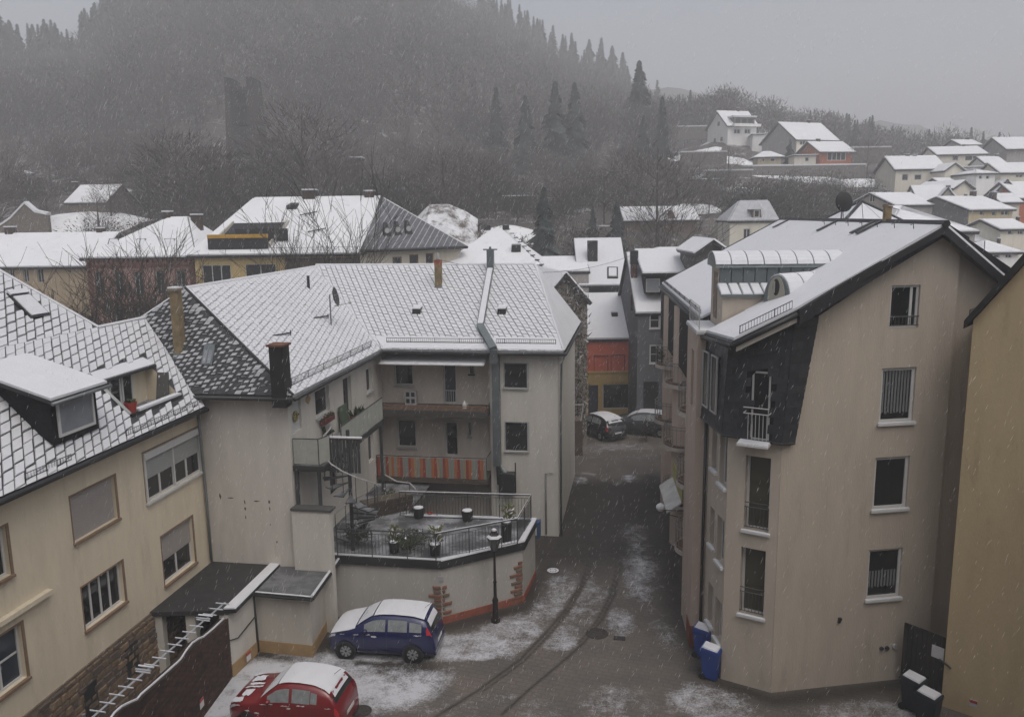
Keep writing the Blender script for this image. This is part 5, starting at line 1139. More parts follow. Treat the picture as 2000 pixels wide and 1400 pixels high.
swall = Wall((0, 0, 0), swU, swN); b = MB(); ok = []; LS = math.hypot(.32, 1.9)
for r in SWN:
    r = (max(min(r[0], r[2]), .1), max(r[1], .1), min(max(r[0], r[2]), LS-.06), r[3])
    if r[2]-r[0] > .2 and r[3]-r[1] > .5 and not any(not (r[2] < q[0]+.03 or r[0] > q[2]-.03 or r[3] < q[1] or r[1] > q[3]) for q in ok): ok.append(r)
swall.sheet(b, [(0, 0), (LS, 0), (LS, 8.2), (0, 8.2)], ok, .2); b.build('side_wall', BEIGE, ah)
for r in ok: swall.window(ah, r, cols=1, fw=.05, depth=.2, sill=WHITE, snow=True, gmat=GLASSB)
# projecting bay with tower, then the street front with rounded balconies
BY0, BY1, BX = 1.9, 4.3, -.72
bf = MB(); bw_ = Wall((BX, 0, 0), (0, 1, 0), (-1, 0, 0)); slit = [(2.6, 8.0, 3.2, 9.9)]
bw_.sheet(bf, [(BY0, 0), (BY1, 0), (BY1, 10.55), (BY0, 10.55)], slit, .25)
bf.poly([(BX, BY0, 0), (0, BY0, 0), (0, BY0, 10.55), (BX, BY0, 10.55)]); bf.poly([(BX, BY1, 0), (0, BY1, 0), (0, BY1, 10.55), (BX, BY1, 10.55)]); bf.poly([(BX+.25, 2.6, 8), (BX+.25, 3.2, 8), (BX+.25, 3.2, 9.9), (BX+.25, 2.6, 9.9)])
bay = bf.build('bay_wall', plaster('bay_render', (.41, .335, .28)), ah)
b = MB(); b.box((BX-.06, BY0-.05, 10.55), (.02, BY1+.05, 10.63)); b.box((BX-.04, BY0-.03, 10.63), (.0, BY1+.03, 10.68), 1); b.build('bay_coping', [GREYW, SNOW], bay)
railing(bay, [(BX+.05, BY1-.05, 10.66), (BX+.05, BY0+.05, 10.66)], .75, .3, GREYW, name='bay_railing', mid=True, top=.02)
b = MB(); b.box((BX-.02, BY0-.02, 0), (.0, BY0+.8, .75)); b.build('rusty_base', mat('rust_red_base', (.17, .055, .03), .8, var=.3), bay)
tube_obj('downpipe', [(-.40, BY0-.1, 8.0), (-.40, BY0-.1, .05)], .05, DARK, ah)
b = MB(); fw_ = Wall((0, 0, 0), (0, 1, 0), (-1, 0, 0)); hol = []
for z in (.3, 3.0, 5.7, 8.2):
    for y in (5.4, 8.8, 11.5, 15.5): hol.append((y, z+.02, y+1.0, z+2.05 if z < 8 else z+1.6))
fw_.sheet(b, [(BY1, 0), (19, 0), (19, 10.6), (BY1, 10.6)], hol, .22); b.build('street_wall', BEIGE, ah)
for h in hol: fw_.window(ah, h, cols=1, fw=.07, depth=.22, gmat=GLASSB, sill=WHITE if h[1] < .5 else None)
def balcony(cy, z, r=.88, par=.0, brown=True, turret=None, lab=None):
    t = b = MB(); n = 14
    arc = [(-r*.95*math.sin(math.pi*k/n)*1.0, cy+r*math.cos(math.pi*k/n)) for k in range(n+1)]
    b.hexa([(x, y, z-.16) for x, y in arc], [(x, y, z) for x, y in arc]); o = b.build('balcony', mat('balcony_rim', (.42, .38, .34), .8, var=.1), ah)
    b = MB(); b.hexa([(x*.94, cy+(y-cy)*.94, z+.001) for x, y in arc], [(x*.94, cy+(y-cy)*.94, z+.012) for x, y in arc]); b.build('floor', mat('rust_floor', (.12, .062, .035), .7, var=.35, scale=4), o)
    b = MB()
    for hh in (.12, .78, .92): b.tube([(x*.97, cy+(y-cy)*.97, z+hh) for x, y in arc], .017, 5)
    for k in range(0, n+1): x, y = arc[k]; b.tube([(x*.97, cy+(y-cy)*.97, z), (x*.97, cy+(y-cy)*.97, z+.92)], .01, 4)
    b.build('rail', mat('galvanised', (.22, .21, .2), .5, metal=.3), o)
    if turret:
        b = MB(); rr = r*.86
        b.lathe([(rr, turret), (rr, z-.16)], (0, cy, 0), 16, 0, R(90), R(270)); b.build('round_turret', plaster('turret_render', (.46, .375, .315)), ah)
    return o
balcony(5.75, 1.95); balcony(5.75, 4.5); balcony(5.75, 7.2)
balcony(10.8, 1.95); balcony(10.8, 4.5, turret=None); balcony(10.8, 7.2); balcony(15.2, 4.5); balcony(15.2, 7.2)
for cy in (5.75, 10.8, 15.2):
    b = MB(); b.lathe([(.6, 0), (.6, 10.5)], (.12, cy, 0), 14, 0, R(95), R(265)); b.build('round_turret', plaster('turret_render', (.46, .375, .315)), ah)
# awning over the shop front
aw = thing_in('shop_awning', 'small grey white snow-dusted awning with yellow green valance on the lane front', 'awning', S)
b = MB(); y0, y1 = 6.7, 9.9
b.hexa([(-.5, y0, 3.25), (-.5, y1, 3.25), (-1.05, y1, 2.85), (-1.05, y0, 2.85)], [(-.5, y0, 3.31), (-.5, y1, 3.31), (-1.05, y1, 2.91), (-1.05, y0, 2.91)]); b.build('canopy', mat('awning_grey', (.45, .45, .44), .8, var=.2, scale=2), aw)
b = MB(); b.hexa([(-.50, y0-.01, 3.32), (-.50, y1+.01, 3.32), (-.46, y1+.01, 3.32), (-.46, y0-.01, 3.32)], [(-.50, y0-.01, 4.0), (-.50, y1+.01, 4.0), (-.46, y1+.01, 4.0), (-.46, y0-.01, 4.0)]); b.build('sign_board', mat('yellow_green', (.34, .31, .12), .8, var=.15), aw)
b = MB(); b.tube([(-.5, y0, 2.7), (-1.05, y0, 2.84)], .02, 4); b.tube([(-.5, y1, 2.7), (-1.05, y1, 2.84)], .02, 4); b.build('arm', IRON, aw)
# street lamp shade sticking out beside the awning
# mansard slate skirt at the corner
ro = np.array((0, 0, 10.79)); tn = math.tan(R(28)); rN = (-tn, 0, 1)
rp_ = lambda x, y, h=0.: S.plane(x, y, (-.1, 0, 10.8+h), rN); rz_ = lambda x, y, h=0.: (x, y, 10.8+tn*(x+.1)+h)
bot = [(-.54, 1.88, 7.9)]; c1 = np.array((-.22, -.08, 7.86)); c0 = np.array(ks(1.56, -.2, 7.82)); g1 = np.array(ms(.32, -.13, 7.8)); g1b = np.array(ms(.32, .02, 7.8))
tc1 = np.array((-.12, -.3, 10.72)); tc0 = np.array(ks(1.75, -.22, 11.35)); tg = np.array(ms(.86, -.13, 11.42)); tgb = np.array(ms(.86, .02, 11.4)); ts = np.array((-.42, 1.88, 10.66))
bs = np.array((-.54, 1.88, 7.9)); inn = np.array(ks(.9, 1.2, 7.9)); inn2 = np.array(ks(.9, 1.2, 10.9))
b = MB(); b.hexa([bs, c1, c0, g1, g1b, inn], [ts, tc1, tc0, tg, tgb, inn2]); skirt = b.build('slate_mansard', SLATEW, ah)
# slate courses on the skirt faces
rg = random.Random(11)
scm = [mat('hung_slate_a', (.026, .029, .034), .5, var=.3, scale=6), mat('hung_slate_b', (.034, .037, .042), .45, var=.3, scale=6)]
def course(q0, q1, t0, t1, skip=None):
    A, B, C, D = [np.array(v, float) for v in (q0, q1, t1, t0)]; w_ = np.linalg.norm(B-A); h_ = np.linalg.norm(D-A); n_ = nrm(np.cross(B-A, D-A)); 
    if n_@(A-np.array((1.5, 1.2, 9))) < 0: n_ = -n_
    nc_, nr_ = max(int(w_/.26), 1), int(h_/.2); bl = lambda u, v, o: (A*(1-u)+B*u)*(1-v)+(D*(1-u)+C*u)*v+n_*o
    for j in range(nr_):
        for i in range(nc_+(j % 2)):
            u0, u1 = max((i-(.5 if j % 2 else 0))/nc_, 0), min((i+1-(.5 if j % 2 else 0))/nc_, 1); v0, v1 = j/nr_, (j+1.12)/nr_
            if skip and skip(bl((u0+u1)/2, (v0+v1)/2, 0)): continue
            yield [bl(u0+.003, v0, .016), bl(u1-.003, v0, .016), bl(u1-.003, min(v1, 1), .003), bl(u0+.003, min(v1, 1), .003)], [bl(u0+.003, v0, .03), bl(u1-.003, v0, .03), bl(u1-.003, min(v1, 1), .009), bl(u0+.003, min(v1, 1), .009)]
dq = rect(fk, 0, (1473, 719), (1508, 727), (1507, 858), (1470, 848)); FD = (np.array(cwall.P(dq[0], dq[1], .2)), np.array(cwall.P(dq[2], dq[3], .2)))
na = 0; rest = MB()
skipf = lambda p: dq[0]-.05 < (p-cwall.O)@cwall.U < dq[2]+.04 and dq[1] < p[2] < dq[3]+.08
for args in ((c1, c0, tc1, tc0, skipf), (c0, g1, tc0, tg, None), (bs, c1, ts, tc1, None)):
    for q, t in course(*args):
        if na < 300: b = MB(); b.hexa(q, t); b.build('hung_slate', rg.choice(scm), skirt); na += 1
        else: rest.hexa(q, t, rg.randrange(2))
if rest.f: rest.build('hung_slate_field', scm, skirt, kind='stuff')
b = MB(); b.tube([bs, c1, c0, g1], .045, 5); b.build('drip_edge', DARK, skirt)
# french window in the mansard
mw = Wall(cwall.O, cwall.U, cwall.N); mw.window(ah, (dq[0], dq[1]-.05, dq[2], dq[3]), cols=1, fw=.055, depth=-.16, fmat=GREYW, name='mansard_window', label='tall mansard window with a small guard rail', gmat=mat('brownish_glass', (.03, .024, .018), .1))
b = MB(); a0, z0, a1, z1 = dq
for zz in (z0+.95, z0+.78): b.tube([cwall.P(a0-.14, zz, .52), cwall.P(a1+.04, zz, .52)], .02, 5)
for k in range(6): b.tube([cwall.P(a0+k*(a1-a0)/5, z0, .5), cwall.P(a0+k*(a1-a0)/5, z0+.78, .52)], .012, 4)
for a in (a0-.14, a1+.04): b.tube([cwall.P(a, z0+.78, .52), cwall.P(a, z0+.78, .1)], .015, 4)
b.build('guard_rail', GREYW, ah)
b = MB(); b.prism([cwall.P(a0-.3, z0-.16, .1), cwall.P(a1+.06, z0-.16, .1), cwall.P(a1+.06, z0-.2, .55), cwall.P(a0-.3, z0-.2, .55)], (0, 0, .07)); b.prism([cwall.P(a0-.28, z0-.088, .12), cwall.P(a1+.04, z0-.088, .12), cwall.P(a1+.04, z0-.128, .53), cwall.P(a0-.28, z0-.128, .53)], (0, 0, .03), 1); b.build('window_ledge', [WHITE, SNOW], ah)
m2 = Wall(np.array((-.24, 0, 0)), swU, swN)
for y0 in (.35, 1.15): m2.window(ah, (y0, 8.35, y0+.55, 10.1), cols=1, fw=.04, depth=-.02, name='mansard_side_window', gmat=GLASS, fmat=GREYW)
# roof: one big slope to the lane, one behind
rid0, rid1 = (5.65, .1, 13.6), (5.65, 18.9, 13.6)
e1, e0, e2 = (-.52, 1.86), (-.2, -1.0), (1.5, -1.16)
rg_ = [e1, e0, e2, (5.65, -.12), (5.65, 18.9), (-.34, 18.7), (-.34, BY1+.1), (1.0, BY1+.1), (1.0, BY0-.04)]
def slab(pts, th_, h0=0): return [np.array(rz_(x, y, h0)) for x, y in pts], np.array((0, 0, th_))
ra = [e1, e0, e2, (5.65, -.12), (5.65, 1.86)]; rb = [(.62, 1.86), (5.65, 1.86), (5.65, 4.4), (.62, 4.4)]; rc = [(-.34, 4.4), (5.65, 4.4), (5.65, 18.9), (-.34, 18.7)]
b = MB()
for q in (ra, rb, rc): P_, v_ = slab(q, -.2); b.prism(P_, v_)
rf_ = b.build('roof', DARK, ah); b = MB()
def ins(pts, d):
    c = np.mean(pts, axis=0); return [tuple(np.array(p)+(c-np.array(p))*d/np.linalg.norm(c-np.array(p))) for p in pts]
sn = [[(e1[0]+.06, 1.86), (e0[0]+.08, -.92), (1.5, -1.08), (5.6, -.06), (5.6, 1.86)], [(.7, 1.86), (5.6, 1.86), (5.6, 4.4), (.7, 4.4)], [(-.26, 4.4), (5.6, 4.4), (5.6, 18.85), (-.26, 18.62)]]
for q in sn: b.prism([np.array(rz_(x, y, .004)) for x, y in q], (0, 0, .075))
b.build('snow_cover', SNOW, rf_)
roof_face(ah, [(5.65, -.12, rz_(5.65, 0)[2]), (5.65, 18.9, rz_(5.65, 0)[2]), (12.3, 19, 9.95), ms(9.6, .1, 10.2)], .2, .07, .05, 'rear_roof')
rzt = rz_(5.65, 0)[2]
b = MB(); b.tube([(5.65, -.14, rzt+.05), (5.65, 18.95, rzt+.05)], .11, 6); b.build('ridge_cap', DARK, rf_)
# dark verge board along the gable
def board(p, q, h, w_, m, name):
    p, q = np.array(p), np.array(q); n_ = nrm(np.cross(q-p, (0, 0, 1)))*w_; b = MB(); b.hexa([p-(0, 0, h), q-(0, 0, h), q-(0, 0, h)+n_, p-(0, 0, h)+n_], [p, q, q+n_, p+n_]); return b.build(name, m, ah)
vb = ms(4.52, -.16, 0); e2z = rz_(*e2)
apex = (5.55, -.14, rz_(5.55, 0)[2]+.04)
gN = np.array(gwall.N); ap_ = np.array(M.py(1840, 437, -.12)); ap_ = np.array(S.loc(M.wor(ap_)))
lo_ = np.array((e2[0], e2[1], e2z[2]+.03)); lo2 = lo_+(ap_-lo_)*0
board(lo_-np.array((0, .02, 0)), ap_+np.array((0, 0, .06)), .42, .12, mat('verge_slate', (.02, .021, .024), .6, var=.3, scale=8, bump=.4), 'verge_board')
pr_ = np.array(ms(5.15, -.14, 0)); sl_r = (12.60-13.86)/(6.64-4.51)
r1_ = np.array(ms(5.2, -.14, 13.92+sl_r*.69)); r2_ = np.array(ms(5.2, .0, 13.92+sl_r*.69)); r3_ = np.array(ms(9.6, .0, 13.92+sl_r*5.1))
board(ap_+np.array((0, 0, .06)), r1_, .42, .12, MATS['verge_slate'], 'verge_board'); board(r2_, r3_, .42, .12, MATS['verge_slate'], 'verge_board')
b = MB(); b.hexa([ap_-(0, 0, .3), r1_-(0, 0, .3), r1_-(0, 0, .3)+np.array((0, 1, 0)), ap_-(0, 0, .3)+np.array((0, 1, 0))], [ap_, r1_, r1_+np.array((0, 1, 0)), ap_+np.array((0, 1, 0))]); b.build('verge_roof_strip', DARK, ah)
# pale soffit beam, gutters and snow guard over the corner
p, q = np.array(rz_(e0[0]+.15, e0[1]+.02, -.34)), np.array(rz_(e2[0]+.12, e2[1]+.02, -.34)); n_ = np.array(cwall.N)
b = MB(); b.hexa([p-n_*.3, q-n_*.3, q+n_*.04, p+n_*.04], [p-n_*.3+(0, 0, .17), q-n_*.3+(0, 0, .17), q+n_*.04+(0, 0, .17), p+n_*.04+(0, 0, .17)]); b.build('soffit_beam', mat('soffit_pale', (.42, .39, .35), .8), ah)
tube_obj('gutter', [np.array(rz_(*e0, -.1))+(0, -.06, 0), np.array(rz_(*e2, -.1))+(0, -.06, 0)], .07, DARK, ah); tube_obj('gutter', [np.array(rz_(*e1, -.1))+(-.06, 0, 0), np.array(rz_(*e0, -.1))+(-.06, 0, 0)], .07, DARK, ah); tube_obj('gutter', [np.array(rz_(-.36, 18.7, -.1)), np.array(rz_(-.36, 4.4, -.1))], .07, DARK, ah)
snow_guard(ah, np.array(rz_(e0[0]+.25, e0[1]+.16, .06)), np.array(rz_(e2[0]-.1, e2[1]+.16, .06)), .24, .085)
snow_guard(ah, np.array(rz_(-.2, 18.2, .06)), np.array(rz_(-.2, 5.0, .06)), .16, .14)
b = MB(); b.tube([np.array(rz_(-.34, 18.75, .05)), np.array((5.65, 18.95, rzt+.05))], .07, 5); b.build('far_verge', DARK, rf_)
b = MB(); b.box((-.3, BY1+.1, 8.0), (-.02, 18.6, 10.45)); b.build('street_mansard', SLATEW, ah)
# barrel-roofed cross dormer with zinc sides, stepping down towards the camera
fy = lambda y: rz_(0, y)[2]
dz = S.px(1376, 520, -.05)[2]; dl = S.px(1382, 576, -.05)
XR = lambda z: (z-10.8)/tn-.1       # where height z meets the roof slope
DM0, DM1, DM2 = 1.95, 2.7, 4.25; zl_, zu0, zu1 = 11.62, 11.95, 12.62
q = S.py(1382, 577, DM0); zl_ = q[2]; q2 = S.py(1377, 550, DM1); q3_ = S.py(1377, 522, DM1); zu0, zu1 = max(q2[2], zl_+.25), max(q3_[2], zl_+.85)
b = MB(); b.poly([(0.02, DM0, 10.4), (XR(zl_), DM0, zl_), (0.02, DM0, zl_)]); b.poly([(.02, DM0, 10.4), (.02, DM2, 10.4), (.02, DM2, zu1), (.02, DM1, zu1), (.02, DM1, zl_+.2), (.02, DM0, zl_)]); b.poly([(0.02, DM2, 10.4), (XR(zu1), DM2, zu1), (0.02, DM2, zu1)]); dmo = b.build('cross_dormer', BEIGE, ah)
b = MB(); fwd = Wall((0.02, 0, 0), (0, 1, 0), (-1, 0, 0)); fwd.bar(b, 3.0, 10.9, 3.7, 12.4, 0, .02); b.build('dormer_slit_panel', mat('slit_shade', (.2, .155, .125), .9), dmo)  # shade of the sunk slit put into a darker raised bar
b = MB(); b.hexa([(-.06, DM0-.12, zl_-.05), (XR(zl_)+.3, DM0-.12, zl_-.05), (XR(zl_)+.3, DM1, zl_+.2), (-.06, DM1, zl_+.2)], [(-.06, DM0-.12, zl_+.03), (XR(zl_)+.3, DM0-.12, zl_+.03), (XR(zl_)+.3, DM1, zl_+.28), (-.06, DM1, zl_+.28)]); lowr_ = b.build('lower_zinc_roof', ZINC, dmo)
xe = XR(zl_)+.25
for k in range(6):
    x0 = -.04+k*(xe+.04)/6; x1 = -.04+(k+1)*(xe+.04)/6-.04
    b = MB(); b.hexa([(x0, DM0-.08, zl_+.04), (x1, DM0-.08, zl_+.04), (x1, DM1-.02, zl_+.28), (x0, DM1-.02, zl_+.28)], [(x0+.02, DM0-.06, zl_+.08), (x1-.02, DM0-.06, zl_+.08), (x1-.02, DM1-.03, zl_+.32), (x0+.02, DM1-.03, zl_+.32)]); b.build('snow_panel', SNOW, lowr_)
xw = XR(zu1)
for k in range(9):
    x0 = .02+k*(xw)/9; x1 = .02+(k+1)*xw/9
    b = MB(); b.hexa([(x0+.012, DM1-.03, zl_+.26), (x1-.012, DM1-.03, zl_+.26), (x1-.012, DM1+.05, zl_+.26), (x0+.012, DM1+.05, zl_+.26)], [(x0+.012, DM1-.03, zu1), (x1-.012, DM1-.03, zu1), (x1-.012, DM1+.05, zu1), (x0+.012, DM1+.05, zu1)]); b.build('zinc_panel', ZINC, dmo)
rr = (DM2-DM1)/2+.12; cyb = (DM2+DM1)/2; L_ = XR(zu1+.45)+.4
for k in range(9):
    x0 = -.12+k*L_/9; x1 = -.12+(k+1)*L_/9-.035
    for (ra_, m, nm) in ((rr, ZINC, 'barrel_sheet'), (rr+.045, SNOW, 'barrel_snow')):
        b = MB(); n = 10; sq = .52
        a0_, a1_ = (0, math.pi) if m is ZINC else (.22, math.pi-.22)
        if m is ZINC: x1_ = x1+.035
        else: x1_ = x1
        A = [(x0, cyb-ra_*math.cos(a0_+(a1_-a0_)*i/n), zu1-.04+ra_*sq*math.sin(a0_+(a1_-a0_)*i/n)) for i in range(n+1)]
        b.hexa(A, [(x1_, p[1], p[2]) for p in A]); b.build(nm, m, dmo)
# round-headed louvre dormer
pc = rp_(1516, 588); hw = .42
ed = thing_in('round_dormer', 'small round-headed zinc dormer with an arched louvre on the snowy slope', 'dormer', S)
n = 12; H_ = .95; th_r = R(38); dv = np.array((math.cos(th_r), math.sin(th_r), 0)); sv = np.array((-math.sin(th_r), math.cos(th_r), 0)); o3 = np.array(pc)+np.array((.0, 0, 0))
def arch(r_, hgt, d, dz=-.1, k0=0, k1=12, sc=1.): return [o3+dv*d+sv*(-r_*math.cos(math.pi*i/n))*sc+np.array((0, 0, dz+hgt*math.sin(math.pi*i/n)**.8)) for i in range(k0, k1+1)]
Ld = H_/(tn*math.cos(th_r))+.25
b = MB(); b.hexa(arch(hw*1.15, H_, 0, -.18), arch(hw*1.05, H_, Ld, -.18)); b.build('barrel', ZINC, ed)
for k in range(3):
    d0_ = .05+k*(Ld-.3)/3; d1_ = d0_+(Ld-.3)/3-.05; b = MB(); b.hexa(arch(hw*1.17, H_, d0_, -.13, 1, 11), arch(hw*1.15, H_, d1_, -.13, 1, 11)); b.build('snow_cover', SNOW, ed)
b = MB(); b.hexa(arch(hw*.74, H_*.76, -.025, .02), arch(hw*.74, H_*.76, .0, .02)); b.build('louvre_panel', mat('pale_panel', (.33, .315, .265), .7), ed)
circ = lambda d: [o3+dv*d+sv*(.12*math.cos(2*math.pi*i/16))+np.array((0, 0, .42+.25*math.sin(2*math.pi*i/16))) for i in range(16)]
b = MB(); b.hexa(circ(-.04), circ(-.026)); b.build('arched_opening', DARK, ed)
b = MB(); p_ = o3+dv*-.055+sv*.03+np.array((0, 0, .24)); b.obox(p_, sv*.06, dv*.012, (0, 0, .36)); b.build('louvre_bar', MATS['pale_panel'], ed)
# things along the ridge
rdg = lambda x: (lambda q: np.array((5.65, q[1], rzt)))(S.px(x, 432, 5.65))
for x, w_ in ((1640, .55), (1712, .5), (1725, .4), (1545, .35)):
    q = rdg(x); b = MB(); c = np.array(rz_(5.25, q[1], .085)); b.hexa([c+(-.45, -.12, -.2), c+(.35, -.12, .18), c+(.35, .12, .18), c+(-.45, .12, -.2)], [c+(-.45, -.1, -.16), c+(.35, -.1, .24), c+(.35, .1, .24), c+(-.45, .1, -.16)]); b.build('roof_vent_strip', DARK, rf_)
q = rdg(1732); t = thing('brick_chimney', 'slim pale brick chimney on the ridge of the beige apartment house', 'chimney', tuple(S.wor(q+np.array((0, 0, -.1)))), 5)
zz = S.loc(gy(1732, 405, S.wor(q)[1]))[2]-q[2]; b = MB(); b.box((-.1, -.12, -.3), (.1, .12, zz+.1)); b.build('shaft', BRICKY, t); b = MB(); b.box((-.12, -.14, zz+.1), (-.02, .14, zz+.2)); b.box((.03, -.14, zz+.1), (.12, .14, zz+.15)); b.build('cap', BRICKY, t)
q = rdg(1643); t = thing('ridge_satellite_dish', 'big dark satellite dish on a pole on the ridge of the beige apartment house', 'satellite dish', tuple(S.wor(q)), 5)
hz = S.loc(gy(1648, 394, S.wor(q)[1]))[2]-q[2]; sc = np.linalg.norm(S.wor(q)-cC)/1600
b = MB(); b.tube([(0, 0, -.2), (0, 0, hz)], .035, 6); b.tube([(.1, 0, -.1), (.05, .1, hz)], .015, 4); b.build('pole', ZINCP, t)
b = MB(); b.lathe([(a*sc*18, z_) for a, z_ in prof_d] if False else [(.001, .06), (sc*8, .04), (sc*15, .0), (sc*18, -.04), (sc*18, -.055), (sc*15, -.02), (sc*8, .02), (.001, .04)], (0, 0, 0), 20)
m_ = Matrix.Translation((.1, 0, hz)) @ Matrix.Rotation(R(82), 4, 'X') @ Matrix.Rotation(R(20), 4, 'Y'); b.v = [tuple(m_ @ Vector(v)) for v in b.v]; b.build('dish', mat('dish_black', (.02, .021, .022), .6), t, True)
b = MB(); b.tube([(.1, 0, hz-.3), (.15, .5, hz-.1)], .012, 4); b.build('arm', DARK, t)
for k in range(7):
    y = 1.2+k*1.5; c = np.array(rz_(5.3, y, .09)); t = thing('ridge_hook', 'small snow hook below the ridge of the beige apartment house', 'hook', tuple(S.wor(c)), 5, 'snow hooks below the ridge'); b = MB(); b.tube([(0, 0, -.02), (-.02, 0, .13), (-.1, 0, .1)], .013, 4); b.build('bar', DARK, t)
# little things on the gable wall
t = thing('wall_lamp', 'small dark wall bracket low on the beige gable wall', 'bracket', tuple(M.wor(M.py(1638, 1210, 0.))), -8.7); b = MB(); b.hexa([(-.03, -.06, -.08), (.03, -.06, -.08), (.03, .0, -.08), (-.03, 0, -.08)], [(-.03, -.1, .08), (.06, -.1, .08), (.06, 0, .08), (-.03, 0, .08)]); b.build('body', DARK, t); t.name = 'wall_bracket'
for k, (x, y) in enumerate(((1721, 1265), (1732, 1264), (1747, 1261))):
    t = thing('vent_outlet', ['left of three round vent outlets', 'middle of three round vent outlets', 'largest and right of three round vent outlets'][k]+' on the gable wall', 'vent', tuple(M.wor(M.py(x, y, 0.))), -8.7, 'vents on the gable wall'); b = MB(); b.lathe([(.001, -.06), (.06+.02*(k == 2), -.06), (.065+.02*(k == 2), -.001)], (0, 0, 0), 10, axis='y'); b.build('pipe', GREYW if k == 2 else IRON, t)
# ---------------------------------------------------------------- ochre house at the right edge
oc = gz(1845, 1380); oy = oc[1]
OF = Fr((12.42, 21.85), 41.)
oh = thing_in('ochre_house', 'ochre rendered house wall with dark verge filling the right edge', 'house', OF)
b = MB(); dd = 3.2; zt0, zt1 = 11.35, 11.35+dd*1.42
b.poly([(0, 0, 0), (dd, 0, 0), (dd, 0, zt1), (0, 0, zt0)]); b.poly([(0, 0, 0), (0, 5.2, 0), (0, 5.2, zt0), (0, 0, zt0)]); b.poly([(dd, 0, 0), (2*dd, 0, 0), (2*dd, 0, zt0), (dd, 0, zt1)]); b.poly([(2*dd, 0, 0), (2*dd, 5.2, 0), (2*dd, 5.2, zt0), (2*dd, 0, zt0)]); b.poly([(0, 5.2, 0), (2*dd, 5.2, 0), (2*dd, 5.2, zt0), (dd, 5.2, zt1), (0, 5.2, zt0)]); b.build('wall', YELL, oh)
for s_ in (0, 1):
    m_ = (lambda x: x) if s_ == 0 else (lambda x: 2*dd-x)
    b = MB(); b.hexa([(m_(-.18), -.22, zt0-.22), (m_(dd), -.22, zt1+.02), (m_(dd), 5.4, zt1+.02), (m_(-.18), 5.4, zt0-.22)], [(m_(-.18), -.22, zt0-.0), (m_(dd), -.22, zt1+.42), (m_(dd), 5.4, zt1+.42), (m_(-.18), 5.4, zt0)]); o = b.build('roof', mat('black_verge', (.018, .017, .016), .7, var=.3), oh)
    b = MB(); b.hexa([(m_(-.1), -.1, zt0+.02), (m_(dd), -.1, zt1+.43), (m_(dd), 5.3, zt1+.43), (m_(-.1), 5.3, zt0+.02)], [(m_(-.1), -.1, zt0+.09), (m_(dd), -.1, zt1+.5), (m_(dd), 5.3, zt1+.5), (m_(-.1), 5.3, zt0+.09)]); b.build('snow_cover', SNOW, o)
snow_guard(oh, (-.1, 0, zt0+.05), (-.1, 2.5, zt0+.05), .22, .14)
t = thing('wall_sign', 'small red and white notice plate low on the ochre wall', 'sign', tuple(OF.wor(OF.py(1901, 1375, 0.))), 41)
b = MB(); b.box((-.1, -.02, -.06), (.1, -.003, .14)); b.build('plate', mat('sign_grey', (.45, .45, .46), .5), t); b = MB(); b.box((-.1, -.024, .05), (.1, -.0205, .14)); b.build('red_band', mat('sign_red', (.36, .05, .045), .5), t)
t = thing('wall_hook', 'black iron hook on the edge of the ochre wall above the bins', 'hook', tuple(OF.wor(OF.py(1856, 1300, 0.))), 41); b = MB(); b.tube([(-.3, -.02, .12), (-.05, -.06, .02), (.03, -.05, -.05)], .03, 5); b.build('bar', DARK, t)
# gate between the houses
GF = Fr((11.75, 22.95), 52.)
gt = thing_in('yard_gate', 'dark timber gate with a white notice between the beige gable and the ochre house', 'gate', GF)
q = GF.py(1762, 1212, 0.); 
for k in range(12):
    b = MB(); x0 = k*.14; b.box((x0, -.03, .05), (x0+.13, .03, 2.05-.0*k)); b.build('board', mat('gate_board', (.022, .02, .017), .8, var=.3), gt)
b = MB(); b.box((0, .03, 1.7), (1.7, .07, 1.8)); b.box((0, .03, .3), (1.7, .07, .4)); b.build('rail', WOODD, gt)
b = MB(); b.box((.85, -.045, 1.35), (1.2, -.031, 1.72)); b.build('notice', WHITE, gt)
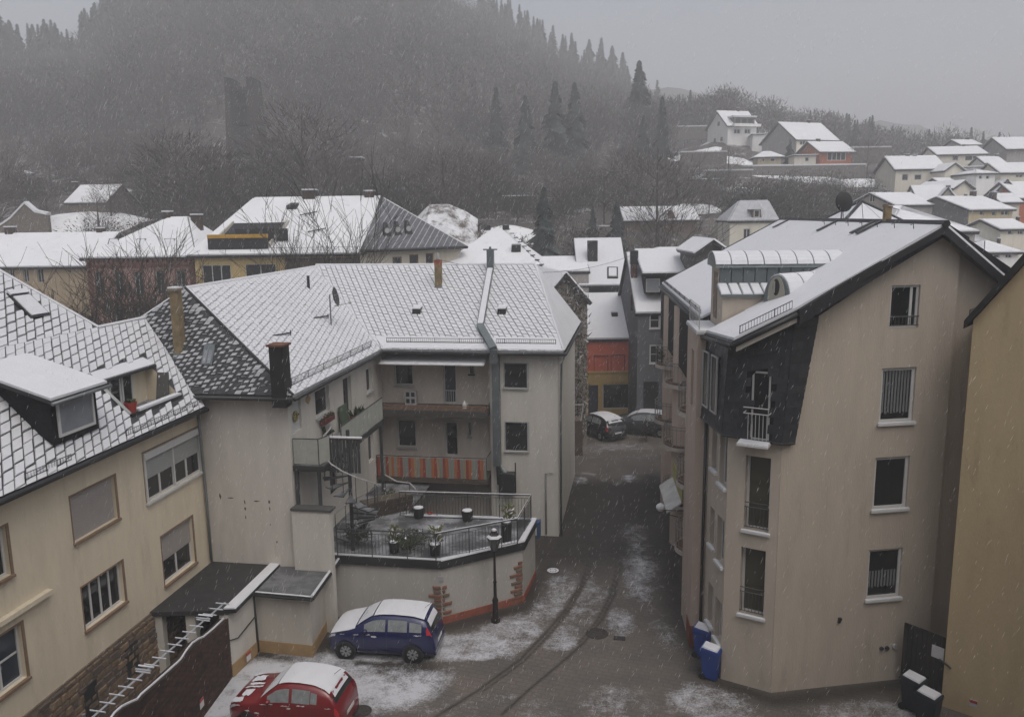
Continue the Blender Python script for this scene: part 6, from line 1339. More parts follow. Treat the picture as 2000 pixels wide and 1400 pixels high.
# ---------------------------------------------------------------- houses across the street and on the hillside
WIN_D = mat('far_window_glass', (.03, .033, .037), .15)
def rect_local(F, Y0, x0, y0, x1, y1):   # pixel box on the front wall -> local (a0, z0, a1, z1)
    p, q = F.py(x0, y0, 0), F.py(x1, y1, 0); return (p[0], q[2], q[0], p[2])
def bg_house(label, xl, xr, Y, eave, ridge, depth, wallm, deg=0., kind='x', zb=None, over=.35, wins=(), name='house', roofm=None, chims=(), inset=0., hipf=.0, framem=None, side=(), sidem=None, snow=.1, cat='house', gable_m=None, win_trim=None, sky=()):
    """front wall between pixel columns xl..xr at distance Y; kind x: ridge along the front, y: gable to the front, hip: hipped, flat"""
    p, q = gy(xl, eave, Y), gy((xl+xr)/2, eave, Y)
    F = Fr((p[0], Y), deg); e = F.py(xr, eave, 0.); Wd = e[0]; ze = q[2]
    if zb is None: zb = min(terrain_z(q[0], Y+2), ze-2.2)-.6 if Y > 62 else 0.
    zr = F.wor((0, 0, 0))[2]*0 + gy((xl+xr)/2, ridge, Y+depth/2)[2] if kind != 'flat' else ze
    if kind == 'y': zr = gy((xl+xr)/2, ridge, Y)[2]
    t = thing(name, label, cat, (p[0], Y, 0), deg)
    b = MB(); fw = Wall((0, 0, 0), (1, 0, 0), (0, -1, 0)); rs = [rect_local(F, Y, *w[:4]) for w in wins]
    sc = Y/1600
    rs = [(max(r[0], .05), max(r[1], zb+.1), min(r[2], Wd-.05), min(r[3], ze-.05)) for r in rs]
    if kind == 'y': out = [(0, zb), (Wd, zb), (Wd, ze), (Wd/2, zr), (0, ze)]
    else: out = [(0, zb), (Wd, zb), (Wd, ze), (0, ze)]
    if kind == 'y': rs = [rect_local(F, Y, *w[:4]) for w in wins]
    fw.sheet(b, out, rs, .15); b.build('front_wall', wallm, t)
    b = MB(); D = depth
    if kind == 'x':
        for x in (0, Wd): b.poly([(x, 0, zb), (x, D, zb), (x, D, ze), (x, D/2, zr-.05), (x, 0, ze)])
    else:
        for x in (0, Wd): b.poly([(x, 0, zb), (x, D, zb), (x, D, ze), (x, 0, ze)])
    b.poly([(0, D, zb), (Wd, D, zb), (Wd, D, ze), (0, D, ze)] if kind != 'y' else [(0, D, zb), (Wd, D, zb), (Wd, D, ze), (Wd/2, D, zr), (0, D, ze)]); b.build('side_wall', sidem or wallm, t)
    for r, w in zip(rs, wins):
        fw.window(t, r, cols=w[4] if len(w) > 4 else 2, rows=w[5] if len(w) > 5 else 1, fw=max(.05, sc*1.4), depth=.12, gmat=WIN_D, fmat=framem or WHITE, trim=win_trim, sill=win_trim)
    for (yy0, zz0, yy1, zz1) in side:      # windows on the left side wall, local metres
        sw_ = Wall((0, 0, 0), (0, 1, 0), (-1, 0, 0)); sw_.window(t, (yy0, zz0, yy1, zz1), cols=2, fw=.08, depth=-.03, gmat=WIN_D)
    o = over; sl_ = (zr-ze)/(D/2); rm = roofm or SNOWFAR
    if kind == 'x':
        zo = ze-sl_*o
        roof_face(t, [(-o, -o, zo), (Wd+o, -o, zo), (Wd+o, D/2, zr), (-o, D/2, zr)], .2, snow, .06, 'roof', smat=rm); roof_face(t, [(-o, D+o, zo), (Wd+o, D+o, zo), (Wd+o, D/2, zr), (-o, D/2, zr)], .2, snow, .06, 'roof', smat=rm)
    elif kind == 'y':
        s2_ = (zr-ze)/(Wd/2); zo = ze-s2_*o
        roof_face(t, [(-o, -o, zo), (-o, D+o, zo), (Wd/2, D+o, zr), (Wd/2, -o, zr)], .2, snow, .06, 'roof', smat=rm); roof_face(t, [(Wd+o, -o, zo), (Wd+o, D+o, zo), (Wd/2, D+o, zr), (Wd/2, -o, zr)], .2, snow, .06, 'roof', smat=rm)
    elif kind == 'hip':
        h0, h1 = hipf if isinstance(hipf, tuple) else (hipf, hipf); zo = ze-.05
        A, B_, C_, D_ = (-o, -o, zo), (Wd+o, -o, zo), (Wd+o, D+o, zo), (-o, D+o, zo); r0, r1 = (h0, D/2, zr), (Wd-h1, D/2, zr)
        roof_face(t, [A, B_, r1, r0], .2, snow, .06, 'roof', smat=rm); roof_face(t, [B_, C_, r1], .2, snow, .06, 'roof', smat=rm); roof_face(t, [C_, D_, r0, r1], .2, snow, .06, 'roof', smat=rm); roof_face(t, [D_, A, r0], .2, snow, .06, 'roof', smat=rm)
    else: roof_face(t, [(-o, -o, ze), (Wd+o, -o, ze), (Wd+o, D+o, ze), (-o, D+o, ze)], .15, snow, .05, 'roof', smat=rm)
    for cx, top, wpx in chims:
        c = F.py(cx, top, D/2); b = MB(); hw = wpx*sc/2
        b.box((c[0]-hw, D/2-hw, zr-1.2), (c[0]+hw, D/2+hw, c[2])); co = b.build('chimney', MATS['dark_brick'], t); b = MB(); b.box((c[0]-hw*1.1, D/2-hw*1.1, c[2]), (c[0]+hw*1.1, D/2+hw*1.1, c[2]+.1)); b.build('snow_cap', SNOW, co)
    for x0, y0, x1, y1 in sky:     # skylights on the front slope
        P0 = np.array((0, -o, ze-sl_*o)); N_ = (0, -sl_, 1); c4 = [F.plane(x, y, P0, N_) for x, y in ((x0, y1), (x1, y1), (x1+(y1-y0)*.3, y0), (x0+(y1-y0)*.3, y0))]
        b = MB(); b.hexa([c+(0, 0, .0) for c in c4], [c+(0, 0, .22) for c in c4]); so_ = b.build('skylight', DARK, t); m = sum(c4)/4; b = MB(); b.hexa([c*.78+m*.22+(0, 0, .22) for c in c4], [c*.74+m*.26+(0, 0, .28) for c in c4]); b.build('snow_on_pane', SNOW, so_)
    return t, F, fw, Wd, ze, zr, zb
mat('dark_brick', (.06, .045, .038), .9, var=.3)
PINK = plaster('pink_render', (.36, .23, .20)); REDS = mat('red_sandstone', (.17, .075, .06), .9, var=.25, scale=3)
YEL2 = plaster('yellow_render', (.50, .38, .18)); LBEI = plaster('light_beige', (.50, .46, .38)); TAN = plaster('tan_render', (.36, .29, .20))
FW1 = plaster('far_white', (.80, .79, .77)); FCR = plaster('far_cream', (.72, .68, .58)); FYE = plaster('far_yellow', (.48, .41, .27)); FGR = plaster('far_grey', (.36, .34, .33)); ORA = mat('orange_render', (.42, .13, .06), .9, var=.1)
# row across the street, left to right
t, F, fw, Wd, ze, zr, zb = bg_house('long low tan house with three small windows and wide snowy roof, far left', -60, 172, 62, 517, 456, 9, TAN, 2, wins=[(-20, 525, -5, 552), (17, 525, 30, 552), (44, 523, 58, 552), (71, 521, 87, 552)], chims=[(20, 444, 16), (196, 446, 12)], framem=GREYW)
b = MB(); b.box((.0, -.06, ze-3.2), (Wd, -.003, ze-3.05)); b.build('string_course', TAN, t)
t, F, fw, Wd, ze, zr, zb = bg_house('pink rendered house with red sandstone window surrounds and three skylights', 168, 378, 58, 502, 425, 9, PINK, 1, 'hip', hipf=(4.3, 2.0), wins=[(185, 531, 203, 575), (222, 531, 244, 575), (261, 530, 282, 575), (303, 529, 324, 575), (343, 528, 365, 575), (222, 603, 244, 640), (261, 603, 282, 640), (303, 603, 324, 640)], win_trim=REDS, chims=[(327, 414, 16), (384, 420, 18)], framem=GREYW, sky=[(208, 472, 228, 491), (262, 472, 281, 491), (316, 472, 337, 491)])
for row in (520, 596): 
    q = F.py(260, row, 0); b = MB(); b.box((-.05, -.12, q[2]-.08), (Wd+.05, -.003, q[2]+.1)); b.build('string_course', REDS, t)
b = MB()
for k in range(22): b.box((.2+k*(Wd-.4)/21-.08, -.3, ze-.32), (.2+k*(Wd-.4)/21+.08, -.003, ze-.06))
b.build('cornice_brackets', REDS, t, kind='stuff')
for xx in (.0, Wd-.35): b = MB(); b.box((xx, -.05, zb), (xx+.35, -.002, ze-.4)); b.build('corner_pilaster', REDS, t)
t, F, fw, Wd, ze, zr, zb = bg_house('big yellow house with broad snowy roof, roof balcony and dark slate hip', 379, 700, 57, 496, 386, 12, YEL2, 0, 'hip', hipf=(2.6, -.8), wins=[(394, 518, 453, 560, 3), (478, 516, 541, 560, 2)], chims=[(605, 372, 26), (722, 374, 20)], framem=WHITE, over=.4)
sl_ = (zr-ze+.05)/(6.4); rP = lambda x, y, h=0.: F.plane(x, y, (0, -.4, ze-.05+h), (0, -sl_, 1))
c4 = [rP(*p, .02) for p in ((412, 487), (522, 487), (562, 438), (455, 440))]
b = MB(); b.hexa([c+(0, 0, .0) for c in c4], [c+(0, 0, .14) for c in c4]); lo = b.build('roof_balcony', mat('loggia_dark', (.03, .03, .032), .8), t)
zt = c4[2][2]; y_b = c4[2][1]; bw2 = MB(); 
for k in range(4):
    a0 = c4[0][0]+1.6+k*.95; b = MB(); b.box((a0, c4[0][1]+.5, c4[0][2]+.5), (a0+.8, c4[0][1]+.56, c4[0][2]+1.35)); b.build('pane', WIN_D, lo)
b = MB(); b.hexa([c4[0]+(0, 0, .14), c4[0]+(.15, .0, .14), c4[3]+(.1, 0, .14), c4[3]+(0, 0, .14)], [c4[0]+(0, 0, .5), c4[0]+(.15, .0, .5), c4[3]+(.1, 0, .3), c4[3]+(0, 0, .3)]); b.hexa([c4[1]+(0, 0, .14), c4[1]+(.18, .0, .14), c4[2]+(.12, 0, .14), c4[2]+(0, 0, .14)], [c4[1]+(0, 0, .35), c4[1]+(.18, .0, .35), c4[2]+(.12, 0, .3), c4[2]+(0, 0, .3)]); b.build('side_cheek', mat('cheek', (.4, .38, .34), .9), lo)
b = MB(); b.box((c4[0][0]-.1, c4[0][1]-.25, c4[0][2]+.0), (c4[1][0]+.1, c4[0][1]-.1, c4[0][2]+.75)); b.build('parapet', DARK, lo)
b = MB(); b.box((c4[0][0]-.1, c4[0][1]-.3, c4[0][2]+.75), (c4[1][0]+.1, c4[0][1]-.05, c4[0][2]+1.0)); b.build('yellow_box_rail', mat('yellow_rail', (.46, .27, .04), .7, var=.15), lo)
b = MB(); c = rP(572, 404, .15); b.hexa([c+(-.4, -.3, -.2), c+(.3, -.3, -.2), c+(.4, .3, .1), c+(-.2, .3, .1)], [c+(-.4, -.3, .1), c+(.3, -.3, .1), c+(.4, .3, .3), c+(-.2, .3, .3)]); b.build('roof_hatch', DARK, t)
for x, y in ((606, 420), (622, 453)):
    c = rP(x, y, .12); b = MB(); b.tube([c+(-.7, -.3, 0), c+(.5, .2, .25)], .04, 4); b.tube([c, c+(0, 0, .5)], .03, 4); b.build('roof_bracket', DARK, t)
snow_guard(t, (Wd*.35, -.2, ze+.12), (Wd+.2, -.2, ze+.12), .3, .25)
b = MB(); q = F.py(600, 512, 0); b.box((Wd*.55, -.08, zb), (Wd, -.003, ze-.3)); b.build('dark_timber_front', mat('timber_front', (.085, .07, .055), .9, var=.3), t)  # dark brown panel over the right part of the front wall
# slate hip with three little louvres on the corner building
F2 = Fr(tuple(F.wor((Wd+.35, -.3, 0))[:2]), -32)
hp = thing('corner_building', 'light beige corner building with dark lozenge slate hip and three small roof louvres', 'house', (F2.o[0], F2.o[1], 0), -32)
zE = F2.py(712, 484, 0)[2]; q = F2.py(838, 470, 0); WL = 7.6; zE2 = zE
ap = np.array(F2.loc(F.wor((Wd+.9, 6.0, zr-.1))))
b = MB(); cw = Wall((0, 0, 0), (1, 0, 0), (0, -1, 0)); rs = [(2.2, zE-1.7, 2.9, zE-.7), (3.5, zE-1.65, 4.2, zE-.6), (4.8, zE-1.6, 5.4, zE-.55)]; cw.sheet(b, [(-.2, 0), (WL, 0), (WL, zE-.15), (-.2, zE-.15)], rs, .15); b.poly([(WL, 0, 0), (WL, 8, 0), (WL, 8, zE-.15), (WL, 0, zE-.15)]); b.build('front_wall', LBEI, hp)
for r in rs: cw.window(hp, r, cols=1, fw=.08, gmat=WIN_D, fmat=WOODB)
tri = [np.array((-.3, -.35, zE-.1)), np.array((WL+.4, -.35, zE-.1)), ap]
roof_face(hp, tri, .2, 0, name='slate_hip', deck=mat('hip_slate_snow_dust', (.10, .105, .115), .6, var=.3, scale=2)); roof_face(hp, [tri[1], tri[2], np.array((WL, 8, zE-.1))], .2, .08, name='rear_slope')
e_ = nrm(tri[1]-tri[0]); hy = nrm(np.cross(np.cross(e_, tri[2]-tri[0]), e_)); hy = hy if hy[2] > 0 else -hy
hh_ = (tri[2]-tri[0])@hy; xx_ = (tri[2]-tri[0])@e_
SLT = MB(); nn_ = nrm(np.cross(e_, hy)); nn_ = nn_ if nn_[2] > 0 else -nn_
hpp = halfplanes([(0, 0), (WL+.7, 0), (xx_, hh_)]); k = 0
for j in range(-2, 30):
    lo_p = clip_poly([(-8+j*.5, -1), (-8+j*.5+.055, -1), (-8+j*.5+.055+8, 9), (-8+j*.5+8, 9)], hpp)
    if len(lo_p) > 2: b = MB(); b.hexa([tri[0]+e_*p[0]+hy*p[1]+nn_*.004 for p in lo_p], [tri[0]+e_*p[0]+hy*p[1]+nn_*.04 for p in lo_p]); b.build('snow_line', THINS, hp)
for k in range(3):
    c = F2.plane(758+k*21, 462-k*2, tri[0]+nn_*.02, nn_); b = MB(); b.hexa([c+(-.32, 0, -.1), c+(.32, 0, -.1), c+(.32, .3, -.1), c+(-.32, .3, -.1)], [c+(-.05, .25, 1.0), c+(.05, .25, 1.0), c+(.05, .7, 1.0), c+(-.05, .7, 1.0)]); lv = b.build('roof_louvre', DARK, hp); b = MB(); b.lathe([(.001, -.03), (.2, -.03), (.2, 0)], c+(-.05, .02, .42), 8, axis='y'); b.build('round_opening', GREYW, lv)
tube_obj('gutter', [tri[0]+(0, -.08, -.1), tri[1]+(0, -.08, -.1)], .1, DARK, hp)
t, F, fw, Wd, ze, zr, zb = bg_house('small house with orange gable and snowy roof behind the corner building', 818, 884, 78, 500, 456, 7, ORA, -24, 'x', over=.2, name='house', zb=4)
b = MB(); b.poly([(Wd+.005, -.1, ze), (Wd+.005, 7, ze), (Wd+.005, 3.5, zr)]); b.build('orange_gable', mat('orange_gable', (.50, .27, .12), .9), t)
t, F, fw, Wd, ze, zr, zb = bg_house('house under a broad white hipped roof behind the white L-shaped house', 866, 1054, 60, 519, 447, 9, FGR, 3, 'hip', hipf=(3.4, 3.0), over=.2)
sl_ = (zr-ze+.05)/(4.7)
for x, y in ((1008, 489),): 
    c = F.plane(x, y, (0, -.2, ze-.05+.1), (0, -sl_, 1)); b = MB(); b.hexa([c+(-.35, -.3, -.1), c+(.35, -.3, -.1), c+(.35, .3, .1), c+(-.35, .3, .1)], [c+(-.3, -.3, .35), c+(.3, -.3, .35), c+(.35, .4, .45), c+(-.35, .4, .45)]); b.build('roof_vent', DARK, t); b = MB(); b.box(c+(-.28, -.25, .42), c+(.28, .35, .5)); b.build('snow_cap', SNOW, t)
b = MB()
for x in (952, 988): c = F.py(x, 445, 4.5); b.box((c[0]-.25, 4.3, zr), (c[0]+.25, 4.7, zr+.25))
for i, x in enumerate((952, 988)): b = MB(); c = F.py(x, 445, 4.5); b.box((c[0]-.25, 4.3, zr-.1), (c[0]+.25, 4.7, zr+.28)); b.build('ridge_vent', DARK, t)
for k in range(9):
    c = np.array((Wd+.2-k*.33, -.2+k*.56, ze-.05+k*(zr-ze)/8.4+.1)); b = MB(); b.box(c+(-.22, -.15, 0), c+(.12, .15, .06)); b.build('bare_ridge_slate', SLATE, t)
t, F, fw, Wd, ze, zr, zb = bg_house('cream gabled house overgrown by a bare creeper beside the lane', 1060, 1147, 49, 585, 533, 9, plaster('creeper_wall', (.26, .235, .2)), -14, 'y', over=.25, zb=0)
cr = thing('bare_creeper', 'bare brown creeper climbing the cream gable beside the lane', 'climbing plant', (F.o[0], F.o[1]-.1, 0), -14); rg = random.Random(21); b = MB()
for k in range(3600):
    x = Wd*rg.uniform(.1, .98); z = rg.uniform(.5, ze+.9*(zr-ze)*(1-abs(x/Wd-.5)*2)); o_ = -rg.uniform(.05, .45); d = np.array((rg.gauss(0, .2), rg.gauss(0, .06), abs(rg.gauss(.12, .2)))); s_ = np.array((rg.gauss(0, 1), 0, rg.gauss(0, 1)))*.018; c = np.array((x, o_, z)); b.poly([c-s_, c+s_, c+d], 1 if rg.random() < .12 else 0)
b.build('twigs', [BARE2, SNOW], cr); b = MB()
for k in range(5): b.tube([(Wd*(.3+.12*k), -.1, 0), (Wd*(.25+.13*k), -.15, 3), (Wd*(.2+.15*k), -.12, ze-.5)], .04, 4, r1=.012)
b.build('stem', TRUNKM, cr)
bg_house('low snowy roof between the creeper house and the hipped roof', 1050, 1150, 62, 530, 502, 8, FGR, 0, 'x', over=.1, zb=0)
# narrow red and yellow house
t, F, fw, Wd, ze, zr, zb = bg_house('narrow shop house, red upper wall above yellow ground floor', 1143, 1244, 57, 662, 571, .1, mat('red_front', (.50, .125, .08), .9, var=.12, scale=2), 0, 'flat', zb=gy(1190, 728, 57)[2]-.04, wins=[(1160, 694, 1188, 727, 1), (1193, 693, 1221, 726, 1)], over=.0, snow=.0, framem=mat('brown_frame', (.11, .05, .035), .7))
for o in [c for c in t.children if c.name.startswith('roof')]: bpy.data.objects.remove(o, do_unlink=True)
zy = F.py(1190, 728, 0)[2]; b = MB(); cw = Wall((0, -.03, 0), (1, 0, 0), (0, -1, 0)); d1 = F.py(1149, 752, 0); d2 = F.py(1168, 812, 0); s1 = F.py(1177, 750, 0); s2 = F.py(1238, 798, 0)
rs = [(d1[0], .02, d2[0], d1[2]), (s1[0], s2[2], s2[0], s1[2])]; cw.sheet(b, [(-.02, 0), (Wd+.02, 0), (Wd+.02, zy), (-.02, zy)], rs, .2); b.poly([(-.02, -.03, 0), (-.02, 5, 0), (-.02, 5, zy), (-.02, -.03, zy)]); b.poly([(Wd+.02, -.03, 0), (Wd+.02, 5, 0), (Wd+.02, 5, zy), (Wd+.02, -.03, zy)]); b.build('ground_floor_wall', plaster('shop_yellow', (.42, .30, .13)), t)
cw.window(t, rs[1], cols=1, fw=.08, depth=.15, fmat=GREYW, name='shop_window'); leaf_door(cw, t, rs[0], mat('blue_door', (.03, .04, .06), .6)); b = MB(); cw.bar(b, -.02, zy-.0, Wd+.02, zy+.12, -.02, .05); b.build('cornice', MATS['shop_yellow'], t)
zb_ = F.py(1200, 572, 5.)[2]; roof_face(t, [(-.1, -.2, ze), (Wd+.1, -.2, ze), (Wd+.1, 5, zb_), (-.1, 5, zb_)], .2, .1, .04, 'lean_to_roof', smat=SNOW)
for x in (-.05, Wd-.05): b = MB(); b.hexa([(x, .3, ze-.6), (x+.12, .3, ze-.6), (x+.12, 5, ze-.6), (x, 5, ze-.6)], [(x, .3, ze+.25), (x+.12, .3, ze+.25), (x+.12, 5, zb_+.3), (x, 5, zb_+.3)]); b.build('fire_wall', DARK, t)
b = MB(); cz = F.plane(1200, 618, (0, -.2, ze), (0, -(zb_-ze)/5.2, 1)); b.box(cz+(-.22, -.2, -.1), cz+(.22, .2, .3)); b.box(cz+(-.2, -.18, .3), cz+(.2, .18, .38), 1); b.build('roof_vent', [DARK, SNOW], t)
for k in range(3):
    b = MB(); zf = zb_+.05; b.box((.05, 5.05, zf+.15*k), (Wd-.05, 5.1-.0*k, zf+.14+.15*k)); b.build('dark_board', DARK, t)
zk = zb_+.55; zq = F.py(1200, 465, 9.5)[2]; roof_face(t, [(-.1, 4.9, zk), (Wd+.1, 4.9, zk), (Wd+.1, 9.5, zq), (-.1, 9.5, zq)], .2, .1, .04, 'upper_roof', smat=SNOW)
b = MB(); b.box((0, 5.12, 0), (Wd, 14, zk-.2)); b.build('rear_wall', FGR, t); roof_face(t, [(-.1, 9.5, zq), (Wd+.1, 9.5, zq), (Wd+.1, 14, zk), (-.1, 14, zk)], .2, .1, .04, 'rear_roof', smat=SNOW)
N_ = (0, -(zq-zk)/4.6, 1); c = F.plane(1157, 508, (0, 4.9, zk), N_); top = F.py(1157, 470, c[1]); b = MB(); b.box((c[0]-.38, c[1]-.3, c[2]-.5), (c[0]+.38, c[1]+.3, top[2])); b.build('chimney', mat('slate_stack', (.03, .03, .032), .7, var=.3), t)
c4 = [F.plane(x, y, (0, 4.9, zk+.1), N_) for x, y in ((1186, 545), (1207, 545), (1207, 524), (1186, 524))]; b = MB(); b.hexa(c4, [q+(0, 0, .12) for q in c4]); so_ = b.build('skylight', DARK, t); m_ = sum(c4)/4; b = MB(); b.hexa([q*.75+m_*.25+(0, 0, .12) for q in c4], [q*.7+m_*.3+(0, 0, .18) for q in c4]); b.build('snow_on_pane', SNOW, so_)
# grey house
t, F, fw, Wd, ze, zr, zb = bg_house('grey rendered house with a boxy roof dormer, partly hidden by the apartment house', 1246, 1345, 53, 607, 492, 9, plaster('grey_render', (.135, .14, .15)), 0, 'x', zb=0, wins=[(1270, 610, 1288, 641, 1, 2), (1270, 675, 1288, 709, 1, 2)], over=.2, win_trim=WHITE)
q0 = F.py(1252, 538, .3); q1 = F.py(1346, 500, .3); b = MB(); b.box((q0[0]+.35, .3, F.py(1260, 575, .3)[2]), (q1[0], 3.5, q0[2])); dm = b.build('dormer', SLATEW, t); dwl = Wall((0, .3, 0), (1, 0, 0), (0, -1, 0)); r = rect_local(F, 53, 1263, 545, 1290, 571); dwl.window(t, r, cols=1, depth=-.03, gmat=GLASSG, name='dormer_window', fmat=GREYW)
b = MB(); z0 = q0[2]; z1 = F.py(1300, 492, 3.6)[2]; b.hexa([(q0[0], .0, z0), (q1[0], .0, z0), (q1[0], 3.8, z1), (q0[0], 3.8, z1)], [(q0[0], .0, z0+.14), (q1[0], .0, z0+.14), (q1[0], 3.8, z1+.14), (q0[0], 3.8, z1+.14)]); dr_ = b.build('dormer_roof', DARK, t); b = MB(); b.hexa([(q0[0]+.05, .05, z0+.142), (q1[0], .05, z0+.142), (q1[0], 3.7, z1+.142), (q0[0]+.05, 3.7, z1+.142)], [(q0[0]+.1, .1, z0+.25), (q1[0], .1, z0+.25), (q1[0], 3.7, z1+.25), (q0[0]+.1, 3.7, z1+.25)]); b.build('snow_cover', SNOW, dr_)
r = rect_local(F, 53, 1257, 745, 1285, 806); b = MB(); fw.bar(b, r[0], 0, r[2], r[3], .003, .04); b.build('dark_doorway', DARK, t)
fl = thing('brick_flue', 'tall thin brown brick flue between the red house and the grey house', 'chimney', tuple(gy(1237, 600, 55.5)*np.array((1, 1, 0))), 0); zt = gy(1237, 490, 55.5)[2]; zb0 = gy(1237, 605, 55.5)[2]; b = MB(); b.box((-.2, -.2, zb0), (.2, .2, zt)); b.build('shaft', mat('flue_brick', (.12, .075, .06), .9, var=.3), fl); b = MB(); b.box((-.25, -.25, zt-.9), (.25, .25, zt+.02)); b.build('slate_cap', DARK, fl)
# roofs and houses on the right behind the apartment house
t, F, fw, Wd, ze, zr, zb = bg_house('cream house with steep slate mansard roof and one small dormer window', 1426, 1516, 88, 431, 392, 7, FCR, 4, 'hip', hipf=(1.6, .1), wins=[(1452, 447, 1465, 468, 2)], over=.25, roofm=mat('dusted_slate', (.38, .39, .41), .85, var=.12, scale=1.2), zb=4)
q = F.py(1475, 412, .9); b = MB(); b.hexa([(q[0]-.55, .2, q[2]-.8), (q[0]+.55, .2, q[2]-.8), (q[0]+.55, 2, q[2]-.8), (q[0]-.55, 2, q[2]-.8)], [(q[0]-.4, .2, q[2]+.2), (q[0]+.4, .2, q[2]+.2), (q[0]+.4, 2.6, q[2]+.2), (q[0]-.4, 2.6, q[2]+.2)]); b.build('dormer', mat('brown_shingle', (.13, .09, .075), .9), t)
dl_ = Wall((0, .19, 0), (1, 0, 0), (0, -1, 0)); dl_.window(t, (q[0]-.3, q[2]-.7, q[0]+.3, q[2]+.1), cols=1, depth=-.02, gmat=WIN_D, name='dormer_window', fw=.08)
b = MB(); b.hexa([(q[0]-.7, 0, q[2]+.15), (q[0]+.7, 0, q[2]+.15), (q[0]+.7, 2.8, q[2]+.15), (q[0]-.7, 2.8, q[2]+.15)], [(q[0]-.02, 0, q[2]+.9), (q[0]+.02, 0, q[2]+.9), (q[0]+.02, 3, q[2]+.9), (q[0]-.02, 3, q[2]+.9)]); b.build('dormer_roof', SNOWFAR, t)
t, F, fw, Wd, ze, zr, zb = bg_house('old barn with broad snow-dusted roof and a small gabled hatch', 1222, 1362, 99, 429, 404, 9, mat('barn_wall', (.16, .12, .095), .9, var=.25), 2, 'x', wins=[(1296, 436, 1303, 444, 1)], zb=3)
q = F.py(1312, 418, 0); b = MB(); b.hexa([(q[0]-.9, -.1, ze-.8), (q[0]+.9, -.1, ze-.8), (q[0]+.9, 2.6, ze-.8), (q[0]-.9, 2.6, ze-.8)], [(q[0]-.05, -.1, ze+1.1), (q[0]+.05, -.1, ze+1.1), (q[0]+.05, 3, ze+1.1), (q[0]-.05, 3, ze+1.1)]); b.build('gabled_hatch', mat('hatch_wood', (.15, .09, .06), .9), t)
bg_house('dark roofed outbuilding with white edges left of the barn', 1346, 1362, 100, 425, 412, 4, FW1, 0, 'flat', zb=3); 
bg_house('small snowy gable just behind the street side of the apartment house', 1362, 1422, 50, 489, 468, 5, mat('shingle_gable', (.09, .085, .08), .9, var=.2), 0, 'y', over=.25, zb=4)
bg_house('snow-covered low roof behind the grey house', 1300, 1425, 58, 500, 484, 7, FGR, 0, 'x', over=.1, zb=0)
bg_house('wide snowy hipped roof directly behind the beige ridge', 1738, 1905, 56, 452, 402, 10, FGR, 0, 'hip', hipf=(3.0, 4.0), over=.2, zb=0, wins=[])
bg_house('pinkish gabled house behind the ridge chimney', 1748, 1822, 92, 399, 376, 7, FGR, -22, 'x', over=.25, zb=3, side=[(2.8, 15.2, 3.6, 16.2)], sidem=plaster('far_pinkish', (.47, .41, .36)))
bg_house('white roofed house behind the pinkish gable', 1798, 1866, 108, 396, 362, 8, FCR, 10, 'x', over=.3, zb=3, chims=[(1796, 367, 8)])
bg_house('white roofed house with a cream front gable', 1828, 1872, 104, 392, 366, 8, FCR, 24, 'y', over=.35, zb=3, chims=[(1852, 363, 8)])
bg_house('ochre yellow house with dark grey gable end and long snowy roof', 1893, 1978, 90, 408, 383, 8, FYE, -24, 'x', over=.3, zb=3, wins=[(1914, 412, 1921, 421, 1), (1938, 413, 1945, 422, 1), (1956, 412, 1970, 421, 2)], chims=[(1901, 374, 9), (1940, 376, 10)], sidem=mat('grey_shingle', (.17, .17, .17), .9))
bg_house('small snowy roofed house at the right edge beside the orange wall', 1958, 1992, 100, 394, 378, 6, FCR, 8, 'x', zb=3)
bg_house('orange house fragment at the right edge', 1990, 2060, 104, 385, 355, 8, ORA, 0, 'x', zb=3)
bg_house('long white roofed house with two windows and a balcony on the lower slope', 1750, 1845, 122, 329, 305, 8, FCR, 4, 'x', wins=[(1762, 340, 1774, 353, 1), (1786, 341, 1800, 352, 1)], chims=[(1772, 302, 7), (1786, 303, 7)])
bg_house('yellowish house with broad snowy roof high on the right slope', 1832, 1926, 142, 301, 287, 9, FCR, 8, 'x', wins=[(1860, 304, 1872, 314, 1), (1885, 304, 1915, 314, 2)], chims=[(1882, 283, 6)])
bg_house('house at the right edge high on the slope with big snowy roof', 1968, 2050, 150, 289, 268, 9, FGR, 0, 'x', over=.5)
for xl, xr, Y, e, r_, wl, dg, kd, lb, wn in ((1846, 1882, 118, 331, 318, FCR, 0, 'y', 'small cream gabled house below the yellowish house', []), (1880, 1940, 128, 326, 316, FW1, 5, 'flat', 'pale flat roofed house with one dark window', [(1906, 320, 1920, 328, 1)]), (1908, 1944, 112, 338, 331, FW1, 0, 'hip', 'small pale house with shallow white roof', [(1912, 343, 1918, 350, 1), (1926, 343, 1932, 350, 1)]), (1955, 2020, 116, 336, 318, FCR, 0, 'x', 'house with long snowy roof at the right edge', [(1984, 341, 1998, 347, 2)]),
        (1845, 1872, 114, 360, 348, FCR, 0, 'x', 'low snow-roofed annex below the small cream gable', []), (1862, 1900, 110, 366, 352, FCR, -20, 'y', 'small gabled cottage left of the pale house', []), (1940, 1990, 108, 378, 350, FGR, 20, 'y', 'grey house with steep snowy roof slope', [])):
    bg_house(lb, xl, xr, Y, e, r_, 6, wl, dg, kd, wins=wn, over=.3, hipf=1.5)
t, F, fw, Wd, ze, zr, zb = bg_house('white hillside house with snowy roof, shed dormer and balcony', 1422, 1478, 188, 243, 216, 9, FW1, -16, 'x', wins=[(1433, 252, 1446, 262, 2), (1454, 252, 1466, 262, 2)], over=.5, chims=[(1441, 211, 5)], side=[(2, 30, 3, 31), (5, 30, 6, 31), (3.5, 33.5, 4.5, 34.5)])
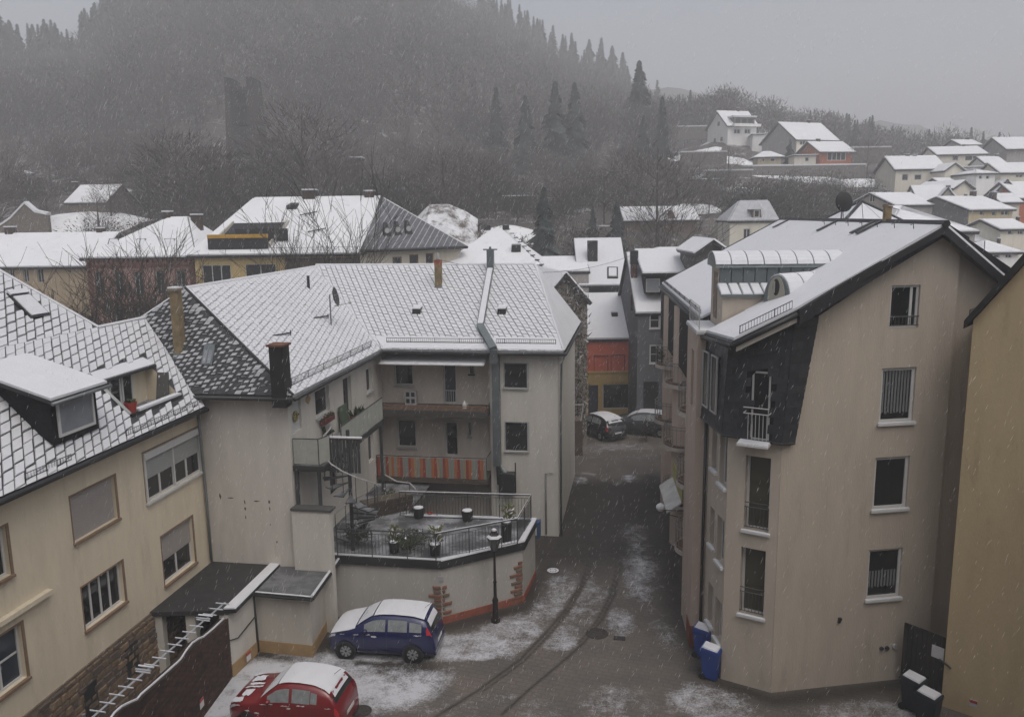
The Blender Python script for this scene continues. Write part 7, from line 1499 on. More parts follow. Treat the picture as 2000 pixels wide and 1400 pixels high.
b = MB(); q = F.py(1432, 240, .3); q2 = F.py(1473, 230, .3); b.box((q[0], .1, q[2]-.2), (q2[0], 3, q2[2])); dm = b.build('shed_dormer', mat('dormer_dark', (.13, .13, .13), .9), t); b = MB(); b.box((q[0]-.4, -.3, q2[2]), (q2[0]+.4, 3.4, q2[2]+.35)); b.build('dormer_snow', SNOW, dm); b = MB(); b.box((q[0]-.6, -1.3, q[2]-.9), (q2[0]+.8, -.02, q[2]-.3)); b.build('balcony', FW1, t)
for k in range(3): b = MB(); x0 = q[0]+.5+k*1.6; b.box((x0, .04, q[2]+.0), (x0+1.1, .098, q[2]+.85)); b.build('dormer_window', WIN_D, dm)
bg_house('white flat-roofed terrace block beside the white hillside house', 1470, 1500, 184, 262, 260, 6, FW1, 10, 'flat', wins=[(1488, 272, 1493, 278, 1)]); bg_house('low white terrace wall block stepping down from the white hillside house', 1498, 1524, 182, 273, 270, 5, FW1, 10, 'flat', wins=[])
t, F, fw, Wd, ze, zr, zb = bg_house('cream hillside house with long steep snowy roof and grey gable', 1556, 1634, 168, 270, 238, 11, FCR, -20, 'x', wins=[(1562, 275, 1574, 284, 2)], over=.5, chims=[(1579, 235, 5)], sidem=plaster('gable_grey', (.38, .36, .34)))
t, F, fw, Wd, ze, zr, zb = bg_house('orange hillside annex with snowy roof and big glazed front', 1603, 1664, 160, 294, 276, 8, ORA, -12, 'x', wins=[(1616, 297, 1652, 314, 4)], over=.6, chims=[(1598, 272, 6)])
bg_house('small yellow pavilion with snowy roof left of the bushy conifer', 1480, 1526, 158, 307, 296, 5, FYE, 6, 'hip', hipf=1.5, wins=[(1488, 309, 1494, 316, 1), (1504, 309, 1514, 316, 1)], over=.6); bg_house('low cream annex below the cream hillside house', 1552, 1594, 157, 303, 300, 5, FCR, 6, 'flat', wins=[(1572, 307, 1580, 316, 1)])
for (x0, x1, y, Y, lb) in ((1380, 1470, 332, 148, 'snowy terrace wall in the hillside garden, lower left'), (1470, 1690, 322, 152, 'long snowy terrace wall below the hillside houses'), (1310, 1400, 246, 200, 'long dark retaining wall left of the white hillside house'), (1665, 1740, 287, 165, 'snow-topped wall right of the orange annex'), (1330, 1420, 296, 165, 'short snowy garden wall under the white hillside house')):
    p, q = gy(x0, y, Y), gy(x1, y+3, Y); t = thing('terrace_wall', lb, 'wall', (p[0], Y, 0)); L_ = q[0]-p[0]; zt = (p[2]+q[2])/2; b = MB(); b.box((0, 0, zt-3), (L_, .6, zt)); b.build('wall', mat('retaining_wall', (.14, .13, .12), .9, var=.25), t); b = MB(); b.box((-.1, -.1, zt), (L_+.1, 2.2, zt+.25)); b.build('snow_cap', SNOW, t)
more = [(1905, 1960, 84, 470, 452, 'x', 10, 'low snowy roof below the ochre yellow house'), (1925, 1990, 74, 492, 470, 'hip', 0, 'wide snowy roof low at the right edge'), (1900, 1940, 96, 438, 424, 'y', -20, 'small gabled house below the long ochre house'), (1955, 2010, 82, 446, 428, 'x', -8, 'snowy roof beside the right edge below the orange wall'),
        (1720, 1752, 112, 388, 376, 'y', 20, 'small gabled house left of the pinkish gable'), (1876, 1902, 100, 396, 384, 'x', 0, 'little snowy lean-to beside the cream front gable'), (1795, 1835, 132, 322, 312, 'x', 12, 'low white roof behind the long white roofed house'), (1925, 1962, 136, 318, 306, 'x', 4, 'snowy roof right of the yellowish house'), (1878, 1915, 150, 282, 273, 'x', -6, 'small roof high on the slope above the yellowish house'),
        (1840, 1870, 126, 345, 336, 'hip', 0, 'small hipped cottage beside the long balcony house'), (1905, 1935, 122, 358, 349, 'x', 16, 'cottage roof below the pale flat roofed house'), (1965, 2005, 124, 362, 350, 'y', -10, 'gabled house near the right edge above the orange wall')]
for k, (xl, xr, Y, e, r_, kd, dg, lb) in enumerate(more):
    mid = (xl+xr)/2; bg_house(lb, xl, xr, Y, e, r_, 5.5, (FCR, FW1, FGR)[k % 3], dg, kd, over=.3, hipf=1.4, wins=[(xl+(xr-xl)*.25, e+5, xl+(xr-xl)*.42, e+12, 1), (xl+(xr-xl)*.6, e+5, xl+(xr-xl)*.78, e+12, 2)], chims=[(xl+(xr-xl)*(.3+.1*(k % 4)), r_-4, 5)])
# on the left slope
bg_house('ruined cottage with snow-covered roof in the thicket on the left', 128, 206, 104, 395, 362, 7, mat('old_stone', (.15, .13, .11), .9, var=.3), 8, 'x', chims=[(146, 356, 8)], over=.2)
bg_house('low hut with snow-white roof among the trees', 985, 1030, 112, 383, 379, 4, WOODD, 0, 'flat')
bg_house('snow-capped hut roof half hidden on the slope', 685, 703, 125, 308, 305, 3, WOODD, 0, 'flat')
bg_house('tiny snowy roof between conifers below the skyline', 1232, 1254, 215, 220, 211, 3, WOODD, 0, 'x')
for pts, Y, lb in (([(-10, 448), (20, 428), (48, 398)], 92, 'snow-capped stone wall climbing the left slope'), ([(48, 398), (68, 415), (92, 420)], 92, 'snow-capped stone wall descending right on the left slope'), ([(805, 430), (845, 436), (930, 447)], 88, 'snow-capped wall below the thicket, behind the orange gable')):
    P_ = [gy(x, y, Y) for x, y in pts]; t = thing('garden_wall', lb, 'wall', tuple(P_[0])); o_ = P_[0]; b = MB(); c_ = MB()
    for p, q in zip(P_, P_[1:]): p, q = p-o_, q-o_; b.hexa([p-(0, 0, 4), q-(0, 0, 4), q-(0, -.6, 4), p-(0, -.6, 4)], [p, q, q+(0, .6, 0), p+(0, .6, 0)]); c_.hexa([p-(0, .1, 0), q-(0, .1, 0), q+(0, .8, 0), p+(0, .8, 0)], [p-(0, .05, -.25), q-(0, .05, -.25), q+(0, .8, .3), p+(0, .8, .3)])
    b.build('wall', MATS['old_stone'], t); c_.build('snow_cap', SNOW, t)
# glazed pyramid roof behind the beige ridge
P_ = gy(1683, 396, 40); t = thing('pyramid_rooflight', 'snow-covered glass pyramid rooflight with black ribs behind the beige ridge', 'rooflight', (P_[0], 40, 0)); hz0 = P_[2]; hb_ = 2.2; zb_ = hz0-1.45
cs = [np.array((sx*hb_*1.0, sy*hb_*1.0, zb_)) for sx, sy in ((-1, -1), (1, -1), (1, 1), (-1, 1))]; ap2 = np.array((0, 0, hz0))
for k in range(4):
    a, c = cs[k], cs[(k+1) % 4]
    for j in range(3):
        p, q = a+(c-a)*j/3, a+(c-a)*(j+1)/3; g_ = MB(); m_ = (p+q+ap2)/3; tri_ = [v*.97+m_*.03 for v in (p, q, ap2)]; g_.hexa(tri_, [v+np.array((0, 0, .06)) for v in tri_]); g_.build('snowy_pane', SNOW, t)
for k in range(4):
    b = MB(); b.tube([cs[k], ap2+(0, 0, .05)], .09, 5); b.build('rib', DARK, t); b = MB(); b.tube([cs[k], cs[(k+1) % 4]], .07, 5); b.build('rim', DARK, t)
b = MB(); b.box((-hb_, -hb_, 6), (hb_, hb_, zb_-.05)); b.build('base', FGR, t)
# snowy bank behind the big yellow house
bk = MB(); P_ = [gy(x, y, 84) for x, y in ((800, 448), (830, 418), (870, 417), (905, 432), (930, 448))]; bk.hexa([p+(0, 0, -3) for p in P_], [p+(0, 5, 1.0) for p in P_]); tag(bk.build('snow_bank', mat('bank', (.6, .61, .63), .9, var=.25, scale=.8, col2=(.1, .085, .07), mix_scale=.9), kind='structure'))
# unseen tall house added behind the viewpoint so that its mass shades the yard
vh = thing('added_shade_house', 'unseen tall pale house added behind the viewpoint to shade the yard', 'house', (0, -1.0, 0)); vw = Wall((0, 0, 0), (1, 0, 0), (0, 1, 0)); vhol = [(x, z, x+1.1, z+1.5) for z in (1.2, 4.4, 7.6, 10.8, 14.9) for x in (-17, -13.2, -9.4, -5.6, -1.8, 2.0, 5.8, 9.6)]
b = MB(); vw.sheet(b, [(-20, 0), (14.6, 0), (14.6, 18.5), (-20, 18.5)], vhol, .2); b.poly([(-20, 0, 0), (-20, -12, 0), (-20, -12, 18.5), (-20, 0, 18.5)]); b.poly([(14.6, 0, 13), (14.6, -12, 13), (14.6, -12, 18.5), (14.6, 0, 18.5)]); b.poly([(-20, -12, 0), (13, -12, 0), (13, -12, 18.5), (-20, -12, 18.5)]); b.build('wall', plaster('viewpoint_render', (.32, .28, .23)), vh)
for r in vhol: vw.window(vh, r, cols=2, fw=.07, depth=.18)
b = MB(); b.box((14.6, -12, 0), (27, 16.5, 13.5)); b.build('added_wing_wall', MATS['viewpoint_render'], vh); roof_face(vh, [(14.3, -12, 13.4), (14.3, 16.9, 13.4), (21, 16.9, 18), (21, -12, 18)], .2, .1, .05, 'wing_roof'); roof_face(vh, [(27.4, -12, 13.4), (27.4, 16.9, 13.4), (21, 16.9, 18), (21, -12, 18)], .2, .1, .05, 'wing_roof'); b = MB(); b.hexa([(14.6, 16.5, 13.4), (27, 16.5, 13.4), (21, 16.5, 17.9)], [(14.6, 16.3, 13.4), (27, 16.3, 13.4), (21, 16.3, 17.9)]); b.build('added_wing_gable', MATS['viewpoint_render'], vh)  # unseen wing added on the right to block more sky
roof_face(vh, [(-20.4, .5, 18.4), (13.4, .5, 18.4), (13.4, -6, 23), (-20.4, -6, 23)], .2, .1, .05, 'roof'); roof_face(vh, [(-20.4, -12.5, 18.4), (13.4, -12.5, 18.4), (13.4, -6, 23), (-20.4, -6, 23)], .2, .1, .05, 'roof')
# ruined tower on the slope
tp = gy(484, 300, 170); zt = gy(484, 163, 170)[2]; tw = thing('ruined_tower', 'ruined square stone tower with open front standing in the hillside wood', 'tower', (tp[0], 170, 0), 4)
TST = mat('tower_stone', (.030, .022, .016), .95, var=.35, scale=.9, bump=.6, bscale=2); hw = 2.85; zb = tp[2]-3; z = zt; b = MB()
for sx in (-1, 1):
    b.hexa([(sx*hw*1.1, -3.3, zb), (sx*1.55*1.0, -3.3, zb), (sx*1.55, 3.2, zb), (sx*hw*1.1, 3.2, zb)], [(sx*hw*.92, -3.0, z-.6), (sx*1.75, -3.0, z-.6), (sx*1.75, 3.0, z-.6), (sx*hw*.92, 3.0, z-.6)])
for i, sx in enumerate((-1, 1)): pass
b.build('flank_wall', TST, tw)
for sx in (-1, 1): c = MB(); c.box((sx*2.6, -3.0, z-.62), (sx*1.8, 2.8, z+.75)); c.build('merlon', mat('tower_top', (.015, .012, .01), .95, var=.3), tw)
c = MB(); c.box((-1.8, 1.2, zb), (1.8, 2.9, z-.9)); c.build('rear_wall', mat('tower_inner', (.006, .006, .006), .95, var=.3), tw)
for row, h in ((172, .9), (203, .5), (240, .4), (283, 2.5)): zz = gy(484, row, 168)[2]; c = MB(); c.box((-1.8, -2.2, zz-h*.6), (1.8, 1.2, zz+h*.2)); c.build('floor_arch', TST, tw)
# ---------------------------------------------------------------- vehicles
def car(label, loc, deg, L, W, H, prof, paint, snow=('roof',), glass=(.36, .56, .585, .78, .80, .9), ws=(.285, .43), rw_=(.915, .975), wheels=(.19, .81), light=(.935, .985), red_side=False, snow_side=0, wr=.30, mono=False, seed=1):
    t = thing('parked_car', label, 'car', loc, deg); rg = random.Random(seed)
    T_, Z_ = [p[0] for p in prof], [p[1] for p in prof]
    def sec(u):
        zt = np.interp(u, T_, Z_)*H; w_ = W/2*np.interp(u, [0, .02, .07, .16, .84, .94, .985, 1], [.70, .82, .94, 1, 1, .96, .88, .8])
        zb = min(np.interp(u, [0, .25, .6, 1], [.56, .62, .65, .66])*H, zt-.05); k = np.clip((zt-zb)/(.33*H), 0, 1)
        wt = w_*(.965-.17*k); ed = .1*k+.04
        return np.array([(0, .2), (w_*.86, .2), (w_*.985, .3), (w_, .52), (w_*.985, zb-.08), (w_*.965, zb), (wt, zt-.05-.03*k), (wt-ed, zt-.005), (wt*.45, zt+.018), (0, zt+.022)])
    X = lambda u: (u-.5)*L
    us = np.concatenate([[0, .012, .03, .06], np.linspace(.1, .9, 25), [.93, .955, .975, .99, 1]]); b = MB(); nS = 19; idx = []
    for u in us:
        s = sec(u); ring = [(X(u), y, z) for y, z in s]+[(X(u), -y, z) for y, z in s[-2:0:-1]]; idx.append(len(b.v)); b.v += ring; m_ = len(ring)
    for a, c in zip(idx, idx[1:]):
        for k in range(m_): b.f.append((a+k, a+(k+1) % m_, c+(k+1) % m_, c+k)); b.m.append(1 if k in (0, m_-1) else 0)
    b.f.append(tuple(range(idx[0], idx[0]+m_))); b.m.append(0); b.f.append(tuple(range(idx[-1], idx[-1]+m_))); b.m.append(0)
    body = b.build('body', [paint, DARK], t, True)
    def pt(u, k, sgn=1, off=0.):      # point on the shell: k counts along the section
        s = sec(u); i = min(int(k), len(s)-2); f = k-i; p = s[i]*(1-f)+s[i+1]*f; tn_ = s[i+1]-s[i]; n_ = np.array((tn_[1], -tn_[0])); n_ = n_/(np.linalg.norm(n_)+1e-9)
        if n_[0] < -1e-6 and k < 7: n_ = -n_
        if n_[1] < 0 and k >= 6: n_ = -n_
        p = p+n_*off; return (X(u), sgn*p[0], p[1])
    def patch(name, u0, u1, k0, k1, sgn, off, m, nu=6, nk=3, th_=0., par=None, full=False, smooth=True, wob=0.):
        b = MB(); ks_ = [k0+(k1-k0)*j/nk for j in range(nk+1)]
        cols_ = []
        for i in range(nu+1):
            u = u0+(u1-u0)*i/nu
            if full: col = [pt(u, k, 1, off) for k in ks_]+[pt(u, k, -1, off) for k in ks_[::-1]]
            else: col = [pt(u, k, sgn, off) for k in ks_]
            if wob: col = [(p[0]+rg.uniform(-wob, wob), p[1], p[2]+rg.uniform(0, wob)) for p in col]
            cols_.append(len(b.v)); b.v += col; n_ = len(col)
        for a, c in zip(cols_, cols_[1:]):
            for j in range(n_-1): b.f.append((a+j, a+j+1, c+j+1, c+j)); b.m.append(0)
        return b.build(name, m, par or t, smooth)
    g0, g1, g2, g3, g4, g5 = glass; CG = mat('car_glass', (.02, .024, .026), .07, spec=.6); CGF = mat('car_glass_frosted', (.23, .25, .255), .35, var=.25, scale=6)
    for s in (1, -1):
        patch('side_window', g0, g1, 5.12, 5.93, s, .008, CGF if snow_side else CG, 5, 2); patch('side_window', g2, g3, 5.12, 5.93, s, .008, CGF if snow_side else CG, 5, 2); patch('quarter_window', g4, g5, 5.15, 5.85, s, .008, CGF if snow_side else CG, 3, 2)
        for u in (g0-.005, (g1+g2)/2, g3+.012): patch('door_gap', u-.0016, u+.0016, 2.1, 5.05, s, .004, DARK, 1, 6)
        for u in (g1-.05, g3-.05): patch('door_handle', u-.02, u+.02, 4.2, 4.5, s, .02, paint, 2, 1)
        patch('headlight', .012, .085, 4.0, 5.0, s, .006, mat('headlight', (.5, .52, .54), .15), 3, 2)
        if red_side: patch('tail_light', .925, .972, 4.7, 6.0, s, .008, mat('tail_light', (.45, .03, .035), .25), 3, 4)
        else: patch('tail_light', light[0], light[1], 3.6, 4.9, s, .008, mat('tail_light', (.45, .03, .035), .25), 3, 2)
        b = MB(); u = g0+.02; p = pt(u, 5.1, s, .09); b.ball((0, 0, 0), .085, 0, 8, 6); b.v = [(v[0]*.8+p[0], v[1]*1.1+p[1], v[2]*.8+p[2]+.04) for v in b.v]; b.build('mirror', paint, t, True)
        for u in wheels:
            yw = s*(W/2-.015); b = MB(); b.lathe([(.001, 0), (wr+.055, 0), (wr+.055, -.02)], (X(u), s*(W/2+.006), wr), 24, 0, axis='y'); b.v = [v for v in b.v]; b.build('wheel_arch', DARK, t)
            b = MB(); b.lathe([(wr*.62, .0), (wr*.95, .0), (wr, -.04), (wr, -.16), (wr*.9, -.2)], (X(u), 0, wr), 24, 0, axis='y'); b.v = [(v[0], s*(W/2+.03+v[1]) if True else 0, v[2]) for v in b.v]; wo_ = b.build('wheel', RUBBER, t, True)
            b = MB(); 
            for k in range(8): a = k*math.pi/4; c, sn_ = math.cos(a), math.sin(a); b.hexa([(X(u)+c*.04-sn_*.02, s*(W/2+.024), wr+sn_*.04+c*.02), (X(u)+c*.04+sn_*.02, s*(W/2+.024), wr+sn_*.04-c*.02), (X(u)+c*wr*.62+sn_*.045, s*(W/2+.02), wr+sn_*wr*.62-c*.045), (X(u)+c*wr*.62-sn_*.045, s*(W/2+.02), wr+sn_*wr*.62+c*.045)], [(X(u)+c*.04-sn_*.02, s*(W/2+.036), wr+sn_*.04+c*.02), (X(u)+c*.04+sn_*.02, s*(W/2+.036), wr+sn_*.04-c*.02), (X(u)+c*wr*.62+sn_*.045, s*(W/2+.03), wr+sn_*wr*.62-c*.045), (X(u)+c*wr*.62-sn_*.045, s*(W/2+.03), wr+sn_*wr*.62+c*.045)])
            b.build('rim', RIM, wo_)
    patch('windscreen', ws[0], ws[1], 7.1, 9, 1, .008, CG, 5, 3, full=True); patch('rear_window', rw_[0], rw_[1], 7.1, 9, 1, .008, CG, 4, 3, full=True)
    patch('roof_spoiler', .895, .918, 6.8, 9, 1, .02, paint, 2, 3, full=True)
    patch('grille', .0, .012, 3.0, 3.9, 1, .006, DARK, 2, 2, full=False); b = MB(); b.box((X(1)-.01, -.26, .5), (X(1)+.012, .26, .61)); b.build('number_plate', mat('plate', (.6, .6, .58), .5), t)
    b = MB(); b.box((X(1)-.06, -W*.4, .22), (X(1)+.01, W*.4, .42)); b.build('bumper', DARK if mono else paint, t)
    # snow lying on the car
    if 'roof' in snow: patch('snow_on_roof', ws[1]+.008, .90, 6.85, 9, 1, .045, SNOW, 10, 4, full=True)
    if 'hood' in snow: patch('snow_on_hood', .035, ws[0]-.012, 6.2, 9, 1, .035, SNOW, 8, 4, full=True)
    if 'hood_patchy' in snow:
        for y0, y1, u0, u1 in ((6.3, 7.4, .05, .2), (7.5, 8.5, .06, .25), (8.6, 9, .05, .26)):
            for s in (1, -1): patch('snow_on_hood', u0+rg.uniform(-.02, .05), u1-rg.uniform(0, .07), y0+rg.uniform(0, .25), y1-rg.uniform(.0, .2), s, .02, SNOW, 8, 3, wob=.03)
    if 'screen' in snow: patch('snow_on_windscreen', ws[0], ws[1]-.006, 7.0, 9, 1, .026, SNOW, 6, 4, full=True)
    if 'rear' in snow: patch('snow_on_rear_window', rw_[0]+.004, rw_[1]-.022, 7.4, 9, 1, .02, SNOW, 4, 3, full=True)
    for k in range(snow_side):
        u = rg.uniform(.08, .93); kk = rg.uniform(3.2, 4.8); w_ = rg.uniform(.012, .035); h_ = rg.uniform(.05, .2); patch('snow_smear', u-w_, u+w_, kk, kk+h_, -1, .006, SNOW, 7, 3, wob=.03)
    b = MB(); b.tube([(X(.86), .1, H-.02), (X(.92), .1, H+.16)], .007, 4); b.build('aerial', DARK, t)
    b = MB(); b.tube([pt(ws[0]+.004, 8.8, 1, .02), pt(ws[0]+.05, 7.5, 1, .02)], .012, 4); b.tube([pt(ws[0]+.004, 8.2, -1, .02), pt(ws[0]+.05, 9, -1, .02)], .012, 4); b.build('wiper', DARK, t)
    return t
P_MPV = [(0, .44), (.015, .52), (.06, .59), (.14, .65), (.22, .69), (.28, .74), (.34, .84), (.42, .95), (.5, .99), (.62, 1), (.8, .98), (.9, .93), (.935, .82), (.965, .69), (.985, .56), (1, .42)]
P_HATCH = [(0, .42), (.02, .5), (.07, .58), (.15, .62), (.24, .645), (.30, .68), (.37, .81), (.45, .945), (.52, .99), (.62, 1), (.75, .985), (.85, .93), (.9, .86), (.94, .74), (.975, .62), (.99, .52), (1, .42)]
NAVY = mat('navy_paint', (.006, .011, .07), .25, spec=.5, coat=.5); CRED = mat('red_paint', (.17, .010, .014), .25, spec=.5, coat=.5); BLK = mat('black_paint', (.014, .015, .018), .25, spec=.5, coat=.5); CGRY = mat('grey_car_paint', (.07, .075, .085), .3, metal=.3, coat=.5)
car('dark blue compact car with snow-covered roof and windscreen parked at the terrace wall', (-4.33, 25.5, 0), 7.5, 3.65, 1.62, 1.5, P_MPV, NAVY, ('roof', 'hood', 'screen', 'rear'), red_side=True, snow_side=5, glass=(.355, .55, .575, .75, .77, .88), wheels=(.185, .80), seed=3)
car('red small hatchback with snow on roof and red streaks on the bonnet, nearest car', (-6.42, 21.6, 0), 10, 3.42, 1.6, 1.5, P_HATCH, CRED, ('roof', 'hood_patchy', 'screen', 'rear'), snow_side=12, rw_=(.86, .955), ws=(.305, .445), glass=(.37, .56, .585, .74, .745, .80), light=(.95, .985), seed=8)
car('black car with snowy roof parked across the street, left of two', (5.62, 52.3, 0), 58, 4.1, 1.72, 1.5, P_HATCH, BLK, ('roof', 'rear'), snow_side=3, rw_=(.86, .955), ws=(.305, .445), glass=(.37, .56, .585, .74, .745, .80), seed=5)
car('dark grey car with snow on the roof parked across the street, right of two', (8.6, 52.6, 0), 22, 4.3, 1.75, 1.5, P_MPV, CGRY, ('roof', 'screen'), snow_side=3, seed=6)

# ---------------------------------------------------------------- street furniture and small things
lp = gz(968, 1213); hz = gy(968, 1075, lp[1])[2]; hq = gy(968, 1032, lp[1])[2]
t = thing('street_lamp', 'old-fashioned black street lamp with snow-capped lantern by the terrace wall', 'street lamp', tuple(lp))
b = MB(); b.lathe([(.001, 0), (.17, 0), (.17, .1), (.11, .2), (.1, .75), (.12, .8), (.06, .95), (.055, hz*.55), (.075, hz*.56), (.05, hz*.58), (.04, hz-.1), (.06, hz-.05), (.001, hz)], (0, 0, 0), 10); b.build('post', mat('lamp_iron', (.018, .012, .012), .5), t, True)
h = (hq-hz); b = MB(); n = 6
lo_ = [(.1*math.cos(k*math.pi/3), .1*math.sin(k*math.pi/3), hz+.02) for k in range(6)]; hi_ = [(.23*math.cos(k*math.pi/3), .23*math.sin(k*math.pi/3), hz+h*.58) for k in range(6)]
b = MB()
for k in range(6): b.tube([lo_[k], hi_[k]], .014, 4); b.tube([hi_[k], hi_[(k+1) % 6]], .018, 4)
lan = b.build('lantern', MATS['lamp_iron'], t)
for k in range(6):
    A, B_, C_, D_ = [np.array(v) for v in (lo_[k], lo_[(k+1) % 6], hi_[(k+1) % 6], hi_[k])]; b = MB(); n_ = nrm(np.cross(B_-A, D_-A))*.006; b.hexa([A-n_, B_-n_, C_-n_, D_-n_], [A+n_, B_+n_, C_+n_, D_+n_]); b.build('pane', mat('lantern_glass', (.09, .095, .09), .25), lan)
b = MB(); b.lathe([(.27, hz+h*.58), (.27, hz+h*.62), (.12, hz+h*.8), (.1, hz+h*.9), (.001, hz+h)], (0, 0, 0), 6); b.build('lantern_roof', MATS['lamp_iron'], lan)
b = MB(); b.lathe([(.275, hz+h*.622), (.24, hz+h*.675), (.19, hz+h*.725)], (0, 0, 0), 6); b.lathe([(.09, hz+h*.92), (.08, hz+h*.98), (.001, hz+h*1.03)], (0, 0, 0), 8); b.build('snow_cap', SNOW, lan)
def bin_(label, P, deg, body, lid, w_=.24, d_=.29, h_=1.0, group=None):
    t = thing('wheelie_bin', label, 'bin', tuple(P), deg, group)
    b = MB(); b.hexa([(-w_*.8, -d_*.75, .06), (w_*.8, -d_*.75, .06), (w_*.8, d_*.7, .06), (-w_*.8, d_*.7, .06)], [(-w_, -d_, h_*.93), (w_, -d_, h_*.93), (w_, d_, h_*.97), (-w_, d_, h_*.97)]); b.box((-w_*1.04, -d_*1.04, h_*.88), (w_*1.04, d_*1.02, h_*.93)); b.build('body', body, t)
    b = MB(); b.hexa([(-w_*1.05, -d_*1.08, h_*.935), (w_*1.05, -d_*1.08, h_*.935), (w_*1.05, d_*1.02, h_*.975), (-w_*1.05, d_*1.02, h_*.975)], [(-w_*1.0, -d_*1.02, h_*1.0), (w_*1.0, -d_*1.02, h_*1.0), (w_*1.0, d_*.98, h_*1.06), (-w_*1.0, d_*.98, h_*1.06)]); lo = b.build('lid', lid, t)
    b = MB(); b.hexa([(-w_*.9, -d_*.8, h_*1.01), (w_*.86, -d_*.85, h_*1.01), (w_*.9, d_*.85, h_*1.055), (-w_*.8, d_*.9, h_*1.055)], [(-w_*.8, -d_*.7, h_*1.05), (w_*.78, -d_*.75, h_*1.05), (w_*.8, d_*.8, h_*1.095), (-w_*.75, d_*.8, h_*1.095)]); b.build('snow_cap', SNOW, lo)
    b = MB(); b.tube([(-w_*.9, d_*1.12, h_*.95), (w_*.9, d_*1.12, h_*.95)], .018, 5); b.tube([(-w_*.6, d_*1.0, h_*.93), (-w_*.6, d_*1.12, h_*.95)], .015, 4); b.tube([(w_*.6, d_*1.0, h_*.93), (w_*.6, d_*1.12, h_*.95)], .015, 4); b.build('handle', DARK, t)
    for s in (1, -1): b = MB(); b.lathe([(.001, -.03), (.1, -.03), (.1, .03), (.001, .03)], (s*w_*.8, d_*.75, .1), 12, axis='x'); b.build('wheel', RUBBER, t)
    return t
BBLU = mat('bin_blue', (.015, .045, .20), .5, var=.1); BDRK = mat('bin_dark', (.015, .02, .028), .5)
bin_('blue wheelie bin standing against the wall, farther of the two blue ones', gz(1373, 1281), -60, BBLU, BBLU, group='blue wheelie bins'); bin_('blue wheelie bin with snow on its lid, nearer of the two blue ones', gz(1388, 1323), -60, BBLU, BBLU, group='blue wheelie bins')
bin_('black wheelie bin with snowy lid by the gate, farther of two', gz(1786, 1322, 1.02)*np.array((1, 1, 0)), -40, BDRK, BDRK, group='black wheelie bins'); bin_('black wheelie bin with snowy lid by the ochre wall, nearer of two', gz(1815, 1353, 1.02)*np.array((1, 1, 0)), -40, BDRK, BDRK, group='black wheelie bins')
def disc(lb, P, r, name='manhole_cover'):
    t = thing(name, lb, 'manhole cover', (P[0], P[1], .004)); b = MB(); b.lathe([(.001, .012), (r*.8, .012), (r*.82, .004), (r*.86, .004), (r*.88, .014), (r, .012), (r*1.02, 0)], (0, 0, 0), 24); b.build('ring', mat('cast_iron', (.045, .04, .036), .6, var=.4, scale=9), t); b = MB()
    for k in range(8): a = k*.785; b.box((math.cos(a)*r*.5-.03, math.sin(a)*r*.5-.03, .0125), (math.cos(a)*r*.5+.03, math.sin(a)*r*.5+.03, .02))
    b.build('stud', MATS['cast_iron'], t, kind='stuff'); return t
disc('round manhole cover in the middle of the lane crossing', gz(1166, 1237), .38); t = disc('snow-ringed manhole cover beside the white house corner', gz(1080, 1114), .27); b = MB(); b.lathe([(.001, .02), (.2, .02), (.24, .014)], (0, 0, 0), 14); b.build('snow_patch', SNOW, t)
disc('manhole cover behind the red car', gz(706, 1388), .3)
t = thing('drain_grate', 'dark drain grate in the paving right of the manhole', 'drain', tuple(gz(1210, 1246, .004)), 8); b = MB(); b.box((-.2, -.13, 0), (.2, .13, .008)); b.build('pit', DARK, t)
for k in range(6): b = MB(); b.box((-.19+k*.065, -.12, .008), (-.15+k*.065, .12, .02)); b.build('bar', MATS['cast_iron'], t)
# television aerial close to the camera
pn, pf = cC+ray(165, 1414)*10.85, cC+ray(440, 1176)*14.0
t = thing('tv_aerial', 'long snow-dusted television aerial with many short rods, lower left', 'aerial', tuple(pn)); o_ = pn; bd = pf-pn; AL = mat('aerial_alu', (.42, .43, .45), .4, metal=.4)
b = MB(); b.tube([(0, 0, 0), tuple(bd)], .012, 5); b.tube([tuple(bd*.01+np.array((0, 0, .014))), tuple(bd*.99+np.array((0, 0, .014)))], .009, 4); b.build('boom', AL, t)
sd = nrm(np.cross(nrm(bd), (0, 0, 1)))
for k in range(18):
    c = bd*(.02+.955*k/17); hl = .125
    b = MB(); b.tube([c-sd*hl+(0, 0, .02), c+sd*hl+(0, 0, .02)], .0085, 5); b.tube([c-sd*hl*.98+(0, 0, .029), c+sd*hl*.98+(0, 0, .029)], .006, 4, 1); b.build('rod', [AL, SNOW], t)
for k in (.37, .82): c = bd*k; b = MB(); b.tube([c-sd*.16+(0, 0, .03), c+sd*.1+(0, 0, .03)], .016, 5); b.tube([c-sd*.16+(.02, .06, .05), c+sd*.1+(.02, .06, .05)], .014, 5, 1); b.build('dipole', [AL, SNOW], t)
b = MB(); b.tube([(0, 0, -o_[2]-.1), (0, 0, .15)], .025, 6); b.build('mast', ZINCP, t)
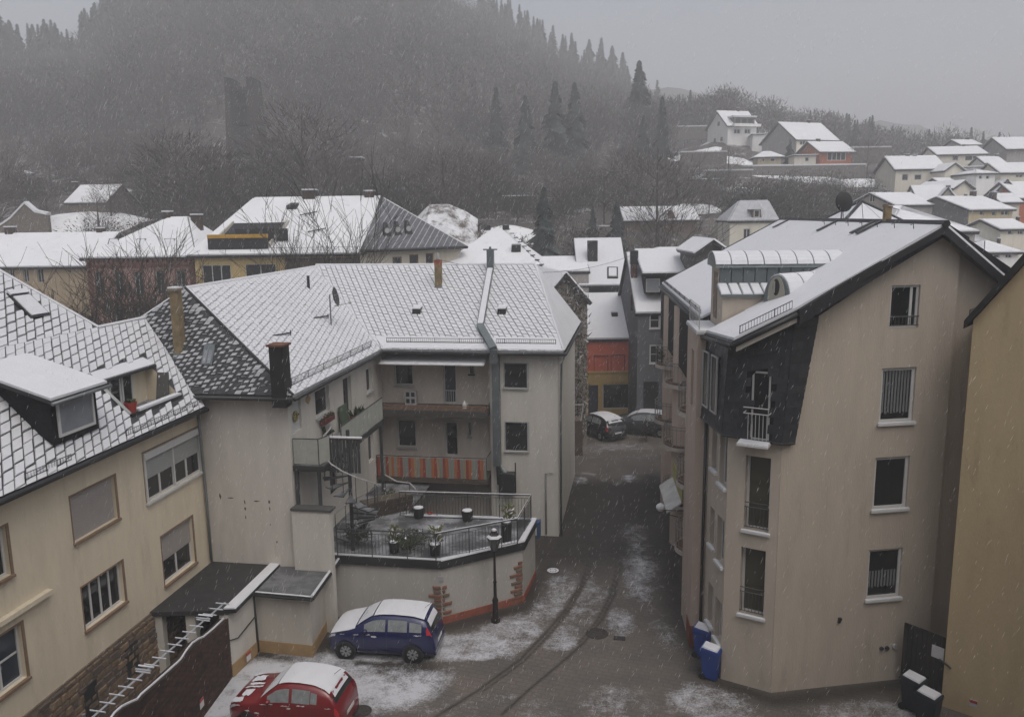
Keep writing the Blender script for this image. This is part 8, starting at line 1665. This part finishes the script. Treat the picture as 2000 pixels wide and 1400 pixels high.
# notices, wall lamp, low wall and pipe frame at the street corner, shrub in front of the cars
for (x, y, fr_, X_, lb) in ((394, 1372, gF, .02, 'small red and white parking notice on the dark brick wall'), (481, 1290, None, 0, 'small red and white parking notice on the shed plinth')):
    if fr_ is not None: P = fr_.wor(fr_.px(x, y, .03)); dg = fr_.deg-90
    else: P = gz(484, 1299)+np.array((.06, -.04, .35)); dg = -76
    t = thing('parking_notice', lb, 'sign', tuple(P), dg); b = MB(); b.box((-.12, -.012, -.14), (.12, .0, .06)); b.build('plate', mat('sign_white', (.6, .6, .6), .5), t); b = MB(); b.box((-.12, -.016, .06), (.12, .0, .15)); b.build('red_band', mat('sign_red', (.36, .05, .045), .5), t)
q = S.px(1290, 991, -1.35); t = thing('ball_lamp', 'round lamp with snow cap on an arm at the lane front of the apartment house', 'lamp', tuple(S.wor(q)), 5); b = MB(); b.ball((0, 0, 0), .16, 0, 10, 6); b.build('globe', mat('opal', (.5, .5, .48), .4), t, True); b = MB(); b.lathe([(.17, .0), (.15, .1), (.001, .2)], (0, 0, 0), 10); b.build('snow_cap', SNOW, t); b = MB(); b.tube([(0, 0, -.1), (1.35, 0, -.1)], .02, 5); b.build('arm', IRON, t)
p0 = gy(1113, 845, 47.5); p1 = gy(1138, 845, 47.5); t = thing('low_wall', 'low brown wall with a white tubular frame beside the black car', 'wall', (p0[0], 47.5, 0)); b = MB(); zt = gy(1120, 822, 47.5)[2]; b.box((0, 0, 0), (p1[0]-p0[0], 1.2, zt)); b.build('wall', mat('brown_wall', (.11, .085, .07), .9, var=.2), t); z2 = gy(1120, 790, 47.5)[2]; w_ = p1[0]-p0[0]
b = MB(); b.tube([(0, 0, zt), (0, 0, z2), (w_*1.05, 0, z2), (w_*.85, 0, zt)], .03, 5); b.build('tube_frame', WHITE, t)
for c, lb, wsc in ((1262, 'leafless street shrub in front of the grey car', .8), (1305, 'dark potted shrub on the rounded balcony at the street corner', .5)):
    if c == 1262: bush(lb, gz(1263, 862), .45, 1.7, 260, [BARE2, SNOW], seed=7)
    else: bush(lb, S.wor((-.55, 15.2, 7.2)), .35, .9, 200, [PLANT, SNOW], seed=8)
t = thing('blue_cover', 'small blue sheet hanging at the terrace corner', 'sheet', tuple(gz(1049, 1030, 2.1))); b = MB(); b.hexa([(-.02, -.1, -.45), (.12, .1, -.45), (.16, .3, -.4), (.0, .2, -.4)], [(-.02, -.1, .2), (.12, .1, .2), (.16, .3, .25), (.0, .2, .25)]); b.build('sheet', mat('blue_tarp', (.03, .07, .16), .6), t)
a_, c_ = G.wor((-5.9, 2.9, 12.3)), gy(1238, 497, 55.3)
for k, (p, q, sag, lb) in enumerate(((a_, c_, .9, 'thin overhead wire from the red-topped chimney to the brick flue'), (gy(1700, 466, 33), gy(1960, 520, 30), .5, 'thin wire over the roofs behind the beige gable'))):
    t = thing('overhead_wire', lb, 'wire', tuple(p)); b = MB(); b.tube([(p+(q-p)*i/12)-p-np.array((0, 0, sag*4*(i/12)*(1-i/12))) for i in range(13)], .012, 4); b.build('wire', DARK, t)
# bare trees standing among the houses
def branchy(label, base, h, spread, seed, stems=3, m=TRUNKM, m2=BARE2, name='bare_tree', lv=4, r0=.11):
    t = thing(name, label, 'tree', tuple(base)); rg = random.Random(seed); A, B_ = MB(), MB()
    def grow(p, d, l, r, k):
        q = p+d*l; md = p+d*l*.5+np.array((rg.gauss(0, 1), rg.gauss(0, 1), 0))*l*.04
        (A if k < 2 else B_).tube([p, md, q], max(r, .014), 4 if k < 2 else 3, 0, max(r*.6, .008), cap=False)
        if k >= lv: return
        for c in range(rg.choice((3, 3, 4)) if k else 5):
            f = rg.uniform(.45, 1.); s = p+(q-p)*f; e = nrm(d*1.1+np.array((rg.gauss(0, .55)*spread, rg.gauss(0, .55)*spread, rg.uniform(.0, .5)))); grow(s, e, l*rg.uniform(.5, .8), r*rg.uniform(.45, .62), k+1)
    for s_ in range(stems): grow(np.array((rg.uniform(-.3, .3), rg.uniform(-.3, .3), -.1)), nrm((rg.gauss(0, .22)*spread, rg.gauss(0, .22)*spread, 1)), h*rg.uniform(.34, .44), r0, 0)
    A.build('trunk', m, t); B_.build('crown', m2, t); return t
for k, (c, Y, row, lb, sp, st) in enumerate(((120, 43, 560, 'bare multi-stemmed tree in front of the tan house, leftmost in the yard gap', 1.3, 4), (185, 45, 540, 'bare multi-stemmed tree before the left windows of the pink house', 1.2, 5), (250, 44, 548, 'bare multi-stemmed tree before the middle windows of the pink house', 1.2, 5), (308, 46, 555, 'bare multi-stemmed tree before the right windows of the pink house', 1.1, 4), (612, 50, 440, 'bare tree rising in front of the big yellow house', 1.0, 4), (1288, 72, 385, 'bare branching tree in front of the barn roof', 1.2, 2))):
    X_ = gy(c, 400, Y)[0]; zt = gy(c, row, Y)[2]; zb = 0 if Y < 60 else terrain_z(X_, Y); branchy(lb, (X_, Y, zb), (zt-zb)*1.33, sp, 30+k, st, r0=.09, m=BARE2)
# ---------------------------------------------------------------- falling snow and the air
rg = np.random.RandomState(5); N = 120000
Y = 14+(95-14)*rg.rand(N)**.75; X = (rg.rand(N)*2-1)*(Y*.72+1.5); Z = CAM_H+(rg.rand(N)*2-1)*(Y*.55+1.0)-Y*.16; k_ = Z > .05; X, Y, Z = X[k_], Y[k_], Z[k_]; N = len(X)
wd = np.stack([.40+.10*rg.randn(N), .1*rg.randn(N), np.ones(N)], 1); wd /= np.linalg.norm(wd, axis=1)[:, None]
ln = (.09+.16*rg.rand(N)**2)[:, None]; ww_ = (.0010+.0012*rg.rand(N))[:, None]*(1+Y/60)[:, None]
side = np.cross(wd, rg.randn(N, 3)); side /= np.linalg.norm(side, axis=1)[:, None]; s3 = np.cross(wd, side)
P_ = np.stack([X, Y, Z], 1); V = np.stack([P_-wd*ln/2, P_+side*ww_, P_+wd*ln/2, P_-side*ww_*.5+s3*ww_*.9, P_-side*ww_*.5-s3*ww_*.9], 1).reshape(-1, 3); i0 = np.arange(N)*5
F = np.concatenate([np.stack([i0+a, i0+b, i0+c], 1) for a, b, c in ((0, 1, 3), (0, 3, 4), (0, 4, 1), (2, 3, 1), (2, 4, 3), (2, 1, 4))])
fs_ = link('falling_snow', fast_mesh('falling_snow', V, F3=F, mats=[mat('snowflake', (.9, .9, .92), .9)])); tag(fs_, 'wind-slanted snowflakes falling through the whole view', 'snowfall', None, 'stuff')
hb = MB(); hb.box((-930, -930, -45), (930, 930, 170)); hz_ = hb.build('haze', [], None)
hm = bpy.data.materials.new('haze'); hm.use_nodes = True; t_ = hm.node_tree; t_.nodes.clear(); pv = t_.nodes.new('ShaderNodeVolumePrincipled'); mo = t_.nodes.new('ShaderNodeOutputMaterial')
pv.inputs['Color'].default_value = (.92, .93, .95, 1); pv.inputs['Density'].default_value = .0020; pv.inputs['Anisotropy'].default_value = .0; t_.links.new(pv.outputs[0], mo.inputs['Volume'])
hz_.data.materials.append(hm); tag(hz_, 'grey snowy haze filling the valley', 'haze', None, 'stuff')
